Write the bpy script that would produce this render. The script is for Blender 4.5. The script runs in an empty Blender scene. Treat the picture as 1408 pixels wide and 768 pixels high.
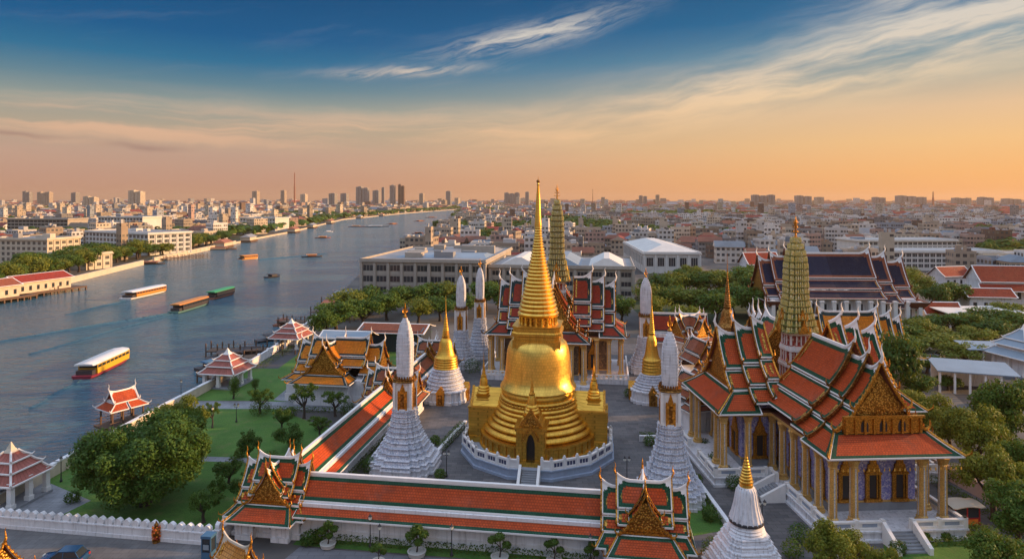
import bpy, math, random
from math import sin, cos, pi, radians, sqrt, atan2, hypot
R = radians
rnd = random.Random(7)
scene = bpy.context.scene
COL = scene.collection

# ------------------------------------------------------------------ camera
CAMH, FPX, CXP, HYP = 36.0, 900.0, 704.0, 275.0     # height, focal length and horizon in pixels of the 1408 wide photo
cam_d = bpy.data.cameras.new('camera')
cam_d.sensor_fit = 'HORIZONTAL'; cam_d.sensor_width = 36.0
cam_d.lens = FPX / 1408 * 36.0
cam_d.shift_y = -(384 - HYP) / 1408
cam_d.clip_start = 0.5; cam_d.clip_end = 60000
cam = bpy.data.objects.new('camera', cam_d); COL.objects.link(cam)
cam.location = (0, 0, CAMH); cam.rotation_euler = (R(90), 0, 0)
scene.camera = cam

# ------------------------------------------------------------------ exposure and render settings
HAZE_D = 0.00006                   # density of the air, per metre
SUN_EL, SUN_AZ = R(14), R(84)      # azimuth clockwise from the view direction: low sun on the right
vs = scene.view_settings
vs.view_transform = 'Standard'; vs.look = 'None'; vs.gamma = 1; vs.use_curve_mapping = False
vs.exposure = 0.40
cy = scene.cycles
cy.use_denoising = True
cy.max_bounces = 6; cy.diffuse_bounces = 3; cy.glossy_bounces = 3; cy.transmission_bounces = 3
cy.volume_bounces = 0; cy.transparent_max_bounces = 6
cy.sample_clamp_indirect = 4.0
cy.use_adaptive_sampling = True; cy.adaptive_threshold = 0.01

# ------------------------------------------------------------------ node helper
class NG:
    def __init__(s, tree):
        s.t = tree; s.n = tree.nodes; s.l = tree.links
    def new(s, typ, **kw):
        n = s.n.new(typ)
        for k, v in kw.items():
            setattr(n, k, v)
        return n
    def put(s, sock, v):
        if hasattr(v, 'is_output') or isinstance(v, bpy.types.NodeSocket):
            s.l.new(v, sock)
        else:
            if sock.type == 'RGBA' and isinstance(v, (tuple, list)) and len(v) == 3:
                v = (*v, 1)
            sock.default_value = v
    def m(s, op, a, b=None, c=None, clamp=False):
        n = s.new('ShaderNodeMath', operation=op); n.use_clamp = clamp
        s.put(n.inputs[0], a)
        if b is not None: s.put(n.inputs[1], b)
        if c is not None: s.put(n.inputs[2], c)
        return n.outputs[0]
    def mix(s, f, a, b, blend='MIX'):
        n = s.new('ShaderNodeMix', data_type='RGBA', blend_type=blend)
        s.put(n.inputs[0], f); s.put(n.inputs[6], a); s.put(n.inputs[7], b)
        return n.outputs[2]
    def ramp(s, f, stops, interp='LINEAR'):
        n = s.new('ShaderNodeValToRGB'); cr = n.color_ramp; cr.interpolation = interp
        while len(cr.elements) < len(stops): cr.elements.new(0.5)
        for e, (p, c) in zip(cr.elements, stops):
            e.position = p
            e.color = (*c, 1) if not isinstance(c, (int, float)) else (c, c, c, 1)
        s.put(n.inputs[0], f)
        return n.outputs[0]
    def noise(s, vec, scale, detail=3, rough=0.55, dist=0.0):
        n = s.new('ShaderNodeTexNoise')
        if vec is not None: s.l.new(vec, n.inputs['Vector'])
        n.inputs['Scale'].default_value = scale; n.inputs['Detail'].default_value = detail
        n.inputs['Roughness'].default_value = rough; n.inputs['Distortion'].default_value = dist
        return n.outputs[0]
    def xyz(s, x, y, z):
        n = s.new('ShaderNodeCombineXYZ')
        s.put(n.inputs[0], x); s.put(n.inputs[1], y); s.put(n.inputs[2], z)
        return n.outputs[0]
    def sep(s, v):
        n = s.new('ShaderNodeSeparateXYZ'); s.l.new(v, n.inputs[0]); return n.outputs
    def smooth(s, x, a, b):
        n = s.new('ShaderNodeMapRange', interpolation_type='SMOOTHSTEP')
        s.put(n.inputs[0], x); n.inputs[1].default_value = a; n.inputs[2].default_value = b
        return n.outputs[0]

def lin(r, g, b):
    f = lambda c: (c / 255 / 12.92) if c / 255 <= 0.04045 else ((c / 255 + 0.055) / 1.055) ** 2.4
    return (f(r), f(g), f(b))

# ------------------------------------------------------------------ world: dusk sky
world = bpy.data.worlds.new('World'); scene.world = world; world.use_nodes = True
w = NG(world.node_tree)
for n in list(w.n): w.n.remove(n)
tc = w.new('ShaderNodeTexCoord')
X, Y, Z = w.sep(tc.outputs['Generated'])
el = w.m('ARCSINE', Z)                                  # elevation, radians
az = w.m('ARCTAN2', X, Y)                               # azimuth from the view axis, + to the right
p = w.m('DIVIDE', w.m('MAXIMUM', el, 0.0), 0.6, clamp=True)
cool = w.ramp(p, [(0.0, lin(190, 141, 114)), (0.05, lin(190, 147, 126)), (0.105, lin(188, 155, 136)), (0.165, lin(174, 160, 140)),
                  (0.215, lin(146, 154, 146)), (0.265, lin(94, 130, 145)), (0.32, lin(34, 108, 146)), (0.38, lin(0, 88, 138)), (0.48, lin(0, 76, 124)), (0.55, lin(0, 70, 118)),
                  (0.70, (.36, .48, .68)), (1.0, (.74, .88, 1.15))])  # unseen overhead stops made brighter than the sky below, as added ambient fill
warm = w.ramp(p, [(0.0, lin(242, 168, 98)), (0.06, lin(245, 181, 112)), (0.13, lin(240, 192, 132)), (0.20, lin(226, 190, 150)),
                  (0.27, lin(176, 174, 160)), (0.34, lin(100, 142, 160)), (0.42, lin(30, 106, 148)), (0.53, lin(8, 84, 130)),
                  (0.70, (.38, .45, .58)), (1.0, (.68, .80, 1.05))])  # zenith out of view raised here too, to add fill light
wf = w.smooth(az, -0.45, 0.75)
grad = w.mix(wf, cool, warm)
# cirrus: stretched noise in azimuth and elevation, in three drifting bands
def gauss(x, c, wd):
    d = w.m('DIVIDE', w.m('SUBTRACT', x, c), wd)
    return w.m('EXPONENT', w.m('MULTIPLY', w.m('MULTIPLY', d, d), -1.0))
azel = w.xyz(az, el, 0.0)
warp = w.noise(azel, 5.0, 4, 0.6)
el2 = w.m('ADD', el, w.m('MULTIPLY', w.m('SUBTRACT', warp, 0.5), 0.04))
sl = w.m('SUBTRACT', el2, w.m('MULTIPLY', az, 0.16))     # coordinate along which the streaks are thin
n1 = w.noise(w.xyz(w.m('MULTIPLY', az, 3.0), w.m('MULTIPLY', sl, 22.0), 0.0), 1.6, 7, 0.60, 0.25)
n2 = w.noise(w.xyz(w.m('MULTIPLY', az, 2.2), w.m('MULTIPLY', el2, 26.0), 3.0), 1.3, 7, 0.60, 0.2)
n3 = w.noise(w.xyz(w.m('MULTIPLY', az, 9.0), w.m('MULTIPLY', w.m('SUBTRACT', el2, w.m('MULTIPLY', az, 0.24)), 60.0), 7.0), 1.4, 8, 0.65, 0.9)
bandA = w.m('MULTIPLY', gauss(sl, 0.098, 0.040), w.smooth(az, -0.22, 0.25))
bandB = w.m('MULTIPLY', gauss(el2, 0.100, 0.029), w.smooth(az, 0.22, -0.12))
fan = w.m('MULTIPLY', gauss(w.m('SUBTRACT', el2, w.m('MULTIPLY', az, 0.30)), 0.075, 0.055), w.smooth(az, 0.25, 0.65))
blob1 = w.m('MULTIPLY', gauss(az, 0.03, 0.12), gauss(w.m('SUBTRACT', el2, w.m('MULTIPLY', az, 0.20)), 0.240, 0.017))
blob2 = w.m('MULTIPLY', gauss(az, -0.16, 0.10), gauss(w.m('SUBTRACT', el2, w.m('MULTIPLY', az, 0.05)), 0.200, 0.007))
blob = w.m('ADD', blob1, w.m('MULTIPLY', blob2, 0.8))
cA = w.m('MULTIPLY', w.m('ADD', bandA, w.m('MULTIPLY', fan, 0.9)), w.smooth(n1, 0.28, 0.70))
cB = w.m('MULTIPLY', w.m('MULTIPLY', bandB, 0.9), w.smooth(n2, 0.40, 0.66))
cC = w.m('MULTIPLY', blob, w.smooth(n3, 0.30, 0.66))
thin = w.m('MULTIPLY', w.m('MULTIPLY', w.smooth(el, 0.02, 0.2), 0.06), w.smooth(n1, 0.52, 0.78))
cl = w.m('MINIMUM', w.m('ADD', w.m('ADD', cA, cB), w.m('ADD', cC, thin)), 0.92)
cloudc = w.mix(w.smooth(el, 0.08, 0.26), w.mix(wf, lin(222, 178, 146), lin(248, 208, 150)), lin(216, 208, 196))
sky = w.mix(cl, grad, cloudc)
# small dark cloud bars low on the left
bar = w.m('MULTIPLY', w.m('ADD', w.m('MULTIPLY', gauss(az, -0.51, 0.045), gauss(el2, 0.073, 0.0045)), w.m('MULTIPLY', gauss(az, -0.655, 0.05), gauss(el2, 0.078, 0.003))), w.smooth(n2, 0.3, 0.55))
sky = w.mix(w.m('MULTIPLY', bar, 0.55), sky, lin(140, 112, 108))
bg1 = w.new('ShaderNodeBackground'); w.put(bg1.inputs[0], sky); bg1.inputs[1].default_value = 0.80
nish = w.new('ShaderNodeTexSky', sky_type='NISHITA'); nish.sun_disc = False
nish.sun_elevation = SUN_EL; nish.sun_rotation = SUN_AZ; nish.air_density = 1.2; nish.dust_density = 2.0
bg2 = w.new('ShaderNodeBackground'); w.put(bg2.inputs[0], nish.outputs[0]); bg2.inputs[1].default_value = 0.05
# the gradient, measured low down and brightened overhead for fill, and the clouds carry most of the sky, the Nishita sky only a share of it
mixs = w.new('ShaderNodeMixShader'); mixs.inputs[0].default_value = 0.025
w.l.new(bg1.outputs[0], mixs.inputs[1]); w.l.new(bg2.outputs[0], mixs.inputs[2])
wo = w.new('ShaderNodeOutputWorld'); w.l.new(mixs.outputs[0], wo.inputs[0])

# ------------------------------------------------------------------ sun
sd = bpy.data.lights.new('sun', 'SUN'); sd.energy = 4.8; sd.angle = R(1.2); sd.color = (1.0, 0.58, 0.27)
so = bpy.data.objects.new('sun', sd); COL.objects.link(so)
from mathutils import Vector
sdir = Vector((sin(SUN_AZ) * cos(SUN_EL), cos(SUN_AZ) * cos(SUN_EL), sin(SUN_EL)))
so.rotation_euler = (-sdir).to_track_quat('-Z', 'Y').to_euler()
so.location = (300, 0, 200)

# ------------------------------------------------------------------ picking points of the place
def G(px, py, z=0.0):
    y = FPX * (CAMH - z) / (py - HYP)
    return ((px - CXP) * y / FPX, y, z)
def ZA(py, y): return CAMH - (py - HYP) * y / FPX
def XA(px, y): return (px - CXP) * y / FPX

# ------------------------------------------------------------------ materials
MATS = {}
def pm(name):
    m = bpy.data.materials.new(name); m.use_nodes = True
    g = NG(m.node_tree); b = g.n['Principled BSDF']
    MATS[name] = m
    return m, g, b
def streaks(g, t, col, amt, dirt=(0.12, 0.11, 0.10)):
    """soot washed down by rain"""
    x, y, z = g.sep(t)
    k = g.noise(g.xyz(g.m('MULTIPLY', x, 3.2), g.m('MULTIPLY', y, 3.2), g.m('MULTIPLY', z, 0.28)), 1.0, 5, 0.65)
    return g.mix(g.m('MULTIPLY', g.smooth(k, 0.48, 0.78), amt), col, dirt)
def plain(name, c, rough=0.6, metal=0.0, vs_=1.2, va=0.18, bs=0.0, bstr=0.2, spec=None, streak=0.0):
    """base colour with weathering noise and optional bump, in object space"""
    m, g, b = pm(name)
    t = g.new('ShaderNodeTexCoord').outputs['Object']
    n = g.noise(t, vs_, 5, 0.65)
    f = g.m('MULTIPLY_ADD', g.m('SUBTRACT', n, 0.5), va * 2.6, 1.0)
    col = g.mix(1.0, c, g.xyz(f, f, f), 'MULTIPLY')
    if streak: col = streaks(g, t, col, streak)
    g.put(b.inputs['Base Color'], col)
    b.inputs['Roughness'].default_value = rough; b.inputs['Metallic'].default_value = metal
    if spec is not None: b.inputs['Specular IOR Level'].default_value = spec
    if bs:
        bp = g.new('ShaderNodeBump'); bp.inputs['Strength'].default_value = bstr; bp.inputs['Distance'].default_value = 0.05
        g.l.new(g.noise(t, bs, 3, 0.6), bp.inputs['Height']); g.l.new(bp.outputs[0], b.inputs['Normal'])
    return m
def tiles(name, c, rough=0.5, va=0.26, tw=0.3, thh=0.3):
    """glazed roof tiles laid in courses, on the panel's own metric UV"""
    m, g, b = pm(name)
    uv = g.new('ShaderNodeUVMap').outputs[0]
    br = g.new('ShaderNodeTexBrick'); g.l.new(uv, br.inputs['Vector'])
    br.offset = 0.5
    br.inputs['Color1'].default_value = (1, 1, 1, 1); br.inputs['Color2'].default_value = (0.74, 0.74, 0.74, 1)
    br.inputs['Mortar'].default_value = (0.45, 0.45, 0.45, 1)
    br.inputs['Scale'].default_value = 1.0; br.inputs['Mortar Size'].default_value = 0.03
    br.inputs['Brick Width'].default_value = tw; br.inputs['Row Height'].default_value = thh
    n = g.noise(uv, 0.5, 5, 0.7)
    f = g.m('MULTIPLY_ADD', g.m('SUBTRACT', n, 0.5), va * 3, 1.0)
    col = g.mix(0.9, c, br.outputs[0], 'MULTIPLY')
    col = g.mix(1.0, col, g.xyz(f, f, f), 'MULTIPLY')
    n2 = g.smooth(g.noise(uv, 0.16, 6, 0.75), 0.56, 0.75)
    col = g.mix(g.m('MULTIPLY', n2, 0.45), col, (0.09, 0.06, 0.045))
    n3 = g.smooth(g.noise(uv, 0.35, 7, 0.75, 0.5), 0.50, 0.78)
    col = g.mix(g.m('MULTIPLY', n3, 0.28), col, tuple(min(1, k * 1.25 + 0.09) for k in c))
    g.put(b.inputs['Base Color'], col)
    b.inputs['Roughness'].default_value = rough; b.inputs['Specular IOR Level'].default_value = 0.18
    x, y, z = g.sep(uv)
    h = g.m('ADD', g.m('FRACT', g.m('DIVIDE', y, -thh)), g.m('MULTIPLY', br.outputs[0], 0.4))
    bp = g.new('ShaderNodeBump'); bp.inputs['Strength'].default_value = 0.9; bp.inputs['Distance'].default_value = 0.09
    g.l.new(h, bp.inputs['Height']); g.l.new(bp.outputs[0], b.inputs['Normal'])
    return m
def gold(name, c=(0.86, 0.47, 0.07), rough=0.33, cell=3.0, bstr=0.25, dark=0.0, va=0.2, darkc=(0.16, 0.07, 0.015), metal=1.0, seams=0.0):
    """gilded mosaic or lacquered relief: small cells, each tilted a little"""
    m, g, b = pm(name)
    t = g.new('ShaderNodeTexCoord').outputs['Object']
    vo = g.new('ShaderNodeTexVoronoi'); g.l.new(t, vo.inputs['Vector']); vo.inputs['Scale'].default_value = cell
    n = g.noise(t, 0.7, 6, 0.7)
    f = g.m('MULTIPLY_ADD', g.m('SUBTRACT', n, 0.5), va * 2.6, 1.0)
    col = g.mix(1.0, c, g.xyz(f, f, f), 'MULTIPLY')
    if dark:
        col = g.mix(g.m('MULTIPLY', g.smooth(vo.outputs['Distance'], 0.25, 0.6), dark), col, darkc)
    if seams:
        # gilded tesserae in courses round the axis, with stained runs
        x, y, z = g.sep(t)
        an = g.m('ARCTAN2', y, x)
        br = g.new('ShaderNodeTexBrick'); g.l.new(g.xyz(g.m('MULTIPLY', an, 5.0), z, 0.0), br.inputs['Vector'])
        br.inputs['Color1'].default_value = (1, 1, 1, 1); br.inputs['Color2'].default_value = (0.80, 0.80, 0.80, 1); br.inputs['Mortar'].default_value = (0.5, 0.46, 0.4, 1)
        br.inputs['Scale'].default_value = 1.0; br.inputs['Brick Width'].default_value = 0.42; br.inputs['Row Height'].default_value = 0.40; br.inputs['Mortar Size'].default_value = 0.018
        col = g.mix(seams, col, g.mix(1.0, col, br.outputs[0], 'MULTIPLY'))
        k = g.noise(g.xyz(g.m('MULTIPLY', an, 7.0), g.m('MULTIPLY', z, 0.22), 0.0), 1.0, 6, 0.7)
        col = g.mix(g.m('MULTIPLY', g.smooth(k, 0.45, 0.75), 0.45), col, (0.40, 0.20, 0.04))
    g.put(b.inputs['Base Color'], col)
    b.inputs['Metallic'].default_value = metal
    rr = g.m('MULTIPLY_ADD', g.noise(t, 2.4, 4, 0.6), 0.3, rough - 0.15)
    g.put(b.inputs['Roughness'], rr)
    bp = g.new('ShaderNodeBump'); bp.inputs['Strength'].default_value = bstr; bp.inputs['Distance'].default_value = 0.08
    g.l.new(vo.outputs['Distance'], bp.inputs['Height']); g.l.new(bp.outputs[0], b.inputs['Normal'])
    return m
def mosaic(name, c1, c2, c3, cell=2.2, rough=0.4, band=None, streak=0.0):
    """small glazed pieces in two or three colours"""
    m, g, b = pm(name)
    t = g.new('ShaderNodeTexCoord').outputs['Object']
    vo = g.new('ShaderNodeTexVoronoi'); g.l.new(t, vo.inputs['Vector']); vo.inputs['Scale'].default_value = cell
    r, gg, bb = g.new('ShaderNodeSeparateColor'), None, None
    g.l.new(vo.outputs['Color'], r.inputs[0])
    col = g.mix(g.smooth(r.outputs[0], 0.45, 0.55), c1, c2)
    col = g.mix(g.m('GREATER_THAN', r.outputs[1], 0.82), col, c3)
    if band:
        x, y, z = g.sep(t)
        fz = g.m('FRACT', g.m('MULTIPLY', z, 1.0 / band[0]))
        col = g.mix(g.m('MULTIPLY', g.smooth(fz, band[1] - .06, band[1] + .06), band[3]), col, band[2])
    n = g.noise(t, 0.5, 5, 0.7)
    f = g.m('MULTIPLY_ADD', g.m('SUBTRACT', n, 0.5), 0.45, 1.0)
    col = g.mix(1.0, col, g.xyz(f, f, f), 'MULTIPLY')
    if streak: col = streaks(g, t, col, streak)
    g.put(b.inputs['Base Color'], col)
    b.inputs['Roughness'].default_value = rough
    bp = g.new('ShaderNodeBump'); bp.inputs['Strength'].default_value = 0.35; bp.inputs['Distance'].default_value = 0.06
    g.l.new(vo.outputs['Distance'], bp.inputs['Height']); g.l.new(bp.outputs[0], b.inputs['Normal'])
    return m
def leafmat(name, c1, c2, trans=0.3):
    m, g, b = pm(name)
    at = g.new('ShaderNodeAttribute', attribute_name='tint').outputs['Fac']
    oi = g.new('ShaderNodeObjectInfo').outputs['Random']
    f = g.m('ADD', g.m('MULTIPLY', at, 0.75), g.m('MULTIPLY', oi, 0.25), clamp=True)
    col = g.mix(f, c1, c2)
    g.put(b.inputs['Base Color'], col); b.inputs['Roughness'].default_value = 0.55
    b.inputs['Specular IOR Level'].default_value = 0.25
    tr = g.new('ShaderNodeBsdfTranslucent'); g.put(tr.inputs[0], g.mix(0.6, col, (0.16, 0.17, 0.01)))
    mx = g.new('ShaderNodeMixShader'); mx.inputs[0].default_value = trans
    g.l.new(b.outputs[0], mx.inputs[1]); g.l.new(tr.outputs[0], mx.inputs[2])
    g.l.new(mx.outputs[0], g.n['Material Output'].inputs[0])
    return m
def facade(name, win=(0.04, 0.05, 0.06), bw=2.7, sh=3.2, wx=(0.2, 0.8), wz=(0.32, 0.78)):
    """far masonry: each building carries its paint as an attribute; bays and storeys on the wall's metric UV"""
    m, g, b = pm(name)
    c = g.new('ShaderNodeAttribute', attribute_name='paint').outputs['Color']
    x, y, z = g.sep(g.new('ShaderNodeUVMap').outputs[0])
    fx = g.m('FRACT', g.m('DIVIDE', x, bw)); fy = g.m('FRACT', g.m('DIVIDE', y, sh))
    ins = lambda v, a, d: g.m('MULTIPLY', g.m('GREATER_THAN', v, a), g.m('LESS_THAN', v, d))
    mk = g.m('MULTIPLY', ins(fx, *wx), ins(fy, *wz))
    cell = g.new('ShaderNodeTexWhiteNoise', noise_dimensions='2D')
    g.l.new(g.xyz(g.m('FLOOR', g.m('DIVIDE', x, bw)), g.m('FLOOR', g.m('DIVIDE', y, sh)), 0.0), cell.inputs['Vector'])
    mk = g.m('MULTIPLY', mk, g.m('GREATER_THAN', cell.outputs['Value'], 0.14))
    wc = g.mix(g.m('GREATER_THAN', cell.outputs['Value'], 0.75), win, (0.16, 0.14, 0.11))
    t = g.new('ShaderNodeTexCoord').outputs['Object']
    n = g.m('MULTIPLY_ADD', g.noise(t, 0.15, 5, 0.7), 0.9, 0.55)
    col = g.mix(1.0, c, g.xyz(n, n, n), 'MULTIPLY')
    g.put(b.inputs['Base Color'], g.mix(mk, col, wc))
    g.put(b.inputs['Roughness'], g.m('MULTIPLY_ADD', mk, -0.5, 0.8))
    return m
# ------------------------------------------------------------------ material list
plain('white_wall', (0.76, 0.75, 0.76), 0.7, vs_=0.6, va=0.16, bs=6, bstr=0.15, streak=0.5)
plain('white_trim', (0.80, 0.77, 0.74), 0.5, vs_=1.5, va=0.12)
plain('white_stone', (0.68, 0.68, 0.71), 0.6, vs_=1.2, va=0.25, bs=5, bstr=0.4, streak=0.7)
plain('blue_stone', (0.30, 0.36, 0.46), 0.6, vs_=1.2, va=0.25, bs=5, bstr=0.4)
plain('aged_wall', (0.62, 0.52, 0.40), 0.8, vs_=0.45, va=0.35, bs=4, bstr=0.3)
plain('pink_wall', (0.55, 0.40, 0.34), 0.8, vs_=0.5, va=0.2)
plain('soffit', (0.16, 0.045, 0.025), 0.7)
plain('dark', (0.02, 0.02, 0.024), 0.35)
plain('glass', (0.03, 0.04, 0.05), 0.12, vs_=0.4)
plain('iron', (0.03, 0.03, 0.035), 0.5)
plain('wood', (0.13, 0.075, 0.045), 0.75, vs_=2, va=0.3)
plain('grey_stone', (0.26, 0.27, 0.29), 0.75, vs_=0.8, va=0.3, bs=6, bstr=0.3)
plain('concrete', (0.40, 0.355, 0.30), 0.85, vs_=0.3, va=0.25)
plain('cream', (0.60, 0.53, 0.42), 0.8, vs_=0.25, va=0.18)
plain('white_far', (0.66, 0.64, 0.60), 0.8, vs_=0.2, va=0.18)
plain('roof_grey', (0.27, 0.275, 0.285), 0.6, vs_=0.15, va=0.3)
plain('roof_blue', (0.24, 0.31, 0.38), 0.45, vs_=0.15, va=0.25)
plain('rust', (0.32, 0.12, 0.07), 0.8, vs_=0.4, va=0.3)
plain('lantern_glass', (0.75, 0.72, 0.62), 0.3)
plain('rubber', (0.02, 0.02, 0.02), 0.8)
plain('car_blue', (0.02, 0.07, 0.16), 0.18, va=0.05)
plain('car_red', (0.35, 0.03, 0.03), 0.25, va=0.05)
plain('car_white', (0.7, 0.7, 0.7), 0.25, va=0.05)
plain('car_grey', (0.16, 0.17, 0.18), 0.25, va=0.05)
plain('chrome', (0.6, 0.6, 0.6), 0.2, 1.0, va=0.05)
plain('boat_white', (0.74, 0.72, 0.70), 0.4, va=0.12)
plain('boat_yellow', (0.72, 0.42, 0.03), 0.4, va=0.12)
plain('boat_orange', (0.62, 0.24, 0.04), 0.5, va=0.12)
plain('boat_green', (0.04, 0.32, 0.12), 0.5, va=0.12)
plain('boat_maroon', (0.25, 0.025, 0.05), 0.45, va=0.12)
plain('boat_teal', (0.10, 0.22, 0.20), 0.5, va=0.15)
plain('boat_dark', (0.05, 0.045, 0.05), 0.6, va=0.15)
plain('booth_blue', (0.05, 0.14, 0.25), 0.4, va=0.1)
plain('pot', (0.52, 0.50, 0.46), 0.7)
plain('trunk', (0.055, 0.04, 0.03), 0.9, vs_=3, va=0.3, bs=8, bstr=0.5)
plain('flower_orange', (0.75, 0.20, 0.02), 0.6, vs_=4, va=0.4)
plain('flower_red', (0.5, 0.04, 0.03), 0.6, vs_=4, va=0.4)
plain('flower_pink', (0.62, 0.10, 0.32), 0.6, vs_=4, va=0.4)
plain('navy_panel', (0.05, 0.06, 0.13), 0.5)
tiles('tile_red', (0.56, 0.084, 0.019))
tiles('tile_deep', (0.36, 0.042, 0.016))
tiles('tile_green', (0.012, 0.085, 0.042))
tiles('tile_teal', (0.02, 0.05, 0.048))
tiles('tile_orange', (0.78, 0.24, 0.014))
tiles('tile_navy', (0.014, 0.018, 0.05), 0.5)
tiles('tile_rust', (0.34, 0.10, 0.045))
tiles('tile_pink', (0.40, 0.13, 0.10), 0.5, 0.3, 0.45, 3.0)
tiles('tile_gold', (0.62, 0.27, 0.06))
gold('gold', c=(0.86, 0.50, 0.085), rough=0.42, cell=6.0, bstr=0.14, va=0.2, seams=0.8)
gold('gold_shade', (0.80, 0.40, 0.06), 0.42, 3.0, 0.5, 0.5)
gold('gold_relief', (0.74, 0.42, 0.09), 0.45, 5.0, 0.9, 0.8)
gold('gold_column', (0.88, 0.56, 0.19), 0.45, 9.0, 0.35, 0.3, metal=0.5)
gold('gold_trim', (0.74, 0.36, 0.06), 0.45, 6.0, 0.5, 0.5)
gold('gold_old', (0.42, 0.21, 0.06), 0.5, 3.0, 0.8, 0.8)
gold('gold_plain', (0.98, 0.62, 0.13), 0.38, 7.0, 0.08, 0.0, 0.14, seams=0.7)
mosaic('mosaic_blue', (0.20, 0.20, 0.50), (0.36, 0.34, 0.60), (0.58, 0.54, 0.64), 7.0)
mosaic('mosaic_porcelain', (0.60, 0.61, 0.66), (0.74, 0.73, 0.75), (0.34, 0.38, 0.48), 9.0, 0.4, band=(0.36, 0.62, (0.30, 0.33, 0.42), 0.5), streak=0.7)
mosaic('mosaic_greengold', (0.30, 0.27, 0.06), (0.16, 0.20, 0.07), (0.55, 0.45, 0.2), 6.0, 0.35)
mosaic('mosaic_olive', (0.15, 0.13, 0.05), (0.20, 0.17, 0.06), (0.34, 0.25, 0.07), 6.0, 0.35)
mosaic('mosaic_antefix', (0.68, 0.50, 0.13), (0.50, 0.44, 0.15), (0.74, 0.66, 0.42), 7.0, 0.35)
mosaic('mosaic_brown', (0.10, 0.065, 0.04), (0.16, 0.10, 0.06), (0.28, 0.18, 0.08), 3.0, 0.5)
mosaic('silver_mosaic', (0.55, 0.52, 0.48), (0.68, 0.64, 0.58), (0.35, 0.38, 0.5), 9.0)
mosaic('mosaic_red', (0.34, 0.05, 0.04), (0.42, 0.10, 0.07), (0.6, 0.4, 0.3), 4.0, 0.4)
leafmat('leaf_dark', (0.0264, 0.0744, 0.0120), (0.0900, 0.1800, 0.0264))
leafmat('leaf_mid', (0.0350, 0.0900, 0.0112), (0.1225, 0.2100, 0.0250))
leafmat('leaf_olive', (0.0805, 0.1207, 0.0126), (0.2645, 0.2875, 0.0322))
leafmat('leaf_hedge', (0.0360, 0.0900, 0.0120), (0.1080, 0.1860, 0.0240))
facade('facade')
facade('facade_fine', bw=1.9, sh=3.0, wx=(0.12, 0.88), wz=(0.35, 0.8))
M = MATS

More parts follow.
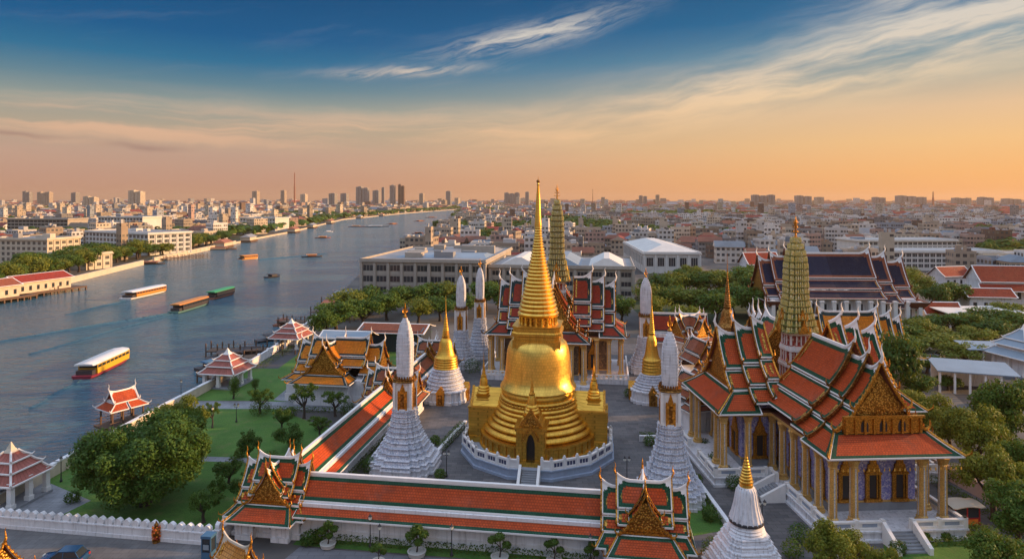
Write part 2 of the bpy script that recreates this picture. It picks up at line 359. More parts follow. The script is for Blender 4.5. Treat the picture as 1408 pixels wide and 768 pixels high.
def ground_mats():
    # water: wind ripples stretched across the river
    m, g, b = pm('river_water')
    t = g.new('ShaderNodeTexCoord').outputs['Object']
    x, y, z = g.sep(t)
    rv = g.xyz(g.m('MULTIPLY_ADD', y, 0.25, g.m('MULTIPLY', x, 0.55)), g.m('MULTIPLY_ADD', x, -0.25, y), 0.0)
    rv2 = g.xyz(g.m('MULTIPLY_ADD', y, 0.2, g.m('MULTIPLY', x, 0.5)), g.m('MULTIPLY_ADD', x, -0.3, g.m('MULTIPLY', y, 1.15)), 0.0)
    a1 = g.noise(rv2, 0.62, 5, 0.6, 0.4); a2 = g.noise(rv, 0.10, 3, 0.5, 0.6); a3 = g.noise(t, 0.018, 4, 0.6)
    # one long wake astern of the orange boat
    h = g.m('ADD', g.m('MULTIPLY', a1, 1.0), g.m('MULTIPLY', a2, 1.5))
    bp = g.new('ShaderNodeBump'); bp.inputs['Strength'].default_value = 1.0; bp.inputs['Distance'].default_value = 2.0
    g.l.new(h, bp.inputs['Height']); g.l.new(bp.outputs[0], b.inputs['Normal'])
    g.put(b.inputs['Base Color'], g.mix(g.smooth(a3, 0.3, 0.7), (0.050, 0.135, 0.190), (0.072, 0.170, 0.230)))
    g.put(b.inputs['Roughness'], g.m('MULTIPLY_ADD', a3, 0.16, 0.08))
    b.inputs['IOR'].default_value = 1.33; b.inputs['Specular IOR Level'].default_value = 0.4
    # lawn
    m, g, b = pm('lawn_grass')
    t = g.new('ShaderNodeTexCoord').outputs['Object']
    n1 = g.noise(t, 0.12, 5, 0.7); n2 = g.noise(t, 6.0, 3, 0.7)
    c = g.mix(g.smooth(n1, 0.3, 0.7), (0.052, 0.150, 0.016), (0.095, 0.215, 0.025))
    c = g.mix(g.m('MULTIPLY', g.smooth(n2, 0.35, 0.7), 0.6), c, (0.026, 0.080, 0.010))
    n4 = g.noise(t, 0.35, 6, 0.75); c = g.mix(g.m('MULTIPLY', g.smooth(n4, 0.50, 0.70), 0.7), c, (0.150, 0.165, 0.050)); c = g.mix(g.m('MULTIPLY', g.smooth(n4, 0.45, 0.28), 0.6), c, (0.022, 0.070, 0.010))
    g.put(b.inputs['Base Color'], c); b.inputs['Roughness'].default_value = 0.9
    bp = g.new('ShaderNodeBump'); bp.inputs['Strength'].default_value = 0.8; bp.inputs['Distance'].default_value = 0.12
    g.l.new(n2, bp.inputs['Height']); g.l.new(bp.outputs[0], b.inputs['Normal'])
    # paving and roads
    def pave(name, c1, c2, bw, bh, rough=0.75, mort=0.45):
        m, g, b = pm(name)
        t = g.new('ShaderNodeTexCoord').outputs['Object']
        br = g.new('ShaderNodeTexBrick'); g.l.new(t, br.inputs['Vector'])
        br.inputs['Color1'].default_value = (*c1, 1); br.inputs['Color2'].default_value = (*c2, 1)
        br.inputs['Mortar'].default_value = (*[k * mort for k in c1], 1)
        br.inputs['Scale'].default_value = 1; br.inputs['Brick Width'].default_value = bw; br.inputs['Row Height'].default_value = bh
        br.inputs['Mortar Size'].default_value = 0.02
        n = g.m('MULTIPLY_ADD', g.noise(t, 0.13, 8, 0.76), 2.0, 0.0)
        g.put(b.inputs['Base Color'], g.mix(1.0, br.outputs[0], g.xyz(n, n, n), 'MULTIPLY'))
        g.put(b.inputs['Roughness'], g.m('MULTIPLY_ADD', g.noise(t, 0.3, 4, 0.6), 0.3, rough - 0.15))
        bp = g.new('ShaderNodeBump'); bp.inputs['Strength'].default_value = 0.4; bp.inputs['Distance'].default_value = 0.03
        g.l.new(br.outputs[0], bp.inputs['Height']); g.l.new(bp.outputs[0], b.inputs['Normal'])
    pave('court_paving', (0.13, 0.122, 0.122), (0.080, 0.08, 0.085), 1.5, 0.75, mort=0.3)
    pave('slab_paving', (0.17, 0.17, 0.185), (0.13, 0.13, 0.145), 1.6, 0.8)
    pave('footway', (0.15, 0.145, 0.145), (0.12, 0.118, 0.12), 0.9, 0.9)
    pave('path_paving', (0.24, 0.25, 0.27), (0.20, 0.21, 0.23), 1.2, 1.2)
    plain('asphalt', (0.055, 0.056, 0.062), 0.8, vs_=0.25, va=0.3, bs=9, bstr=0.3)
    plain('grove_ground', (0.030, 0.048, 0.014), 0.95, vs_=0.2, va=0.5, bs=3, bstr=0.6)
    plain('line_paint', (0.6, 0.6, 0.6), 0.6, vs_=2, va=0.3)
    m, g, b = pm('urban_ground')
    t = g.new('ShaderNodeTexCoord').outputs['Object']
    n1 = g.noise(t, 0.02, 5, 0.7); n2 = g.noise(t, 0.006, 4, 0.6)
    c = g.mix(g.smooth(n1, 0.4, 0.6), (0.06, 0.058, 0.058), (0.14, 0.125, 0.11))
    c = g.mix(g.smooth(n2, 0.52, 0.62), c, (0.03, 0.045, 0.015))
    g.put(b.inputs['Base Color'], c); b.inputs['Roughness'].default_value = 0.9
ground_mats()

# ------------------------------------------------------------------ mesh builder
class MB:
    def __init__(s, xf=None):
        s.v = []; s.f = []; s.mi = []; s.uv = []; s.xf = xf; s.tint = []; s.usetint = False
    def add(s, pts):
        i = len(s.v)
        s.v.extend([s.xf(p) for p in pts] if s.xf else pts)
        return i
    def face(s, idx, m=0, uv=None, tint=None):
        s.f.append(tuple(idx)); s.mi.append(m); s.uv.append(uv); s.tint.append(tint)
    def poly(s, pts, m=0, uv=None, tint=None):
        i = s.add(pts); s.face(range(i, i + len(pts)), m, uv, tint)
    def box(s, x0, x1, y0, y1, z0, z1, m=0, tint=None, wall_uv=False):
        i = s.add([(x0, y0, z0), (x1, y0, z0), (x1, y1, z0), (x0, y1, z0), (x0, y0, z1), (x1, y0, z1), (x1, y1, z1), (x0, y1, z1)])
        for k, q in enumerate(((0, 1, 5, 4), (1, 2, 6, 5), (2, 3, 7, 6), (3, 0, 4, 7), (4, 5, 6, 7), (3, 2, 1, 0))):
            uv = None
            if wall_uv:
                L = (x1 - x0) if k in (0, 2) else (y1 - y0); h = z1 - z0
                uv = ((0, 0), (L, 0), (L, h), (0, h)) if k < 4 else ((-.2, -.2),) * 4
            s.face([i + a for a in q], m, uv, tint)
    def obox(s, c, ax, L, W, z0, z1, m=0, tint=None, uvw=False, mt=None):
        """box centred at c=(x,y), long axis at angle ax"""
        ca, sa = cos(ax), sin(ax)
        q = [(c[0] + a * L / 2 * ca - b * W / 2 * sa, c[1] + a * L / 2 * sa + b * W / 2 * ca) for a, b in ((-1, -1), (1, -1), (1, 1), (-1, 1))]
        i = s.add([(x, y, z0) for x, y in q] + [(x, y, z1) for x, y in q])
        h = z1 - z0
        for k in range(4):
            l = L if k % 2 == 0 else W
            s.face((i + k, i + (k + 1) % 4, i + 4 + (k + 1) % 4, i + 4 + k), m, ((0, 0), (l, 0), (l, h), (0, h)) if uvw else None, tint)
        s.face((i + 4, i + 5, i + 6, i + 7), m if mt is None else mt, ((-.2, -.2),) * 4 if uvw else None, tint)
        s.face((i + 3, i + 2, i + 1, i), m, ((-.2, -.2),) * 4 if uvw else None, tint)
    def loft(s, rings, m=0, cap0=True, cap1=True, ms=None):
        n = len(rings[0]); idx = [s.add(r) for r in rings]
        for k in range(len(rings) - 1):
            a, b = idx[k], idx[k + 1]
            for j in range(n):
                s.face((a + j, a + (j + 1) % n, b + (j + 1) % n, b + j), m if ms is None else ms[k])
        if cap0: s.face([idx[0] + j for j in reversed(range(n))], m if ms is None else ms[0])
        if cap1: s.face([idx[-1] + j for j in range(n)], m if ms is None else ms[-1])
    def lathe(s, prof, n=24, c=(0, 0), m=0, plan=None, rot=0, ms=None):
        """prof: (r, z); plan: list of unit points instead of a circle"""
        if plan is None: plan = [(cos(2 * pi * k / n + rot), sin(2 * pi * k / n + rot)) for k in range(n)]
        s.loft([[(c[0] + r * px, c[1] + r * py, z) for px, py in plan] for r, z in prof], m, ms=ms)
    def tube(s, pts, rad, n=6, m=0):
        P = [Vector(p) for p in pts]; rings = []
        for k, p in enumerate(P):
            d = (P[min(k + 1, len(P) - 1)] - P[max(k - 1, 0)])
            if d.length < 1e-9: d = Vector((0, 0, 1))
            d.normalize()
            up = Vector((0, 0, 1)) if abs(d.z) < 0.9 else Vector((1, 0, 0))
            a = d.cross(up).normalized(); b = a.cross(d)
            r = rad[k] if isinstance(rad, (list, tuple)) else rad
            rings.append([tuple(p + a * (r * cos(2 * pi * j / n)) + b * (r * sin(2 * pi * j / n))) for j in range(n)])
        s.loft(rings, m)
    def bar(s, p, q, wd, ht, m=0):
        """box beam between two points"""
        p, q = Vector(p), Vector(q); d = (q - p).normalized()
        up = Vector((0, 0, 1)) if abs(d.z) < 0.95 else Vector((0, 1, 0))
        a = d.cross(up).normalized() * wd / 2; b = a.cross(d).normalized() * ht / 2
        s.loft([[tuple(o - a - b), tuple(o + a - b), tuple(o + a + b), tuple(o - a + b)] for o in (p, q)], m)
    def ball(s, c, r, m=0, seg=10, rings=6, sq=(1, 1, 1), tint=None):
        s.lathe([(r * max(0.02, sin(pi * k / rings)) * sq[0], c[2] - r * sq[2] * cos(pi * k / rings)) for k in range(rings + 1)], seg, (c[0], c[1]), m)
    def build(s, name, mats, parent=None, smooth=None, loc=None, rz=0):
        me = bpy.data.meshes.new(name)
        me.from_pydata(s.v, [], s.f)
        if not isinstance(mats, (list, tuple)): mats = [mats]
        for a in mats: me.materials.append(M[a] if isinstance(a, str) else a)
        me.polygons.foreach_set('material_index', s.mi)
        if any(u is not None for u in s.uv):
            ul = me.uv_layers.new(name='UVMap'); flat = []
            for f, u in zip(s.f, s.uv):
                if u is None: flat.extend((-.2, -.2) * len(f))
                else:
                    for c in u: flat.extend(c)
            ul.data.foreach_set('uv', flat)
        if any(t is not None for t in s.tint):
            t0 = next(t for t in s.tint if t is not None)
            if isinstance(t0, (int, float)):
                at = me.attributes.new('tint', 'FLOAT', 'FACE')
                at.data.foreach_set('value', [t or 0.0 for t in s.tint])
            else:
                at = me.attributes.new('paint', 'FLOAT_COLOR', 'FACE'); fl = []
                for t in s.tint: fl.extend((*(t or (0.3, 0.3, 0.3)), 1))
                at.data.foreach_set('color', fl)
        if smooth is not None:
            me.polygons.foreach_set('use_smooth', [True] * len(me.polygons))
            me.set_sharp_from_angle(angle=R(smooth))
        me.update()
        o = bpy.data.objects.new(name, me); COL.objects.link(o)
        if parent is not None: o.parent = parent
        if loc: o.location = loc
        o.rotation_euler.z = rz
        return o

def tag(o, label=None, cat=None, group=None, kind=None):
    if label: o['label'] = label
    if cat: o['category'] = cat
    if group: o['group'] = group
    if kind: o['kind'] = kind
    return o
def thing(name, label, cat, loc=(0, 0, 0), rz=0, group=None):
    o = bpy.data.objects.new(name, None); COL.objects.link(o)
    o.location = loc; o.rotation_euler.z = rz; o.empty_display_size = 0.5
    return tag(o, label, cat, group)
def put(o, parent, loc, rz=0, sc=None):
    """a further instance of one part, sharing its mesh"""
    c = o.copy(); COL.objects.link(c); c.parent = parent; c.location = loc; c.rotation_euler.z = rz
    if sc: c.scale = sc
    return c
def copy_tree(o, parent=None):
    c = o.copy(); COL.objects.link(c); c.parent = parent
    for ch in list(o.children): copy_tree(ch, c)
    return c
def drop(o):
    bpy.data.objects.remove(o)
def redent(k=(1.0, .84, .68, .42)):
    """square plan with stepped corners"""
    a, b, c, d = k
    q = [(a, d), (b, d), (b, c), (c, c), (c, b), (d, b), (d, a)]
    out = []
    for t in range(4):
        ca, sa = [(1, 0), (0, 1), (-1, 0), (0, -1)][t]
        out += [(x * ca - y * sa, x * sa + y * ca) for x, y in q]
    return out
RD = redent()

# ------------------------------------------------------------------ Thai roofs
def panel(mb, A, B, C, D, tt=0.35, ts=0.3, tb=0.12, g=0.8, sag=0.0, lift=(0, 0), lift_len=2.0, thick=0.16, nv=5, gs=None):
    """sloping tiled panel: A-B upper edge, D-C lower edge; white edging (mat 1), border band (2), field (0), underside (3)"""
    A, B, C, D = map(Vector, (A, B, C, D))
    L = ((B - A).length + (C - D).length) / 2; H = ((D - A).length + (C - B).length) / 2
    gs = g if gs is None else gs
    nrm = (B - A + C - D).cross(D - A + C - B)
    if nrm.z < 0: nrm = -nrm
    nrm.normalize()
    def cuts(total, a, b, extra):
        s_ = {0.0, 1.0}
        for q in a: s_.add(min(0.48, q / total))
        for q in b: s_.add(max(0.52, 1 - q / total))
        for q in extra: s_.add(q)
        s_ = sorted(s_); out = [s_[0]]
        for q in s_[1:]:
            if q - out[-1] > 1e-4: out.append(q)
        return out
    ex = []
    if lift[0]: ex += [min(.45, lift_len / L * q) for q in (.25, .5, .75, 1)]
    if lift[1]: ex += [1 - min(.45, lift_len / L * q) for q in (.15, .3, .45, .6, .75, 1)]; nv = max(nv, 10)
    tL, tR = ts if isinstance(ts, tuple) else (ts, ts); gL, gR = gs if isinstance(gs, tuple) else (gs, gs)
    us = cuts(L, (tL, tL + gL), (tR, tR + gR), ex)
    vs_ = cuts(H, (tt, tt + g), (tb, tb + g), [k / nv for k in range(1, nv)])
    e = 1e-4
    pt = []
    for v in vs_:
        row = []
        for u in us:
            p_ = (A * (1 - u) + B * u) * (1 - v) + (D * (1 - u) + C * u) * v
            p_ = p_ - nrm * (sag * 4 * v * (1 - v))
            dz = 0
            if lift[0]: dz += lift[0] * max(0, 1 - u * L / lift_len) ** 2 * (1 - v) ** 1.5
            if lift[1]: dz += lift[1] * max(0, 1 - (1 - u) * L / lift_len) ** 2 * (1 - v) ** 1.5
            row.append((p_.x, p_.y, p_.z + dz))
        pt.append(row)
    nu, nvv = len(us), len(vs_)
    i0 = mb.add([p_ for r in pt for p_ in r])
    for j in range(nvv - 1):
        for i in range(nu - 1):
            uc = (us[i] + us[i + 1]) / 2; vc = (vs_[j] + vs_[j + 1]) / 2
            dl, dr = uc * L, (1 - uc) * L; dt, db = vc * H, (1 - vc) * H
            ch = 9.0
            if lift[1]: ch = min(ch, dr / (.62 * lift_len) + dt / (.62 * lift_len))
            if dl < tL or dr < tR or dt < tt or db < tb or ch < 1: mt = 1
            elif ch < 1.7 or dl < tL + gL or dr < tR + gR or dt < tt + g or db < tb + g: mt = 2
            else: mt = 0
            q = (i0 + j * nu + i, i0 + j * nu + i + 1, i0 + (j + 1) * nu + i + 1, i0 + (j + 1) * nu + i)
            uvq = [(us[a] * L, -vs_[b] * H) for a, b in ((i, j), (i + 1, j), (i + 1, j + 1), (i, j + 1))]
            mb.face(q, mt, uvq)
    # underside and edges
    loop = [(0, i) for i in range(nu)] + [(j, nu - 1) for j in range(1, nvv)] + [(nvv - 1, i) for i in range(nu - 2, -1, -1)] + [(j, 0) for j in range(nvv - 2, 0, -1)]
    low = [tuple(Vector(pt[j][i]) - Vector((0, 0, thick))) for j, i in loop]
    k0 = mb.add(low); n = len(loop)
    for k in range(n):
        a = i0 + loop[k][0] * nu + loop[k][1]; b_ = i0 + loop[(k + 1) % n][0] * nu + loop[(k + 1) % n][1]
        mb.face((a, k0 + k, k0 + (k + 1) % n, b_), 1)
    # underside as rows
    lowpt = [[(x, y, z - thick) for x, y, z in r] for r in pt]
    k1 = mb.add([p_ for r in lowpt for p_ in r])
    for j in range(nvv - 1):
        for i in range(nu - 1):
            mb.face((k1 + j * nu + i, k1 + (j + 1) * nu + i, k1 + (j + 1) * nu + i + 1, k1 + j * nu + i + 1), 3)

CHOFA = {}
def chofa(parent, loc, d, sc=1.0, mat='gold_trim'):
    """horn finial at a ridge end; d = outward direction in the plan"""
    key = mat
    if key not in CHOFA:
        mb = MB()
        pts = [(0, 0, -.25), (.10, 0, .1), (.24, 0, .45), (.20, 0, .85), (.06, 0, 1.25), (.06, 0, 1.6), (.22, 0, 1.95), (.30, 0, 2.1)]
        mb.tube(pts, [.20, .19, .17, .13, .09, .065, .04, .012], 6)
        mb.tube([(.2, 0, .5), (.42, 0, .55), (.5, 0, .47)], [.09, .06, .01], 5)
        o = mb.build('roof_finial', mat, None, 60); CHOFA[key] = o.data; drop(o)
    o = bpy.data.objects.new('roof_finial', CHOFA[key]); COL.objects.link(o)
    o.parent = parent; o.location = loc; o.rotation_euler.z = atan2(d[1], d[0]); o.scale = (sc, sc, sc)
    return o

def gable_end(parent, xf, a, d, tiers, st, sc, lift, ped=True, dz=0.0, teeth=True, fin=True):
    """bargeboards, finials and pediment closing a gable at along = a, facing direction d (+-1)"""
    for ti, (h0, z0, h1, z1) in enumerate(tiers):
        for s in (1, -1):
            mb = MB(xf)
            n = 7; top = []
            for k in range(n + 1):
                v = k / n; h = h0 + (h1 - h0) * v; z = z0 + (z1 - z0) * v - st['sag'] * 3.0 * v * (1 - v)
                if ti == 0: z += lift * (1 - v) ** 2.2
                top.append((h, z))
            th = .30 * sc; tk = .10 * sc
            rings = []
            for h, z in top:
                rings.append([(a - d * .02, s * h, z + .12 * sc), (a + d * tk * 2, s * h, z + .12 * sc), (a + d * tk * 2, s * h, z - th), (a - d * .02, s * h, z - th)])
            mb.loft(rings, 0)
            if teeth:
                m_ = max(3, int(hypot(h1 - h0, z1 - z0) / (.62 * sc)))
                for k in range(m_):
                    v = (k + .5) / m_; q = v * n; i = min(n - 1, int(q)); t = q - i
                    h = top[i][0] * (1 - t) + top[i + 1][0] * t; z = top[i][1] * (1 - t) + top[i + 1][1] * t
                    r_ = .12 * sc
                    b0 = (a + d * tk, s * h, z + .08 * sc)
                    mb.tube([b0, (a + d * tk, s * (h + .07 * sc), z + .26 * sc), (a + d * tk, s * (h + .02 * sc), z + .42 * sc)], [r_, r_ * .6, .01], 4)
            # upturned tail at the eave end
            h, z = top[-1]
            mb.tube([(a + d * tk, s * (h - .1 * sc), z - .05), (a + d * tk, s * (h + .30 * sc), z + .05 * sc), (a + d * tk, s * (h + .52 * sc), z + .42 * sc), (a + d * tk, s * (h + .46 * sc), z + 1.05 * sc)], [.17 * sc, .17 * sc, .12 * sc, .01], 5)
            mb.build('bargeboard', st['barge'], parent, 50)
    h0, z0, h1, z1 = tiers[0]
    p_ = xf((a + d * .1, 0, z0 + lift + .1 * sc)); q = xf((a + d * 1.1, 0, z0))
    if fin: chofa(parent, p_, (q[0] - p_[0], q[1] - p_[1]), sc * .95, st.get('finial', 'gold_trim'))
    if ped:
        mb = MB(xf); e = a - d * .35 * sc
        last = tiers[-1]; zb = last[3] + .05
        pts = [(0, z0 - .1)]
        for (p0, q0, p1, q1) in tiers: pts += [(p0 * .98 + .01, q0 - .15), (p1 * .97, q1 - .12)]
        ring = [(y, z) for y, z in pts[1:]]
        full = [(-y, z) for y, z in reversed(ring)] + [(0, z0 - .1)] + ring
        fr = [(e, y, z) for y, z in full]; bk = [(e - d * .3, y, z) for y, z in full]
        mb.loft([bk, fr] if d > 0 else [fr, bk], 0)
        # raised inner triangle and base courses
        zc = tiers[0][3] if len(tiers) > 1 else zb + .5 * sc
        hw = tiers[0][2] * .72; ff = e + d * .10 * sc
        tri = [(ff, -hw, zc + .1), (ff, hw, zc + .1), (ff, 0, z0 - (z0 - zc) * .30)]
        tb_ = [(e, -hw, zc + .1), (e, hw, zc + .1), (e, 0, z0 - (z0 - zc) * .30)]
        mb.loft([tb_, tri] if d > 0 else [tri, tb_], 0)
        hb = last[2] * .93
        lo, hi = min(e, e + d * .22 * sc), max(e, e + d * .22 * sc)
        mb.box(lo, hi, -hb, hb, zb - .1, zb + .22 * sc, 1)
        lo, hi = min(e, e + d * .16 * sc), max(e, e + d * .16 * sc)
        mb.box(lo, hi, -hb * .92, hb * .92, zb + .34 * sc, zb + .5 * sc, 1)
        mb.build('pediment', [st['ped'], st['barge']], parent)

def arm_roof(parent, ang, sections, prof, st, sc=1.0, start=0.0, c=(0, 0), skirt=None, ped_all=False):
    """one arm of a hall: stepped gabled sections running outwards from the crossing; sections = [(reach, drop)]"""
    ca, sa = cos(ang), sin(ang)
    xf = lambda p_: (c[0] + p_[0] * ca - p_[1] * sa, c[1] + p_[0] * sa + p_[1] * ca, p_[2])
    mats = [st['field'], st['trim'], st['border'], 'soffit']
    prev = start
    for si, (reach, dz, ntier) in enumerate(sections):
        tiers = [(h0, z0 - dz, h1, z1 - dz) for h0, z0, h1, z1 in prof[:ntier]]
        a0 = max(start, prev - 1.2 * sc) if si else start
        for ti, (h0, z0, h1, z1) in enumerate(tiers):
            lf = st['lift'] * sc if ti == 0 else 0
            for s in (1, -1):
                mb = MB(xf)
                panel(mb, (a0, s * h0, z0), (reach, s * h0, z0), (reach, s * h1, z1), (a0, s * h1, z1),
                      tt=(.30 if ti == 0 else .14) * sc, ts=(0.0, .20 * sc), tb=.06 * sc, g=st['band'] * sc * (1 if ti == 0 else .62), gs=(0.0, st['band'] * sc * (1 if ti == 0 else .75)), sag=st['sag'], lift=(0, lf), lift_len=2.2 * sc)
                mb.build('upper_roof' if ti == 0 else 'lower_roof', mats, parent)
        # ridge cap
        mb = MB(xf); n = 8; rings = []
        z0 = tiers[0][1]
        for k in range(n + 1):
            x = a0 + (reach - a0) * (k / n if n else 0)
            x = a0 + (reach - a0) * (1 - (1 - k / n) ** 1.6)
            z = z0 + st['lift'] * sc * max(0, 1 - (reach - x) / (2.2 * sc)) ** 2
            hw = .18 * sc
            rings.append([(x, -hw, z - .12 * sc), (x, hw, z - .12 * sc), (x, hw * .6, z + .16 * sc), (x, -hw * .6, z + .16 * sc)])
        mb.loft(rings, 0); mb.build('ridge_cap', st['trim'], parent)
        last = si == len(sections) - 1
        gable_end(parent, xf, reach, 1, tiers, st if last or 'inner' not in st else dict(st, barge=st['inner']), sc * (1 if last else .85), st['lift'] * sc, ped=True, teeth=last and st.get('teeth', True))
        if si == 0 and start > 0: gable_end(parent, xf, start, -1, tiers, st, sc, 0.0, ped=True, teeth=False, fin=False)
        prev = reach
    if skirt:
        # sloping apron under the pediment: (run, half width at eave, z eave)
        run, hwid, ze = skirt
        reach, dz, ntier = sections[-1]
        h1 = prof[ntier - 1][2]; zt = prof[ntier - 1][3] - dz - .12
        mb = MB(xf); x0 = reach - .25 * sc; x1 = reach + run
        panel(mb, (x0, -h1, zt), (x0, h1, zt), (x1, hwid, ze), (x1, -hwid, ze), tt=.22 * sc, ts=.2 * sc, tb=.06 * sc, g=st['band'] * sc, sag=st['sag'] * .6)
        mb.build('skirt_roof', mats, parent)
        for s in (1, -1):
            mb = MB(xf)
            b0 = max(start, reach - 3.2 * sc)
            panel(mb, (b0, s * h1 * .96, zt), (x0, s * h1, zt), (x1, s * hwid, ze), (b0, s * hwid, ze), tt=.16 * sc, ts=(.12 * sc, .2 * sc), tb=.06 * sc, g=st['band'] * sc, sag=st['sag'] * .6)
            mb.build('skirt_roof', mats, parent)
        for s in (1, -1):
            mb = MB(xf)
            mb.tube([(x0, s * h1, zt + .1), ((x0 + x1) / 2, s * (h1 + hwid) / 2, (zt + ze) / 2 + .04), (x1, s * hwid, ze + .1), (x1 + .45 * sc, s * (hwid + .35 * sc), ze + .5 * sc), (x1 + .5 * sc, s * (hwid + .36 * sc), ze + 1.1 * sc)],
                    [.12 * sc, .12 * sc, .15 * sc, .11 * sc, .01], 5)
            mb.build('hip_finial', st['barge'], parent, 50)

def st(field, border, barge='gold_trim', ped='gold_relief', trim='white_trim', band=.60, sag=.22, lift=.85, **k):
    return dict(field=field, border=border, barge=barge, ped=ped, trim=trim, band=band, sag=sag, lift=lift, **k)
ST_RED = st('tile_red', 'tile_green', finial='white_trim', lift=1.15, inner='gold_old', band=.5)
ST_DEEP = st('tile_deep', 'tile_teal', finial='white_trim', lift=1.25, barge='gold_old')
ST_ORG = st('tile_orange', 'tile_teal', band=.55, finial='white_trim', lift=1.2)
ST_NAVY = st('tile_navy', 'tile_rust', band=.85)

def column_mesh(h, w_, mat='gold_column'):
    mb = MB(); P = redent((1, .8, .8, .5)); P = redent((1.0, .86, .72, .45))
    mb.lathe([(w_ * 1.5, 0), (w_ * 1.5, .25), (w_ * 1.2, .32), (w_ * 1.25, .6), (w_, .7), (w_ * .9, h - 1.0), (w_ * 1.05, h - .92), (w_ * .92, h - .82), (w_ * 1.15, h - .5), (w_ * 1.45, h - .12), (w_ * 1.2, h)], plan=P)
    for q in range(4):
        mb.obox((w_ * .93 * cos(q * pi / 2), w_ * .93 * sin(q * pi / 2)), q * pi / 2, .06, w_ * .34, .72, h - 1.02, 1)
    o = mb.build('column', [mat, 'silver_mosaic']); return o
def bracket_mesh():
    mb = MB()
    mb.tube([(0, 0, 0), (.25, 0, .5), (.7, 0, .95)], [.05, .11, .06], 5)
    return mb.build('eave_bracket', 'gold_old', None, 60)

def thai_window(parent, x, y, z, w_, h, d=(0, -1), mat='gold_trim'):
    """window with a gilded frame and a spired crown; d = outward direction"""
    ang = atan2(d[1], d[0]) + pi / 2
    ca, sa = cos(ang), sin(ang)
    xf = lambda p_: (x + p_[0] * ca - p_[1] * sa, y + p_[0] * sa + p_[1] * ca, z + p_[2])
    mb = MB(xf); t = .22
    for s in (-1, 1): mb.box(min(s * w_ / 2, s * (w_ / 2 + t)), max(s * w_ / 2, s * (w_ / 2 + t)), -.22, .05, 0, h)
    mb.box(-w_ / 2 - t - .12, w_ / 2 + t + .12, -.3, .05, -.35, 0)
    mb.box(-w_ / 2 - t - .1, w_ / 2 + t + .1, -.28, .05, h, h + .22)
    prof = [(w_ / 2 + t, h + .22), (w_ / 2 + .02, h + .55), (w_ * .50, h + .62), (w_ * .44, h + 1.1), (w_ * .30, h + 1.2), (w_ * .24, h + 1.7), (w_ * .12, h + 1.8), (w_ * .07, h + 2.4), (.02, h + 3.1)]
    fr = [(-a, -.2, b) for a, b in prof] + [(a, -.2, b) for a, b in reversed(prof)]
    bk = [(a, .04, b) for a, _, b in fr]
    mb.loft([bk, fr], 0)
    f = mb.build('window', mat, parent)
    mb = MB(xf); mb.box(-w_ / 2, w_ / 2, -.02, .03, 0, h); mb.build('pane', 'dark', f)
    mb = MB(xf)
    for s in (-1, 1): mb.box(s * w_ * .38 - .07, s * w_ * .38 + .07, -.12, -.02, .0, h)
    mb.build('shutter', mat, f)
# ================================================================== THE SETTING
def struct(mb, name, mats, **k): return tag(mb.build(name, mats, **k), kind='structure')
WZ = -1.6
# banks of the river, near to far
NEAR = [(-64, -160), (-61.5, 60), (-60.5, 86), (-59.5, 107), (-57.5, 133), (-57.5, 162), (-60.5, 206), (-75, 324), (-82, 648), (-112, 1100), (-172, 1900), (-196, 2400), (-150, 2750)]
FARB = [(-186, -160), (-190, 150), (-195, 249), (-197, 275), (-215, 381), (-231, 514), (-244, 611), (-256, 760), (-322, 1246), (-300, 1800), (-262, 2160), (-205, 2650), (-150, 2750)]
def bank_x(line, y):
    for (xa, ya), (xb, yb) in zip(line, line[1:]):
        if ya <= y <= yb: return xa + (xb - xa) * (y - ya) / (yb - ya)
    return None
def strip(mb, left, right, z, m=0):
    i = mb.add([(x, y, z) for x, y in left]); j = mb.add([(x, y, z) for x, y in right])
    for k in range(len(left) - 1): mb.face((i + k, j + k, j + k + 1, i + k + 1), m)
FARY = 24000
mb = MB()
strip(mb, NEAR, [(9000, y) for x, y in NEAR], 0.0)
strip(mb, [(-9000, y) for x, y in FARB], FARB, 0.0)
mb.poly([(-9000, 2750, 0), (9000, 2750, 0), (30000, FARY, 0), (-30000, FARY, 0)], 0)
for L_ in (NEAR, FARB):
    for (xa, ya), (xb, yb) in zip(L_, L_[1:]): mb.poly([(xa, ya, -4), (xb, yb, -4), (xb, yb, 0), (xa, ya, 0)], 1)
struct(mb, 'ground', ['urban_ground', 'aged_wall'])
mb = MB(); mb.poly([(-420, -200, WZ), (40, -200, WZ), (40, 2790, WZ), (-420, 2790, WZ)])
struct(mb, 'river_water', 'river_water')

def sheet(name, pts, z, mat, uvs=False):
    mb = MB(); mb.poly([(x, y, z) for x, y in pts], 0)
    o = mb.build(name, mat); o['kind'] = 'structure'
    return o
def pxs(*q, z=0.0): return [G(a, b, z)[:2] for a, b in q]
RC = -R(8.2)                                     # heading of the gallery court
UC, VC = Vector((cos(RC), sin(RC))), Vector((-sin(RC), cos(RC)))
PC = Vector((-5.0, 70.1))                         # a point on the ridge line of the front gallery
def court(a, b): q = PC + UC * a + VC * b; return (q.x, q.y)
sheet('courtyard_paving', [court(-24, 1), court(20, 1), court(40, 1), court(40, 98), court(-24, 98)], 0.012, 'court_paving')
sheet('garden_lawn', [(-60.3, 73.0), (-31, 68.8), (-29, 80), (-24.5, 100), (-41, 113), (-59, 113)], 0.016, 'lawn_grass')
sheet('upper_lawn', [(-57.8, 117.6), (-44, 117.6), (-39.5, 113.5), (-22, 112), (-22, 180), (-57.5, 180)], 0.016, 'lawn_grass')
sheet('garden_path', [(-58.6, 113.0), (-40, 113.0), (-24, 111), (-24, 113.4), (-40, 117), (-58.2, 117.4)], 0.02, 'path_paving')
sheet('garden_cross_path', [(-59, 91.5), (-38, 90), (-27, 88.5), (-27, 90), (-38, 91.6), (-59, 93.2)], 0.02, 'path_paving')
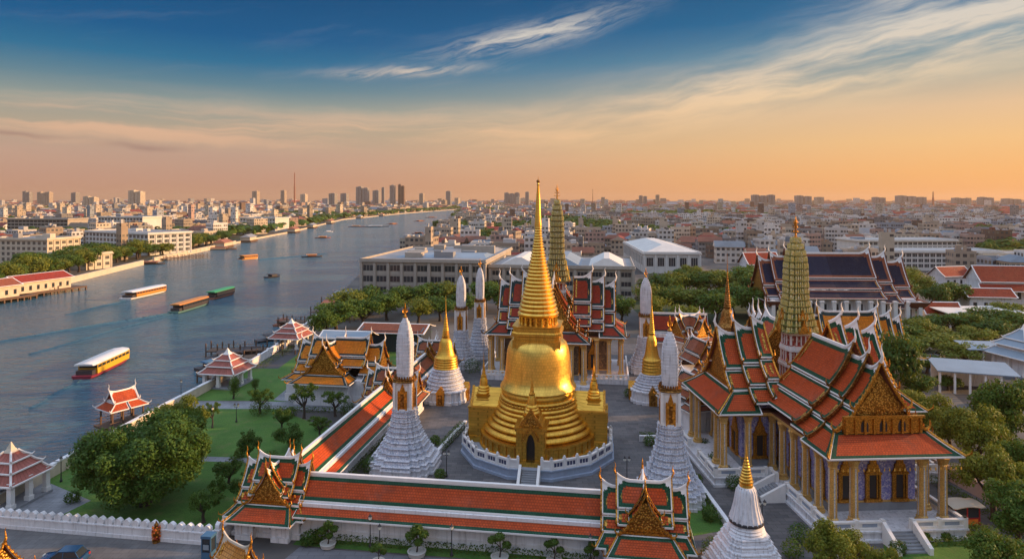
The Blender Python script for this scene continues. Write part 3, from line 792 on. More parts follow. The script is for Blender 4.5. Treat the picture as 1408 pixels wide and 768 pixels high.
sheet('viharn_terrace', [(-43, 118), (-24, 112.5), (-24, 128), (-43, 130)], 0.02, 'path_paving')
sheet('riverside_terrace', [(-60.2, 71.5), (-52.5, 71.5), (-50.5, 78.5), (-60, 84)], 0.02, 'path_paving')
sheet('street', [(-110, 54), (-28, 47), (20, 44), (20, 56), (-28, 60.5), (-110, 66.5)], 0.008, 'asphalt')
# kerb and footway along the white wall
mb = MB(); mb.poly([(-110, 66.5, .12), (-28, 60.5, .12), (-28, 68.6, .12), (-31.3, 68.7, .12), (-60.3, 72.8, .12), (-110, 76, .12)], 0)
mb.poly([(-110, 66.5, 0), (-28, 60.5, 0), (-28, 60.5, .12), (-110, 66.5, .12)], 1)
struct(mb, 'footway', ['footway', 'concrete'])
mb = MB()
mb.poly([(-110, 64.6, .014), (-28, 58.8, .014), (-28, 58.66, .014), (-110, 64.46, .014)])
for k in range(14):
    a = -100 + k * 6; yy = lambda x: 60.6 - (x + 28) * 5.6 / 82 - 1.2 - 3
    mb.poly([(a, yy(a), .014), (a + 2.4, yy(a + 2.4), .014), (a + 2.4, yy(a + 2.4) - .14, .014), (a, yy(a) - .14, .014)])
struct(mb, 'road_marking', 'line_paint')
sheet('front_terrace', [court(-16.6, -4.5), court(14, -4.5), court(16, -24), court(-20, -24)], 0.014, 'slab_paving')
sheet('gallery_lawn', [court(-17.5, -2.0), court(15, -2.0), court(15, -4.2), court(-17.5, -4.2)], 0.02, 'lawn_grass')
sheet('side_court_paving', [(20, 58), (60, 56), (62, 120), (26, 120), (22, 80)], 0.009, 'court_paving')
sheet('planted_bed', [G(935, 640)[:2], G(948, 640)[:2], G(1000, 728)[:2], G(945, 738)[:2]], 0.03, 'lawn_grass')
sheet('east_lawn', [G(1215, 748)[:2], G(1345, 742)[:2], G(1380, 790)[:2], G(1215, 790)[:2]], 0.03, 'lawn_grass')
sheet('east_drive', [(56, 92), (62, 92), (66, 66), (72, 50), (56, 50), (55, 66)], 0.013, 'slab_paving')
sheet('car_park', [(78, 110), (150, 105), (190, 190), (92, 150)], 0.012, 'asphalt')
sheet('park_lawn', [(92, 150), (190, 190), (170, 240), (80, 215), (70, 150)], 0.016, 'grove_ground')
sheet('grove_lawn', [(40, 150), (72, 150), (90, 235), (40, 235)], 0.016, 'grove_ground')
sheet('quay_road', [(-56.5, 140), (-50, 140), (-50, 195), (-58, 200)], 0.018, 'asphalt')

# ================================================================== GOLD CHEDI
def gold_chedi():
    x, y, _ = G(740, 617)
    t = thing('golden_chedi', 'great gold bell-shaped stupa with ringed spire in the middle of the court', 'stupa', (x, y, 0), RC)
    # terrace
    n = 12
    P12 = [(cos(2 * pi * (k + .5) / n), sin(2 * pi * (k + .5) / n)) for k in range(n)]
    mb = MB(); mb.lathe([(11.2, 0), (11.2, .35), (10.95, .4), (10.95, 1.15), (11.1, 1.2), (11.1, 1.35), (8, 1.36)], plan=P12); mb.build('terrace', 'blue_stone', t)
    # balustrade, one wall with dark grilles on each of ten sides
    for k in range(n):
        a0, a1 = P12[k - 1], P12[k]
        mid = ((a0[0] + a1[0]) / 2, (a0[1] + a1[1]) / 2)
        ang = atan2(mid[1], mid[0])
        if abs(ang + pi / 2) < .2 or abs(ang - pi / 2) < .2: rng = ((0, .22), (.78, 1))
        else: rng = ((0, 1),)
        for u0, u1 in rng:
            b = MB(); gl = MB()
            p0 = Vector((a0[0] + (a1[0] - a0[0]) * u0, a0[1] + (a1[1] - a0[1]) * u0)) * 10.75
            p1 = Vector((a0[0] + (a1[0] - a0[0]) * u1, a0[1] + (a1[1] - a0[1]) * u1)) * 10.75
            d = p1 - p0; c = (p0 + p1) / 2; an = atan2(d.y, d.x); L = d.length
            b.obox(c, an, L, .3, 1.35, 1.6); b.obox(c, an, L, .34, 2.3, 2.52); b.obox(c, an, L, .18, 1.6, 2.3)
            m_ = 3 if L > 3 else 1
            for j in range(m_):
                q = p0 + d * ((j + .5) / m_)
                if L > 3:
                    for dd in (-.42, 0, .42):
                        gq = q + d.normalized() * dd
                        gl.obox(gq, an, .3, .26, 1.72, 2.2)
            for j in range(m_ + 1):
                q = p0 + d * (j / m_); b.obox(q, an, .34, .42, 1.35, 2.75); b.ball((q.x, q.y, 2.86), .17, 0, 8, 5)
            o = b.build('balustrade', 'white_trim', t)
            if gl.v: gl.build('grille', 'navy_panel', o)
    mb = MB()
    for k in range(8): mb.box(-.95, .95, -12.9 + k * .3, -10.9, .0 if k == 0 else k * .17, (k + 1) * .17)
    mb.build('stair', 'grey_stone', t)
    for s in (-1, 1):
        mb = MB(); mb.loft([[(s * 1.05, -13.1, 0), (s * 1.4, -13.1, 0), (s * 1.4, -13.1, .5), (s * 1.05, -13.1, .5)], [(s * 1.05, -10.7, 0), (s * 1.4, -10.7, 0), (s * 1.4, -10.7, 2.0), (s * 1.05, -10.7, 2.0)]])
        mb.build('stair_wall', 'white_trim', t)
    N = 96
    # drum with pilasters
    mb = MB(); mb.lathe([(8.5, 1.3), (8.5, 1.6), (8.2, 1.7), (8.2, 2.9), (8.4, 3.0), (8.4, 3.2), (7.6, 3.3)], N)
    for k in range(40):
        a = 2 * pi * k / 40; mb.obox((8.22 * cos(a), 8.22 * sin(a)), a, .28, .5, 1.6, 2.98)
    mb.build('drum', 'gold', t, 35)
    # moulded rings
    prof = [(8.2, 3.25)]
    def torus(r, z, hh, out):
        for k in range(7):
            u = k / 6; prof.append((r + out * .8 * sin(pi * u), z + hh * u))
    lv = [(7.55, 3.3, .85, .5), (7.1, 4.15, .75, .45), (6.55, 4.9, .55, .4), (6.15, 5.45, .7, .42), (5.8, 6.15, .5, .3), (5.6, 6.65, .6, .32), (5.45, 7.25, .35, .18), (5.25, 7.6, .55, .32), (5.15, 8.15, .75, .16)]
    for r, z, hh, out in lv: torus(r, z, hh, out)
    prof.append((5.0, 9.1))
    mb = MB(); mb.lathe(prof, N)
    for k in range(64):
        a = 2 * pi * (k + .5) / 64; mb.ball((5.5 * cos(a), 5.5 * sin(a), 7.5), .2, 0, 6, 4)
    mb.build('ring_base', 'gold', t, 40)
    # bell
    bell = [(5.15, 9.0), (5.42, 9.06), (5.5, 9.25), (5.38, 9.5), (5.05, 9.95), (4.86, 10.6), (4.74, 11.6), (4.64, 12.8), (4.55, 13.8), (4.38, 14.8), (4.1, 15.5), (3.6, 16.0), (2.8, 16.3), (1.5, 16.4)]
    mb = MB(); mb.lathe(bell, N); mb.build('bell', 'gold_plain', t, 40)
    # harmika and neck
    mb = MB(); sq = redent((1, .93, .86, .8))
    mb.lathe([(3.4, 15.0), (3.4, 16.2), (3.2, 16.3), (3.2, 16.8), (3.5, 16.95), (3.5, 17.3), (3.35, 17.45)], plan=sq)
    mb.lathe([(3.3, 17.4), (3.3, 18.0), (3.42, 18.1), (3.42, 18.25), (2.4, 18.3)], plan=sq)
    mb.build('harmika', 'gold', t)
    mb = MB(); mb.lathe([(2.3, 18.2), (2.3, 19.4)], 48); mb.build('neck', 'gold_shade', t, 40)
    pm_ = MB(); pm_.lathe([(.24, 0), (.24, .1), (.17, .16), (.17, 1.0), (.26, 1.1)], 8); pr = pm_.build('neck_column', 'gold_plain', t, 40)
    for k in range(20):
        a = 2 * pi * k / 20; q = (2.62 * cos(a), 2.62 * sin(a), 18.28)
        if k: put(pr, t, q)
        else: pr.location = q
    # ringed spire
    prof = [(2.3, 19.35), (2.95, 19.4)]
    z = 19.45; r = 2.95; nr = 27
    for k in range(nr):
        u = k / (nr - 1); r = 2.9 * (1 - u) ** 1.42 + .52 * u ** 1.2; hh = .60 * (1 - u) + .34 * u
        for j in range(5): prof.append((r - .22 * (1 - .6 * u) + (.30 * (1 - .6 * u)) * sin(pi * j / 4), z + hh * j / 4))
        z += hh
    ztop = z
    mb = MB(); mb.lathe(prof + [(.4, z)], 64); mb.build('spire_rings', 'gold_plain', t, 45)
    tip = 39.0
    mb = MB(); mb.lathe([(.5, ztop - .1), (.54, ztop + .3), (.46, ztop + .8), (.42, ztop + 1.4), (.30, ztop + (tip - ztop) * .6), (.13, tip - .8), (.16, tip - .7), (.08, tip - .5)], 20)
    mb.build('spire_tip', 'gold_plain', t, 40)
    mb = MB(); mb.ball((0, 0, tip - .3), .26, 0, 10, 8); mb.lathe([(.05, tip - .1), (.01, tip + .5)], 6)
    mb.lathe([(.05, tip - .9), (.24, tip - .8), (.05, tip - .7)], 10); mb.build('finial', 'gold_old', t, 40)
    # four porches
    for ang in (-pi / 2, 0, pi / 2, pi):
        po = thing('porch', None, None, (0, 0, 0), ang + pi / 2); po.parent = t
        side = abs(sin(ang)) < .5
        y0, y1 = -9.7, -5.2; hw = 1.9; zt = 5.9
        if side: hw = 1.95
        mb = MB()
        # block with an arched doorway cut through its front
        dw, dz = .56, 4.3
        mb.box(-hw, -dw, y0, y0 + 1.2, 1.35, zt); mb.box(dw, hw, y0, y0 + 1.2, 1.35, zt)
        arch = [(-dw, dz)] + [(-dw + dw * u, dz + 1.25 * sin(u * pi / 2) ** .8) for u in (.25, .5, .75, 1)] + [(dw - dw * u, dz + 1.25 * sin(u * pi / 2) ** .8) for u in (.75, .5, .25)] + [(dw, dz)]
        up = [(dw, zt), (-dw, zt)]
        for pa, pb in zip(arch, arch[1:]):
            mb.poly([(pa[0], y0, pa[1]), (pb[0], y0, pb[1]), (pb[0], y0, zt), (pa[0], y0, zt)])
            mb.poly([(pa[0], y0, pa[1]), (pa[0], y0 + 1.2, pa[1]), (pb[0], y0 + 1.2, pb[1]), (pb[0], y0, pb[1])])
        mb.box(-dw, dw, y0 + .05, y0 + 1.2, dz + 1.3, zt)
        mb.box(-hw, hw, y0 + 1.2, y1, 1.35, zt)
        mb.box(-hw - .16, hw + .16, y0 - .16, y1, 1.352, 1.95); mb.box(-hw - .12, -dw - .0, y0 - .12, y1, 1.95, 2.2); mb.box(dw, hw + .12, y0 - .12, y1, 1.95, 2.2)
        mb.box(-hw - .14, hw + .14, y0 - .14, y1, zt, zt + .3); mb.box(-hw - .26, hw + .26, y0 - .26, y1, zt + .3, zt + .5)
        for s in (-1, 1):
            mb.box(s * 1.45 - .32, s * 1.45 + .32, y0 - .22, y0 + .1, 2.2, zt)
        # doorway base opened again by a dark leaf, below
        mb.build('porch_block', 'gold', po)
        mb = MB(); mb.box(-dw, dw, y0 + .75, y0 + 1.19, 1.36, dz + 1.2); mb.box(-.03, .03, y0 + .72, y0 + .75, 1.37, dz + 1.1); mb.build('door', 'dark', po)
        # gable above the door
        mb = MB()
        for (hw2, zb, zp, yy) in ((1.25, dz + .4, zt + .9, y0 - .30), (1.6, zt + .5, zt + 3.0, y0 + .05)):
            out = [(-hw2, zb), (-hw2 * .72, zb + (zp - zb) * .30), (-hw2 * .32, zb + (zp - zb) * .66), (0, zp), (hw2 * .32, zb + (zp - zb) * .66), (hw2 * .72, zb + (zp - zb) * .30), (hw2, zb)]
            inn = [(x_ * .72, zb + (z_ - zb) * .74) for x_, z_ in out]
            for pa, pb, qa, qb in zip(out, out[1:], inn, inn[1:]):
                mb.poly([(pa[0], yy, pa[1]), (pb[0], yy, pb[1]), (qb[0], yy, qb[1]), (qa[0], yy, qa[1])])
                mb.poly([(pa[0], yy, pa[1]), (pa[0], yy + .34, pa[1]), (pb[0], yy + .34, pb[1]), (pb[0], yy, pb[1])])
                mb.poly([(qa[0], yy, qa[1]), (qb[0], yy, qb[1]), (qb[0], yy + .34, qb[1]), (qa[0], yy + .34, qa[1])])
        mb.build('gable', 'gold_trim', po)
        mb = MB(); mb.poly([(-1.5, y0 + .25, zt + .5), (1.5, y0 + .25, zt + .5), (0, y0 + .25, zt + 2.7)]); mb.build('gable_panel', 'gold_relief', po)
        # roof behind the gable
        mb = MB(); mb.loft([[(-1.6, y0 + .3, zt + .5), (1.6, y0 + .3, zt + .5), (0, y0 + .3, zt + 2.8)], [(-1.6, y1 + .6, zt + .5), (1.6, y1 + .6, zt + .5), (0, y1 + .6, zt + 2.8)]]); mb.build('porch_roof', 'gold', po)
        # small spire
        cx, cz = 0, zt + 1.3; cyy = y0 + 1.7
        mb = MB(); mb.lathe([(1.15, cz - .6), (1.15, cz), (1.0, cz + .1), (1.0, cz + .5), (1.08, cz + .6)], c=(cx, cyy), plan=sq)
        prof = [(1.0, cz + .6)]
        for r_, z_ in ((1.0, .6), (.86, 1.0), (.74, 1.35)): prof += [(r_, cz + z_), (r_ + .08, cz + z_ + .16), (r_, cz + z_ + .32)]
        prof += [(.62, cz + 1.75), (.56, cz + 2.5), (.38, cz + 2.95), (.42, cz + 3.0), (.42, cz + 3.2), (.3, cz + 3.25)]
        for k in range(9): prof += [(.3 - .024 * k, cz + 3.3 + k * .2), (.25 - .024 * k, cz + 3.4 + k * .2)]
        prof += [(.06, cz + 5.2), (.01, cz + 6.6)]
        mb.lathe(prof, 20, (cx, cyy)); mb.build('porch_spire', 'gold', po, 50)
gold_chedi()

# ================================================================== WHITE PRANGS AND SMALLER STUPAS
def stepped(z0, z1, r0, r1, n, pw=1.6, out=.10):
    pr = []
    for k in range(n):
        u0, u1 = k / n, (k + 1) / n
        ra = r1 + (r0 - r1) * (1 - u0) ** pw; rb = r1 + (r0 - r1) * (1 - u1) ** pw
        za, zb = z0 + (z1 - z0) * u0, z0 + (z1 - z0) * u1; h = zb - za
        pr += [(ra + out * .6, za), (ra + out * .6, za + .14 * h), (ra - .02, za + .2 * h), (ra - .06, za + .48 * h), (ra + out, za + .56 * h), (ra + out * 1.2, za + .7 * h), (rb + (ra - rb) * .4, za + .76 * h), (rb + (ra - rb) * .2, za + .98 * h)]
    return pr
def prang(label, px, py, hw, ztop, zn0, zn1, rneck, rhead, group='white prang towers of the court', rz=RC):
    x, y, _ = G(px, py)
    t = thing('white_prang', label, 'prang', (x, y, 0), rz, group)
    P = redent((1.0, .86, .70, .44))
    mb = MB(); mb.lathe([(hw, 0), (hw, .35), (hw * .97, .4), (hw * .97, .9), (hw, 1.0), (hw, 1.15)], plan=P); mb.build('plinth', 'white_stone', t)
    mb = MB(); mb.lathe(stepped(1.15, zn0, hw * .95, rneck * 1.1, 11, 2.1, .07), plan=P)
    # rows of small guardian figures and antefixes on the tiers
    n = 11
    for k in range(2, n - 1, 3):
        u0 = k / n; r = rneck * 1.1 + (hw * .95 - rneck * 1.1) * (1 - u0) ** 2.1; z = 1.15 + (zn0 - 1.15) * (u0 + .74 / n); r2 = rneck * 1.1 + (hw * .95 - rneck * 1.1) * (1 - (k + 1) / n) ** 2.1
        m_ = max(3, int(r * 2.4))
        for q in range(4):
            ca, sa = cos(q * pi / 2), sin(q * pi / 2)
            for j in range(m_):
                yy = (j + .5) / m_ * 2 - 1; f = 1.0 if abs(yy) < .44 else (.86 if abs(yy) < .7 else .70)
                xx = r2 * f + .12; yy *= r2 * .84
                px_, py_ = xx * ca - yy * sa, xx * sa + yy * ca
                mb.loft([[(px_ + a * .10, py_ + b * .10, z - .1) for a, b in ((-1, -1), (1, -1), (1, 1), (-1, 1))], [(px_ + a * .07, py_ + b * .07, z + .18) for a, b in ((-1, -1), (1, -1), (1, 1), (-1, 1))], [(px_ + a * .02, py_ + b * .02, z + .36) for a, b in ((-1, -1), (1, -1), (1, 1), (-1, 1))]])
    mb.build('stepped_base', 'mosaic_porcelain', t)
    mb = MB(); mb.lathe([(rneck * 1.0, zn0 - .1), (rneck * .92, zn0 + .2), (rneck * .86, zn0 + .3), (rneck * .86, zn1 - .3), (rneck * 1.02, zn1)], plan=redent((.9, .84, .8, .55)))
    for a in (-1, 1):
        for b in (-1, 1): mb.box(a * rneck * .80 - .16, a * rneck * .80 + .16, b * rneck * .80 - .16, b * rneck * .80 + .16, zn0, zn1)
    mb.build('tower_body', 'white_trim', t)
    pn = MB(); w_ = rneck * .33; hh = zn1 - zn0
    xo = rneck * .80
    out = [(-w_, zn0 + .15), (-w_, zn0 + hh * .62), (-w_ * .55, zn0 + hh * .78), (0, zn1 - .05), (w_ * .55, zn0 + hh * .78), (w_, zn0 + hh * .62), (w_, zn0 + .15)]
    pn.loft([[(a, -xo + .2, b) for a, b in out], [(a, -xo - .14, b) for a, b in out]], 0)
    pn.box(-w_ * .5, w_ * .5, -xo - .17, -xo - .1, zn0 + .3, zn0 + hh * .6, 1)
    for s in (-1, 1): pn.box(s * w_ * 1.15 - .09, s * w_ * 1.15 + .09, -xo - .2, -xo + .1, zn0, zn0 + hh * .7)
    nich = pn.build('niche', ['gold_shade', 'gold_old'], t)
    for q in (1, 2, 3): put(nich, t, (0, 0, 0), q * pi / 2)
    mb = MB(); mb.lathe([(rneck * .95, zn1), (rneck * 1.08, zn1 + .12), (rneck * 1.0, zn1 + .3), (rneck * 1.1, zn1 + .45), (rneck * .9, zn1 + .5)], plan=redent((1, .88, .76, .5)))
    for k in range(24):
        a = 2 * pi * k / 24; mb.obox((rneck * .98 * cos(a), rneck * .98 * sin(a)), a, .12, .16, zn1 + .4, zn1 + .85)
    mb.build('gilded_collar', 'gold_old', t)
    # corn-cob head: seven tiers of antefixes narrowing to a dome
    mb = MB(); PH = redent((1.0, .95, .86, .62)); z0, z1 = zn1 + .5, ztop; n = 17; pr = []
    for k in range(n):
        u0, u1 = k / n, (k + 1) / n
        f = lambda u: rhead * (.96 + .08 * sin(pi * min(1, u * 1.3))) * (1 - max(0, (u - .55) / .45) ** 2.5 * .86)
        ra, rb = f(u0), f(u1); za, zb = z0 + (z1 - z0) * u0, z0 + (z1 - z0) * u1; h = zb - za
        pr += [(ra * .975, za), (ra, za + .06 * h), (ra * .5 + rb * .5 + .01, za + .80 * h), (rb * .97, za + .86 * h), (rb * .965, zb)]
    mb.lathe(pr, plan=PH)
    for q in range(16):
        a = 2 * pi * q / 16
        pts = [(f(u) * 1.0 * cos(a), f(u) * 1.0 * sin(a), z0 + (z1 - z0) * u) for u in (0, .15, .3, .45, .6, .72, .82, .9, .95)]
        mb.tube(pts, [.055 * max(.35, f(u) / rhead) for u in (0, .15, .3, .45, .6, .72, .82, .9, .95)], 5)
    mb.build('tower_head', 'white_stone', t)
    mb = MB(); mb.lathe([(.22, ztop - .15), (.3, ztop + .1), (.12, ztop + .25), (.09, ztop + .9), (.16, ztop + 1.0), (.02, ztop + 1.9)], 8)
    for q in range(4):
        a = q * pi / 2 + pi / 4; mb.tube([(.08 * cos(a), .08 * sin(a), ztop + .5), (.36 * cos(a), .36 * sin(a), ztop + .7), (.33 * cos(a), .33 * sin(a), ztop + 1.1)], [.07, .06, .01], 4)
    mb.build('finial', 'gold_trim', t, 50)
    return t
prang('white stepped prang tower between the left gallery and the gold stupa', 557, 641, 4.55, 20.2, 8.0, 11.6, 1.42, .98)
prang('white prang tower with rounded ribbed head just behind the front right gate', 921, 684, 4.0, 20.2, 9.1, 13.0, 1.28, .92)
prang('slim white prang tower directly behind the gold-topped chedi left of the stupa', 634, 503, 3.3, 19.8, 7.9, 12.2, 1.3, .93)
prang('slim white prang tower beside the left wing of the columned temple', 660, 490, 3.3, 20.6, 9.0, 12.6, 1.2, .88)
prang('white prang tower behind the gold-topped chedi right of the columned temple', 888, 510, 3.7, 19.8, 7.4, 11.5, 1.45, 1.12)

def gold_top_chedi(name, label, px, py, hw, zw, zg, zt, white=True, base_m='white_stone', top='gold', rz=RC, door=True, brk=.47, at=None):
    """white tiered base below a gilded bell and ringed spire"""
    x, y = at or G(px, py)[:2]
    t = thing(name, label, 'chedi', (x, y, 0), rz)
    P = redent((1.0, .88, .76, .5))
    rw = hw * brk
    mb = MB(); mb.lathe([(hw, 0), (hw, .5), (hw * .96, .6), (hw * .94, 1.9), (hw, 2.05), (hw, 2.3)], plan=P); mb.build('plinth', base_m, t)
    mb = MB(); mb.lathe(stepped(2.3, zw, hw * .9, rw, 6, 1.25), 48); mb.build('tiered_base', 'mosaic_porcelain' if white else top, t, 30)
    if door:
        for q in range(4):
            d = MB(); a = q * pi / 2; ca, sa = cos(a), sin(a); d.xf = lambda p_: (p_[0] * ca - p_[1] * sa, p_[0] * sa + p_[1] * ca, p_[2])
            d.box(-.7, .7, -hw - .25, -hw * .8, 0, 2.1); d.loft([[(-.85, -hw - .35, 2.1), (.85, -hw - .35, 2.1), (0, -hw - .35, 3.3)], [(-.85, -hw * .75, 2.1), (.85, -hw * .75, 2.1), (0, -hw * .75, 3.3)]])
            o = d.build('niche', 'gold_trim', t)
            e = MB(d.xf); e.box(-.4, .4, -hw - .3, -hw - .2, .2, 1.9); e.build('niche_door', 'gold_old', o)
    rb = rw * .98
    mb = MB(); pr = [(rb, zw - .05)]
    for k in range(5):
        u = k / 5; r = rb * (1 - .1 * u); z = zw + (zg - zw) * .38 * u; h = (zg - zw) * .38 / 5
        pr += [(r, z), (r + .07, z + h * .3), (r, z + h * .7), (r - .05, z + h * .75)]
    zb = zw + (zg - zw) * .38; H_ = zg - zb
    pr += [(rb * .84, zb), (rb * .72, zb + H_ * .12), (rb * .60, zb + H_ * .4), (rb * .52, zb + H_ * .7), (rb * .40, zb + H_ * .88), (rb * .26, zb + H_ * .95), (rb * .33, zb + H_ * .96), (rb * .33, zg)]
    mb.lathe(pr, 40); mb.build('bell', top, t, 40)
    mb = MB(); pr = [(rb * .34, zg)]; n = 16; z = zg
    for k in range(n):
        u = k / n; r = rb * .30 * (1 - u) ** 1.1 + .07; h = (zt - zg) * .62 / n
        pr += [(r * .82, z), (r, z + h * .3), (r, z + h * .6), (r * .82, z + h * .95)]; z += h
    pr += [(.08, z), (.10, z + .3), (.05, z + (zt - z) * .5), (.012, zt)]
    mb.lathe(pr, 20); mb.build('spire', top, t, 45)
    return t
gold_top_chedi('chedi', 'chedi with gilded spire on white round tiers, left of the gold stupa', 613, 548, 4.0, 5.7, 11.3, 18.6, brk=.56)
gold_top_chedi('chedi', 'chedi with gilded spire on white tiers, right of the columned temple', 896, 549, 3.8, 4.8, 11.9, 20.4)
def white_chedi():
    x, y, _ = G(1026, 790)
    t = thing('white_chedi', 'white bell-shaped chedi with thin gold ringed spire in the right foreground', 'chedi', (x, y, 0), R(3))
    P = redent((1.0, .9, .8, .6))
    mb = MB(); pr = []
    lv = [(3.7, 0, .8), (3.35, .8, .65), (3.05, 1.45, .6), (2.75, 2.05, .6), (2.45, 2.65, .55), (2.15, 3.2, .55), (1.9, 3.75, .5)]
    for r, z, h in lv: pr += [(r, z), (r, z + h * .45), (r - .1, z + h * .55), (r - .12, z + h * .75), (r - .02, z + h * .82), (r - .06, z + h)]
    mb.lathe(pr, plan=P); mb.build('stepped_base', 'white_stone', t)
    mb = MB(); pr = []
    for k in range(4): pr += [(1.75 - .1 * k, 4.2 + .28 * k), (1.82 - .1 * k, 4.32 + .28 * k), (1.72 - .1 * k, 4.42 + .28 * k)]
    mb.lathe(pr, 32); mb.build('ring_base', 'white_stone', t, 40)
    mb = MB(); mb.lathe([(1.62, 5.2), (1.62, 5.42), (1.5, 5.5)], 32); mb.build('black_band', 'iron', t, 40)
    mb = MB(); pr = [(1.55, 5.3), (1.52, 5.55), (1.36, 6.0), (1.16, 6.8), (1.02, 7.6), (.92, 8.2), (.75, 8.5), (.5, 8.6)]; mb.lathe(pr, 32)
    for k in range(20):
        a = 2 * pi * k / 20; mb.tube([(r_ * cos(a), r_ * sin(a), z_) for r_, z_ in pr[:-1]], [.08, .08, .07, .06, .055, .05, .04], 5)
    mb.build('bell', 'white_stone', t, 40)
    mb = MB(); mb.lathe([(.62, 8.5), (.66, 8.8), (.5, 8.9)], 20)
    pr = [(.5, 8.9)]; z = 8.9
    for k in range(9):
        r = .56 * (1 - k / 9) + .1; pr += [(r * .8, z), (r, z + .1), (r, z + .22), (r * .8, z + .3)]; z += .27
    pr += [(.1, z), (.12, z + .15), (.01, z + 1.2)]
    mb.lathe(pr, 16); mb.build('spire', 'gold_plain', t, 45)
white_chedi()
# ================================================================== HALLS AND TEMPLES
def lattice_tower(t, zb, H_, r, stripe, fin=3.0, body='mosaic_greengold', ante='mosaic_antefix', gables=True):
    """tower over a crossing: striped base, flaring niches, corn-cob body"""
    P = redent((1, .9, .8, .52))
    mb = MB(); pr = []
    n = 4; z = zb; hs = stripe / n
    for k in range(n):
        rr = r * (1.02 - .07 * k)
        pr += [(rr * 1.08, z), (rr * 1.08, z + .16 * hs), (rr * .94, z + .22 * hs), (rr * .94, z + .75 * hs), (rr * 1.05, z + .82 * hs), (rr * 1.05, z + hs)]; z += hs
    mb.lathe(pr, plan=P, ms=[(0 if (k % 6) in (1, 2, 3) else 1) for k in range(len(pr) - 1)])
    zz = zb
    for k in range(n):
        rr = r * (1.02 - .07 * k) * .97
        for q in range(4):
            ca, sa = cos(q * pi / 2), sin(q * pi / 2)
            for j in range(5):
                yy = (j / 4 * 2 - 1) * rr * .8; xx = rr * (1 if abs(yy) < rr * .5 else .86)
                c = (xx * ca - yy * sa, xx * sa + yy * ca); mb.obox(c, q * pi / 2, .14, .13, zz + .2 * hs, zz + .8 * hs, 1)
        zz += hs
    mb.build('striped_base', ['mosaic_red', 'white_trim'], t)
    mb = MB(); z0 = zb + stripe; z1 = zb + H_; n = 15; pr = []
    def f(u):
        return r * (1.20 - .42 * u / .28 if u < .28 else (.73 - .05 * (u - .28) / .32 if u < .60 else .68 * (1 - max(0, (u - .60) / .40) ** 2.1 * .86)))
    for k in range(n):
        u0, u1 = k / n, (k + 1) / n; ra, rb = f(u0), f(u1); za, zb_ = z0 + (z1 - z0) * u0, z0 + (z1 - z0) * u1; h = zb_ - za
        pr += [(ra * .96, za), (ra * 1.02, za + .06 * h), (ra * 1.04, za + .2 * h), (ra * .86, za + .26 * h), (rb * .88, za + .9 * h), (rb * .98, zb_)]
    mb.lathe(pr, plan=redent((1, .93, .84, .55)))
    mb.build('tower_body', body, t); mb = MB()
    # antefixes standing on each tier
    for k in range(n):
        u0 = k / n; ra = f(u0) * .98; za = z0 + (z1 - z0) * (u0 + .2 / n); h = (z1 - z0) / n
        for q in range(4):
            ca, sa = cos(q * pi / 2), sin(q * pi / 2)
            m_ = 9
            for j in range(m_):
                yy = (j / (m_ - 1) * 2 - 1) * ra * .9; xx = ra * (1 if abs(yy) < ra * .56 else .84)
                c = (xx * ca - yy * sa, xx * sa + yy * ca)
                mb.loft([[(c[0] + a * .09, c[1] + b * .09, za) for a, b in ((-1, -1), (1, -1), (1, 1), (-1, 1))], [(c[0] + a * .08, c[1] + b * .08, za + h * .5) for a, b in ((-1, -1), (1, -1), (1, 1), (-1, 1))], [(c[0] + a * .01, c[1] + b * .01, za + h * .85) for a, b in ((-1, -1), (1, -1), (1, 1), (-1, 1))]])
    mb.build('antefix_rows', ante, t)
    if gables:
        for q in range(4):
            ang = q * pi / 2
            xf = lambda p_, ca=cos(ang), sa=sin(ang): (p_[0] * ca - p_[1] * sa, p_[0] * sa + p_[1] * ca, p_[2])
            mb = MB(xf); H2 = (z1 - z0)
            for (w_, za, zp, xo) in ((r * .30, z0 + .0 * H2, z0 + .14 * H2, r * 1.25), (r * .24, z0 + .13 * H2, z0 + .25 * H2, r * 1.02)):
                out = [(-w_, za), (-w_ * .8, za + (zp - za) * .38), (-w_ * .35, za + (zp - za) * .66), (0, zp), (w_ * .35, za + (zp - za) * .66), (w_ * .8, za + (zp - za) * .38), (w_, za)]
                mb.loft([[(xo - .5, y, z) for y, z in out], [(xo, y, z) for y, z in out]])
                for s in (-1, 1): mb.tube([(xo, s * w_, za), (xo, s * w_ * 1.25, za + .4), (xo, s * w_ * 1.15, za + 1.1)], [.2, .14, .01], 5)
            mb.build('tower_gable', 'gold_plain' if q in (0,) else 'gold_trim', t)
    zt = zb + H_
    mb = MB(); mb.lathe([(.35, zt - .3), (.42, zt), (.14, zt + .2), (.1, zt + fin * .5), (.2, zt + fin * .55), (.02, zt + fin)], 8)
    for k in range(3):
        for q in range(4):
            a = q * pi / 2; zq = zt + fin * (.22 + .2 * k); l = .6 - .14 * k
            mb.tube([(.05 * cos(a), .05 * sin(a), zq), (l * cos(a), l * sin(a), zq + .12), (l * .9 * cos(a), l * .9 * sin(a), zq + .55)], [.07, .06, .01], 4)
    mb.build('finial', 'gold_trim', t, 50)

def arm_frame(parent, ang):
    return lambda p_: (p_[0] * cos(ang) - p_[1] * sin(ang), p_[0] * sin(ang) + p_[1] * cos(ang), p_[2])

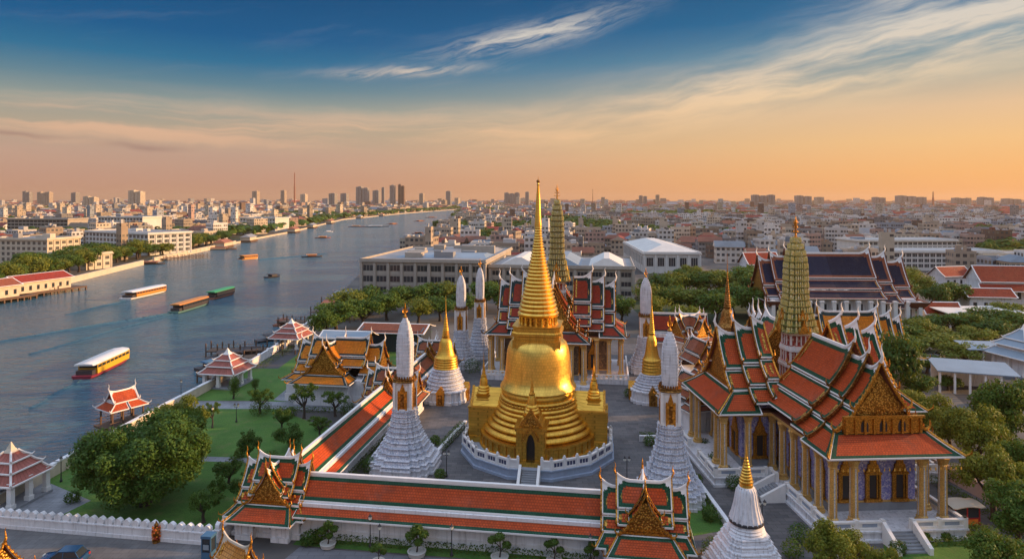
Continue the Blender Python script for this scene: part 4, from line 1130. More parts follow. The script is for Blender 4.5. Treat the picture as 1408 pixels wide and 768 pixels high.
def big_temple(name, label, loc, rz, style, arms, prof, skirt_z, hw, zfl, ztop_col, wallm, colm, tower=None, colw=.42, wins=True, sc=1.0, wall_in=1.9, start=0.0):
    """cruciform hall; arms: {angle: (sections, column reach, skirt run)}"""
    t = thing(name, label, 'temple', loc, rz)
    col0 = column_mesh(ztop_col - zfl, colw, colm); used = False
    done = set()
    def addcol(x, y):
        nonlocal used
        k = (round(x, 1), round(y, 1))
        if k in done: return
        done.add(k)
        if not used:
            col0.parent = t; col0.location = (x, y, zfl); used = True
        else: put(col0, t, (x, y, zfl))
    for ang, (secs, reach, run) in arms.items():
        arm_roof(t, ang, secs, prof, style, sc, start, skirt=(run, hw, skirt_z))
        xf = arm_frame(t, ang)
        # cella walls
        mb = MB(xf); ww = hw - wall_in - .6; xe = reach - wall_in * 1.5
        x0 = hw - wall_in - .6
        z1 = prof[-1][3] - secs[-1][1] + .4
        a0 = -1.0
        mb.box(a0, xe, -ww, ww, zfl, z1, 0)
        mb.box(max(a0, x0), xe + .18, -ww - .18, ww + .18, zfl, zfl + .9, 1)
        mb.box(max(a0, x0), xe + .1, -ww - .1, ww + .1, zfl + .9, zfl + 1.1, 2)
        mb.box(max(a0, x0), xe + .12, -ww - .12, ww + .12, ztop_col - .6, ztop_col - .15, 2)
        mb.build('wall', [wallm, 'grey_stone', 'gold_column'], t)
        # architrave over the columns
        mb = MB(xf)
        cw = hw - 1.35
        for s in (1, -1): mb.box(x0, reach + .3, s * cw - .35, s * cw + .35, ztop_col, ztop_col + .35)
        mb.box(reach - .352, reach + .352, -cw - .34, cw + .34, ztop_col + .003, ztop_col + .347)
        mb.build('architrave', 'gold_column', t)
        mb = MB(xf); mb.box(max(0, x0 - 1), reach + .2, -cw - .3, cw + .3, ztop_col + .35, ztop_col + .5); mb.build('porch_ceiling', 'soffit', t)
        # columns
        n = max(2, int(round((reach - hw + 1.35) / 2.75)))
        xs = [reach - (reach - cw) * k / n for k in range(n + 1)]
        for x in xs:
            for s in (1, -1):
                q = xf((x, s * cw, 0)); addcol(q[0], q[1])
        for yy in (-cw * .62, cw * .62):
            q = xf((reach, yy, 0)); addcol(q[0], q[1])
        # windows
        if wins:
            zc = zfl + 1.35
            for yy in (-ww * .62, 0, ww * .62) if ww > 3 else (0,):
                q = xf((xe + .1, yy, zc)); d = xf((1, 0, 0)); thai_window(t, q[0], q[1], zc, 1.3, 2.7, (d[0], d[1]))
            for s in (1, -1):
                m_ = max(1, int((xe - x0) / 3.0))
                for k in range(m_):
                    q = xf((x0 + (xe - x0) * (k + .5) / m_, s * (ww + .1), zc)); d = xf((0, s, 0)); thai_window(t, q[0], q[1], zc, 1.3, 2.7, (d[0], d[1]))
    if start:
        # low hipped roof filling the crossing round the foot of the tower
        mb = MB(); zt_, ze_ = prof[-1][3] + 1.6, prof[-1][3] - .3
        for q in range(4):
            xf = arm_frame(t, q * pi / 2); panel(mb, xf((1.6, -1.6, zt_)), xf((1.6, 1.6, zt_)), xf((start + .6, start + .6, ze_)), xf((start + .6, -start - .6, ze_)), tt=.1, ts=.12, tb=.1, g=.4)
        mb.build('crossing_roof', [style['field'], style['trim'], style['border'], 'soffit'], t)
    if tower: lattice_tower(t, *tower)
    return t

# the great temple on the right: long arm towards the camera, crossing under a striped tower
PROF1 = [(0, 18.3, 3.0, 14.3), (2.9, 13.95, 5.1, 11.95), (5.0, 11.6, 7.1, 10.05)]
T1X, T1Y = 39.6, 91.4
T1 = big_temple('great_temple', 'red and green tiered temple with gold columns, blue mosaic walls and striped tower', (T1X, T1Y, 0), R(3.0), ST_RED,
    {-pi / 2: ([(14.2, 0, 3), (17.0, .65, 3), (19.3, 1.15, 2)], 20.6, 2.9),
     pi: ([(6.4, -.6, 3), (8.8, .1, 3), (11.2, .8, 2)], 12.6, 2.6),
     0: ([(6.4, -.6, 3), (8.8, .1, 3), (11.2, .8, 2)], 12.6, 2.6),
     pi / 2: ([(9.5, 0, 3), (12.0, .65, 3), (14.0, 1.15, 2)], 15.4, 2.6)},
    PROF1, 8.75, 7.5, 1.2, 8.2, 'mosaic_blue', 'gold_column', tower=(9.0, 21.8, 2.0, 8.8, 3.0), start=4.7)
def t1_platform():
    mb = MB()
    a, b = 7.4, 22.2
    plan = [(-a, -b), (a, -b), (a, -8.2), (14.4, -8.2), (14.4, 8.2), (a, 8.2), (a, 17.5), (-a, 17.5), (-a, 8.2), (-14.4, 8.2), (-14.4, -8.2), (-a, -8.2)]
    def ring(o, z):
        out = []
        n = len(plan)
        for k, (x, y) in enumerate(plan):
            out.append((x + o * (1 if x > 0 else -1), y + o * (1 if y > 0 else -1), z))
        return out
    mb.loft([ring(.35, 0), ring(.35, .3), ring(.12, .36), ring(.12, .95), ring(.3, 1.02), ring(.3, 1.2)], 0)
    o = mb.build('platform', 'white_stone', T1)
    # balustrade walls with dark openings round the edge, open at the front stairs
    def run(p, q):
        mb = MB(); gl = MB()
        p, q = Vector(p), Vector(q); d = q - p; L = d.length; an = atan2(d.y, d.x); c = (p + q) / 2
        mb.obox(c, an, L, .34, 1.2, 1.5); mb.obox(c, an, L, .4, 2.0, 2.2); mb.obox(c, an, L, .14, 1.5, 2.0)
        n = max(1, int(L / 2.4))
        for k in range(n + 1):
            e = p + d * k / n; mb.obox(e, an, .42, .46, 1.2, 2.34)
        for k in range(n):
            e = p + d * (k + .5) / n; gl.obox(e, an, L / n * .55, .2, 1.58, 1.94)
        o = mb.build('balustrade', 'white_trim', T1); gl.build('grille', 'blue_stone', o)
    for x in (-a, a):
        run((x, -b), (x, -12.8)); run((x, -10.0), (x, -8.4))
    run((-a, -b), (-1.6, -b)); run((1.6, -b), (a, -b))
    run((-14.4, -8.2), (-a - .5, -8.2)); run((a + .5, -8.2), (14.4, -8.2)); run((-14.4, -8.2), (-14.4, -2)); run((-14.4, 2), (-14.4, 8.2)); run((14.4, -8.2), (14.4, 8.2))
    mb = MB()
    for k in range(7): mb.box(-1.4, 1.4, -b - 2.6 + k * .36, -b - .3, 0 if k == 0 else k * .17, (k + 1) * .17)
    mb.build('stair', 'grey_stone', T1)
    for s in (-1, 1):
        mb = MB(); mb.loft([[(s * 1.45, -b - 3, 0), (s * 1.85, -b - 3, 0), (s * 1.85, -b - 3, .7), (s * 1.45, -b - 3, .7)], [(s * 1.45, -b - .3, 0), (s * 1.85, -b - .3, 0), (s * 1.85, -b - .3, 2.2), (s * 1.45, -b - .3, 2.2)]]); mb.build('stair_wall', 'white_trim', T1)
    mb = MB()
    for k in range(7): mb.box(-a - 3.0 + k * .36, -a - .3, -12.6, -10.2, 0 if k == 0 else k * .17, (k + 1) * .17)
    mb.build('stair', 'grey_stone', T1)
    for yy in (-12.9, -10.0):
        mb = MB(); mb.loft([[(-a - 3.3, yy - .2, 0), (-a - 3.3, yy + .2, 0), (-a - 3.3, yy + .2, .7), (-a - 3.3, yy - .2, .7)], [(-a - .3, yy - .2, 0), (-a - .3, yy + .2, 0), (-a - .3, yy + .2, 2.2), (-a - .3, yy - .2, 2.2)]]); mb.build('stair_wall', 'white_trim', T1)
    # three little arched openings and a row of figures in the front pediment band
    mb = MB(); g_ = MB()
    yy = -19.55
    mb.box(-4.4, 4.4, yy - .25, yy + .2, 10.5, 12.2)
    for k in range(9): mb.box(-4.2 + k * 1.05 - .12, -4.2 + k * 1.05 + .12, yy - .42, yy - .2, 10.5, 12.2)
    mb.box(-4.6, 4.6, yy - .5, yy - .15, 12.2, 12.45)
    o = mb.build('pediment_frieze', 'gold_trim', T1)
    for k in (-1, 0, 1):
        x = k * 2.1
        pts = [(x - .42, 10.7), (x + .42, 10.7), (x + .42, 11.5), (x + .25, 11.85), (x, 12.0), (x - .25, 11.85), (x - .42, 11.5)]
        g_ = MB(); g_.poly([(p_, yy - .262, q) for p_, q in pts]); g_.build('niche', 'dark', o)
    mb = MB(); mb.tube([(0, 0, .35), (0, 0, .1), (0, 0, 0)], [.03, .09, .02], 5); b0 = mb.build('eave_bell', 'gold_plain', T1); b0.location = (-7, -22.2, 7.35)
    for k in range(1, 26): put(b0, T1, (-7 + k * 14 / 25, -22.2, 7.35))
t1_platform()

# columned temple behind the gold stupa
PROF2 = [(0, 19.2, 2.9, 14.6), (2.8, 14.2, 4.6, 12.0), (4.5, 11.6, 6.3, 10.2)]
x, y, _ = G(766, 510)
T2 = big_temple('columned_temple', 'red-roofed temple with tall brown gold columns right behind the gold stupa', (x, y, 0), RC, ST_DEEP,
    {-pi / 2: ([(7.4, .2, 3), (9.6, .8, 3), (11.4, 1.3, 2)], 12.4, 2.2),
     pi: ([(7.2, -.7, 3), (9.8, .2, 3), (12.0, 1.1, 2)], 13.2, 2.3),
     0: ([(7.2, -.7, 3), (9.8, .2, 3), (12.0, 1.1, 2)], 13.2, 2.3),
     pi / 2: ([(7.4, .2, 3), (9.6, .8, 2)], 10.6, 2.2)},
    PROF2, 8.9, 7.3, .9, 8.3, 'mosaic_brown', 'gold_column', tower=(11.0, 25.1, 2.05, 8.0, 3.2, 'mosaic_olive', 'mosaic_antefix'), start=3.6)
mb = MB()
for (x0, x1, y0, y1) in ((-14.6, 14.6, -8.4, 8.4), (-7.6, 7.6, -14.2, -8.4), (-7.6, 7.6, 8.4, 12.5)):
    mb.box(x0, x1, y0, y1, 0, .9)
mb.build('platform', 'white_stone', T2)
for (p_, q) in (((7.9, -8.3), (14.5, -8.3)), ((-14.5, -8.3), (-7.9, -8.3)), ((14.5, -8.3), (14.5, 8.3)), ((-14.5, -8.3), (-14.5, 8.3)), ((-7.5, -14.1), (-7.5, -8.5)), ((7.5, -14.1), (7.5, -8.5))):
    mb = MB(); p_, q = Vector(p_), Vector(q); d = q - p_; an = atan2(d.y, d.x); n = int(d.length / .9)
    mb.obox((p_ + q) / 2, an, d.length, .26, .9, 1.05); mb.obox((p_ + q) / 2, an, d.length, .3, 1.7, 1.86)
    for k in range(n + 1): mb.obox(p_ + d * k / n, an, .38, .22, 1.05, 1.7)
    mb.build('balustrade', 'white_trim', T2)

# gate pavilions of the gallery, and the halls built the same way
def pavilion(name, label, loc, rz, style, s, arms, cat='pavilion', wall=True, base=.5, eave=2.75, hw=3.6, walls='white_wall', ridge=7.0, mid=None, brackets=True, group=None):
    t = thing(name, label, cat, loc, rz, group)
    rise = ridge - eave
    prof = [(0, ridge, hw * .42, eave + rise * .58), (hw * .40, eave + rise * .53, hw * .68, eave + rise * .33)]
    for ang, (secs, run, reach_wall) in arms.items():
        arm_roof(t, ang, secs, prof, style, s, 0.0, skirt=(run, hw, eave))
    mb = MB()
    for ang, (secs, run, rw) in arms.items():
        xf = arm_frame(t, ang); ww = hw - .75
        mb.xf = xf
        z1 = eave + .05
        if ang == -pi / 2 and wall == 'gate':
            # front arm with a gateway
            mb.box(0, rw, -ww, -1.05, 0, z1, 0); mb.box(0, rw, 1.05, ww, 0, z1, 0); mb.box(0, rw, -1.05, 1.05, 2.6, z1, 0)
            for sg in (-1, 1):
                mb.box(rw - .1, rw + .14, sg * (ww - .3) - .34, sg * (ww - .3) + .34, 0, z1 - .2, 0); mb.box(rw - .1, rw + .14, sg * 1.35 - .3, sg * 1.35 + .3, 0, z1 - .2, 0)
                mb.box(rw - .1, rw + .3, min(sg * 1.05, sg * ww), max(sg * 1.05, sg * ww), 0, .5, 0)
        else:
            mb.box(0, rw, -ww + .004, ww - .004, 0, z1, 0); mb.box(0, rw + .18, -ww - .18, ww + .18, 0, base, 0)
    mb.build('wall', walls, t)
    if wall == 'gate':
        mb = MB(); xf = arm_frame(t, -pi / 2); mb.xf = xf; rw = arms[-pi / 2][2]; mb.box(rw - 1.2, rw - 1.1, -1.05, 1.05, 0, 2.6); mb.build('gate_door', 'dark', t)
    if brackets:
        br = bracket_mesh(); first = True
        for ang, (secs, run, rw) in arms.items():
            xf = arm_frame(t, ang); ww = hw - .75
            for k in range(4):
                yy = -ww + .3 + (2 * ww - .6) * k / 3
                q = xf((rw + .05, yy, eave - 1.05))
                if first: br.parent = t; br.location = q; br.rotation_euler.z = ang; br.scale = (s, s, s); first = False
                else: c = put(br, t, q, ang, (s, s, s))
            for sg in (-1, 1):
                for k in range(2):
                    xx = rw - .3 - k * 1.6
                    if xx < hw: continue
                    q = xf((xx, sg * (ww + .05), eave - 1.05)); put(br, t, q, ang + sg * pi / 2, (s, s, s))
        if first: drop(br)
    return t
def cw(a, b, z=0.0): q = court(a, b); return (q[0], q[1], z)
LPX = -21.1
ST_GATE = st('tile_red', 'tile_green', band=.62, lift=1.0, sag=.16)
ARMS = lambda f, sd: {-pi / 2: ([(2.0, .1, 2), (2.9, .45, 2)], 2.2, f), 0: ([(2.4, -.3, 2), (3.7, .5, 2)], .9, sd), pi: ([(2.4, -.3, 2), (3.7, .5, 2)], .9, sd), pi / 2: ([(2.2, .2, 2), (3.1, .75, 2)], 1.2, sd)}
pavilion('gate_pavilion', 'gate pavilion with crossed red and green roofs at the front left corner of the gallery', cw(LPX, -.1), RC, ST_GATE, .62, ARMS(3.7, 3.7), wall='gate', hw=3.75, ridge=7.1, eave=2.3, group='gate pavilions at the ends of the front gallery')
pavilion('gate_pavilion', 'gate pavilion with crossed red and green roofs cut by the bottom edge', cw(18.7, -1.2), RC, ST_GATE, .66,
         {-pi / 2: ([(2.0, .15, 2), (3.1, .45, 2)], 2.3, 4.0), 0: ([(2.7, -.2, 2), (4.2, .5, 2)], .6, 4.0), pi: ([(2.7, -.2, 2), (4.2, .5, 2)], .6, 4.0), pi / 2: ([(2.2, .2, 2), (3.1, 1.0, 2)], 1.2, 3.7)}, wall='gate', hw=3.8, ridge=7.4, eave=2.5, group='gate pavilions at the ends of the front gallery')
ARM2 = {-pi / 2: ([(2.6, .2, 2), (3.8, .9, 2)], 1.3, 4.0), 0: ([(3.0, -.2, 2), (4.4, .7, 2)], .9, 4.2), pi: ([(3.0, -.2, 2), (4.4, .7, 2)], .9, 4.2), pi / 2: ([(2.6, .2, 2), (3.8, .9, 2)], 1.3, 4.0)}
ST_DK = st('tile_rust', 'tile_teal', band=.4, lift=1.0, sag=.16, finial='white_trim')
pavilion('gallery_pavilion', 'small crossed-roof pavilion where the left gallery meets the orange-roofed hall', cw(LPX + .6, 37.5), RC, ST_DK, .7, ARM2, hw=3.7, ridge=7.6, brackets=False)
pavilion('gallery_pavilion', 'far crossed-roof pavilion at the back end of the left gallery, behind the gold-topped chedi', cw(LPX + 1.2, 60.5), RC, ST_DK, .7, ARM2, hw=3.7, ridge=7.4, brackets=False)

# galleries
def gallery(name, label, a, b, heading, L, style, eave=2.7, ridge=5.7, half=3.8, wall_half=2.5, mids=True, brk=True, step=3.0, band=.42):
    t = thing(name, label, 'gallery', cw(a, b), heading)
    rise = ridge - eave
    prof = [(0, ridge, half * .58, eave + rise * .36), (half * .555, eave + rise * .27, half, eave)]
    mats = [style['field'], style['trim'], style['border'], 'soffit']
    for ti, (h0, z0, h1, z1) in enumerate(prof):
        for s in (1, -1):
            mb = MB()
            panel(mb, (0, s * h0, z0), (L, s * h0, z0), (L, s * h1, z1), (0, s * h1, z1), tt=.26 if ti == 0 else .08, ts=.05, tb=.04, g=band, gs=.1, sag=.10)
            mb.build('upper_roof' if ti == 0 else 'lower_roof', mats, t)
    mb = MB(); mb.box(0, L, -.2, .2, ridge - .1, ridge + .22); mb.build('ridge_cap', style['trim'], t)
    mb = MB(); mb.box(0, L, -wall_half, wall_half, 0, eave + rise * .3); mb.box(0, L, -wall_half - .15, wall_half + .15, 0, .45); mb.box(0, L, -wall_half - .08, wall_half + .08, .9, 1.0)
    mb.build('wall', 'white_wall', t)
    if brk:
        br = bracket_mesh(); first = True; n = int(L / step)
        for k in range(n):
            for s in (1, -1):
                q = ((k + .5) * L / n, s * (wall_half + .04), eave - .75)
                if first: br.parent = t; br.location = q; br.rotation_euler.z = s * pi / 2; br.scale = (.8, .8, .8); first = False
                else: put(br, t, q, s * pi / 2, (.8, .8, .8))
    return t
gallery('gallery', 'long red-roofed front gallery with white wall between the two gate pavilions', -17.8, 0, RC, 32.8, ST_GATE)
gallery('gallery', 'red-roofed gallery running back from the front left gate past the white prang', LPX, 3.6, RC + pi / 2, 30.2, ST_GATE)
gallery('gallery', 'short rear stretch of the left gallery behind the orange-roofed hall', LPX + .7, 41.5, RC + pi / 2, 15.5, ST_DK)
gallery('gallery', 'red-roofed gallery stub showing right of the columned temple', 24.5, 84, RC, 13, ST_DEEP, eave=4.6, ridge=10.2, half=5.0, wall_half=3.6, brk=False)

# orange-roofed hall in the garden
pavilion('orange_hall', 'white hall with orange tiled roofs and dark borders beside the garden', (-32.6, 121.5, 0), RC, ST_ORG, .75,
         {-pi / 2: ([(4.2, .6, 2), (5.8, 1.0, 2)], 2.4, 6.6), 0: ([(6.6, 0, 2), (9.2, 1.2, 2)], 1.2, 8.4), pi: ([(4.4, .2, 2), (6.6, 1.2, 2)], 1.4, 7.4), pi / 2: ([(4.2, 1.2, 2)], 2.2, 6)},
         cat='hall', hw=5.6, eave=4.0, ridge=10.6, base=1.3, brackets=False)
# throne hall with navy tiles, far right
def long_hall(name, label, loc, rz, style, secs0, secs1, hw, eave, ridge, sc, cat='hall', walls='white_wall', cols=0, colr=None, ntier=3, skirt=1.6, base=.8, back=None):
    t = thing(name, label, cat, loc, rz)
    rise = ridge - eave
    prof = [(0, ridge, hw * .40, eave + rise * .46), (hw * .385, eave + rise * .42, hw * .64, eave + rise * .24), (hw * .62, eave + rise * .2, hw * .9, eave + rise * .05)][:ntier]
    for ang, secs in ((0, secs0), (pi, secs1)):
        arm_roof(t, ang, secs, prof, style, sc, 0.0, skirt=(skirt, hw, eave))
    mb = MB(); a1 = secs0[-1][0] - .8; a0 = -(secs1[-1][0] - .8); w_ = hw * .72
    mb.box(a0, a1, -w_, w_, 0, eave + .25); mb.box(a0 - .8, a1 + .8, -w_ - .8, w_ + .8, 0, base)
    mb.build('wall', walls, t)
    if cols:
        cm = MB(); cm.box(-.5, .5, -.5, .5, 0, eave - base); cm.box(-.62, .62, -.62, .62, eave - base - .5, eave - base - .1); c0 = cm.build('column', 'white_trim', t); f_ = True
        for k in range(cols):
            for s in (-1, 1):
                q = (a0 + (a1 - a0) * k / (cols - 1), s * (hw * .9), base)
                if f_: c0.location = q; f_ = False
                else: put(c0, t, q)
        gm = MB(); gm.box(-.6, .6, -.06, -.01, base + .8, eave - 1.2); g0 = gm.build('window', 'glass', t)
        for k in range(cols - 1):
            q = (a0 + (a1 - a0) * (k + .5) / (cols - 1), -w_, 0)
            if k: put(g0, t, q)
            else: g0.location = q
    return t
x, y = XA(1135, 196), 196
long_hall('throne_hall', 'throne hall with dark navy tiled roofs edged in terracotta at the upper right', (x, y, 0), R(-3), st('tile_navy', 'tile_rust', band=.62, lift=1.3, sag=.3, finial='white_trim', barge='tile_rust'), [(12.5, 0, 3), (17.0, 1.1, 3), (22.0, 2.6, 3)], [(12.0, 0, 3), (16.5, 1.1, 3), (20.0, 2.2, 3)], 12.5, 7.6, 20.2, 1.25, cols=13)
long_hall('side_hall', 'hall with orange and dark tiled tiered roof between the striped tower and the park trees', (XA(1168, 126), 126, 0), R(-4), st('tile_orange', 'tile_teal', band=.8, lift=1.2, finial='white_trim'), [(5.0, 0, 3), (7.4, .8, 3), (9.2, 1.6, 2)], [(6.0, 0, 3), (9, .8, 2)], 6.6, 7.2, 14.6, .85, walls='cream')
# ornate gold mondop spire and the gold chedi behind the temple
x, y = XA(1000, 128), 128
gold_top_chedi('gold_chedi', 'slender old-gold chedi spire rising behind the left wing of the great temple', 0, 0, 3.6, 9.5, 15.0, 26.0, white=False, base_m='gold_old', top='gold_old', rz=0, door=False, brk=.6, at=(x, y))
ST_SM = st('tile_rust', 'tile_teal', band=.35, lift=.9, sag=.12, finial='white_trim')
pavilion('small_hall', 'small red-roofed white hall beside the ribbed prang, left of the great temple', (XA(950, 103), 103, 0), R(18), ST_SM, .6, {-pi / 2: ([(2.6, .2, 2), (3.8, .9, 2)], 1.2, 4.4), pi / 2: ([(2.6, .2, 2), (3.6, .9, 2)], 1.2, 4.2)}, cat='hall', hw=3.5, eave=4.4, ridge=9.0, brackets=False)
pavilion('small_hall', 'small crossed-roof red hall behind the old-gold chedi near the grove', (XA(948, 147), 147, 0), R(30), ST_SM, .7, {-pi / 2: ([(3, .2, 2), (4.4, .9, 2)], 1.2, 4.8), pi / 2: ([(3, .2, 2), (4.2, .9, 2)], 1.2, 4.6), 0: ([(3, .2, 2), (4.2, .9, 2)], 1.2, 4.6), pi: ([(3, .2, 2), (4.2, .9, 2)], 1.2, 4.6)}, cat='hall', hw=4, eave=5.2, ridge=10.4, brackets=False)
pavilion('small_hall', 'narrow red-roofed hall squeezed against the great temple\'s left gable', (XA(962, 116), 116, 0), R(12), ST_SM, .6, {-pi / 2: ([(3, .2, 2), (4.4, .9, 2)], 1.2, 4.8), pi / 2: ([(3, .2, 2), (4.2, .9, 2)], 1.2, 4.6)}, cat='hall', hw=3.6, eave=6.2, ridge=11.6, brackets=False)
# ================================================================== TREES
def crown_data(seed, n, leaf, flat=.8, lobes=18, spread=.62, lr=(.30, .46), sparse=0.0):
    r_ = random.Random(seed); mb = MB()
    L_ = []
    for k in range(lobes):
        th = r_.random() * 2 * pi; rr = sqrt(r_.random()) * spread; zz = r_.uniform(-.45, 1.0) * sqrt(max(0, 1 - (rr / (spread + .25)) ** 2)) * .62
        L_.append((rr * cos(th), rr * sin(th), zz * flat, r_.uniform(*lr) * (1 - .25 * rr), r_.random()))
    tot = sum(l[3] ** 2 for l in L_)
    for lx, ly, lz, lrad, lt in L_:
        for k in range(int(n * lrad ** 2 / tot)):
            d = Vector((r_.gauss(0, 1), r_.gauss(0, 1), r_.gauss(.25, 1))).normalized()
            q = lrad * (r_.random() ** .35) * r_.uniform(.88, 1.12)
            c = Vector((lx, ly, lz)) + Vector((d.x * q, d.y * q, d.z * q * flat))
            nn = (d + Vector((r_.gauss(0, .55), r_.gauss(0, .55), r_.gauss(.25, .5)))).normalized()
            a = nn.cross(Vector((r_.gauss(0, 1), r_.gauss(0, 1), r_.gauss(0, 1)))).normalized(); b = nn.cross(a)
            s = leaf * r_.uniform(.7, 1.35)
            tint = min(1, max(0, .25 * lt + r_.uniform(.0, .6) + .15))
            mb.poly([tuple(c + a * s), tuple(c + b * s * .55 - nn * s * .15), tuple(c - a * s), tuple(c - b * s * .55 - nn * s * .15)], 0, None, tint)
    return mb, L_
def trunk_data(seed, L_, crown_z, base_r=.075, n_l=7):
    r_ = random.Random(seed); mb = MB()
    fork = crown_z * .52
    mb.tube([(0, 0, -.03), (0.01, 0, .1), (.03, .02, fork * .6), (.0, .03, fork)], [base_r * 1.5, base_r * 1.05, base_r * .9, base_r * .8], 7)
    for l in L_[:n_l]:
        p1 = Vector((0, .03, fork - .04)); p3 = Vector((l[0] * .85, l[1] * .85, crown_z + l[2] * .8)); p2 = p1.lerp(p3, .5) + Vector((r_.uniform(-.06, .06), r_.uniform(-.06, .06), -.03))
        mb.tube([tuple(p1), tuple(p2), tuple(p3)], [base_r * .6, base_r * .38, base_r * .12], 5)
    return mb
KINDS = {}
def kind(name, seed, n, leaf, mat, cz=.92, **k):
    mb, L_ = crown_data(seed, n, leaf, **k)
    for i, v in enumerate(mb.v): mb.v[i] = (v[0], v[1], v[2] + cz)
    c = mb.build('crown', mat); t = trunk_data(seed, L_, cz).build('trunk', 'trunk', None, 60)
    top = max(v[2] for v in mb.v)
    KINDS[name] = (c.data, t.data, top); drop(c); drop(t)
kind('round_a', 1, 2600, .060, 'leaf_mid'); kind('round_b', 2, 2600, .060, 'leaf_dark', lobes=22); kind('round_c', 3, 2400, .062, 'leaf_mid', flat=.7, spread=.7)
kind('olive_a', 4, 2600, .058, 'leaf_olive', lobes=20); kind('olive_b', 5, 2400, .06, 'leaf_olive', spread=.72, flat=.72)
kind('near_a', 6, 9000, .034, 'leaf_olive', lobes=34, spread=.74, lr=(.2, .34)); kind('near_b', 7, 9000, .034, 'leaf_mid', lobes=34, spread=.74, lr=(.2, .34))
kind('great', 21, 44000, .024, 'leaf_dark', lobes=95, spread=.80, lr=(.17, .27), flat=1.0, cz=.62)
kind('sparse', 9, 2000, .046, 'leaf_mid', lobes=26, spread=.74, lr=(.12, .26), cz=1.15); kind('sparse_dark', 10, 3000, .046, 'leaf_dark', lobes=24, spread=.68, lr=(.16, .32), cz=1.0)
kind('column', 11, 1800, .05, 'leaf_hedge', lobes=14, spread=.25, lr=(.3, .5), flat=1.0, cz=.8)
def tree(k, label, x, y, r, h, group=None, name='tree', z0=0.0, rz=None):
    c, tr, top = KINDS[k]
    t = thing(name, label, 'tree' if name == 'tree' else name.replace('_', ' '), (x, y, z0), rnd.uniform(0, 6.28) if rz is None else rz, group)
    for nm, d in (('trunk', tr), ('crown', c)):
        o = bpy.data.objects.new(nm, d); COL.objects.link(o); o.parent = t; o.scale = (r, r, h / top)
    return t
def tree_at(k, label, px, ytop, Y, r, group=None, **kw): return tree(k, label, XA(px, Y), Y, r, ZA(ytop, Y), group, **kw)

tree('great', 'huge dark broad tree filling the middle of the riverside lawn', XA(199, 77.5), 77.5, 8.2, 10.8)
tree('near_a', 'rusty olive tree directly behind the huge lawn tree by the river', XA(243, 92), 93, 4.4, ZA(545, 93), rz=1)
tree('near_b', 'dark slim tree at the right shoulder of the huge lawn tree', XA(268, 92), 90, 2.6, ZA(556, 90), rz=2)
GG = 'small trees of the riverside garden'
for k, px, yb, r, yt, lb in (('sparse_dark', 342, 636, 2.3, 592, 'small open tree alone on the lawn left of the long roof'), ('sparse_dark', 315, 668, 2.6, 630, 'dark low tree between the huge tree and the gate pavilion'),
        ('sparse_dark', 335, 690, 2.4, 652, 'dark low tree just behind the front left gate roofs'), ('sparse_dark', 280, 718, 2.6, 672, 'small dark tree by the corner of the crenellated wall'),
        ('sparse_dark', 388, 592, 2.2, 560, 'rounded small tree on the cross path edge below the orange hall'), ('sparse_dark', 398, 618, 3.0, 583, 'wide dark tree against the left gallery wall'),
        ('sparse', 358, 568, 2.7, 532, 'wispy tree in a round bed left of the orange hall'), ('sparse', 418, 575, 2.9, 526, 'tall wispy tree in front of the orange hall wall'),
        ('sparse', 461, 572, 2.8, 535, 'wispy spreading tree right of the orange hall porch'), ('sparse', 292, 586, 1.6, 552, 'thin young tree on the lawn beside the river wall'),
        ('sparse_dark', 300, 690, 1.5, 655, 'short round tree at the lawn edge right of the huge tree'), ('sparse', 440, 600, 2.2, 570, 'pale small tree between orange hall and left gallery')):
    x, y, _ = G(px, yb); tree(k, lb, x, y, r, ZA(yt, y), GG)
x, y, _ = G(321, 548); tree('column', 'clipped cone-shaped conifer beside the white riverside pavilion', x, y, 2.2, ZA(516, y), name='conifer')
x, y, _ = G(351, 537); tree('column', 'narrow dark conifer between riverside pavilion and orange hall', x, y, 1.5, ZA(519, y), name='conifer')
TG = 'trees in front of the grey office building'
for i, (px, yt, Y, r) in enumerate(((462, 412, 178, 6), (448, 425, 168, 4), (478, 396, 196, 6.5), (508, 390, 206, 6), (532, 400, 196, 5), (556, 391, 208, 6.5), (585, 388, 212, 6), (612, 385, 214, 6), (640, 400, 200, 5), (668, 384, 214, 6), (690, 388, 208, 5), (500, 410, 184, 5), (575, 408, 190, 5), (605, 405, 195, 5), (855, 405, 190, 4.5))):
    lb = ['round tree at the left end of the row before the grey office building', 'low tree at the water edge beside the wooden pier', 'tall olive tree under the office building\'s left corner', 'full dark tree below the second office bay', 'shorter round tree in front of the row by the office',
          'broad tree under the middle bays of the grey office', 'dark tree above the white chedi left of the stupa', 'tall tree between office and the slim white prangs', 'low tree between the two slim white prangs', 'dark tree right of the slim white prangs', 'tree touching the columned temple\'s left roof tips',
          'front row tree above the glass-roofed pavilion', 'front row tree left of the gilded chedi spire', 'front row tree right of the gilded chedi spire', 'small bright tree behind the right roof tips of the columned temple'][i]
    tree_at(('round_a', 'round_c', 'olive_a', 'round_b', 'round_a')[i % 5], lb, px, yt, Y, r * 1.22, TG)
TG2 = 'trees of the grove below the white palace'
GL = ['olive tree under the white palace\'s left corner', 'round dark tree under the palace front', 'tall tree right of the palace front', 'broad olive crown left of the thin gold spire', 'large olive tree right of the thin gold spire', 'big dark tree next to the navy hall\'s gable', 'mid tree right of the white prang head', 'round crown in the middle of the grove', 'dense round tree low in the grove', 'front tree of the grove left of the gold spire', 'tree half behind the thin gold spire', 'bright low tree beside the ribbed prang head', 'tree at the navy hall\'s corner', 'small front tree beneath the grove']
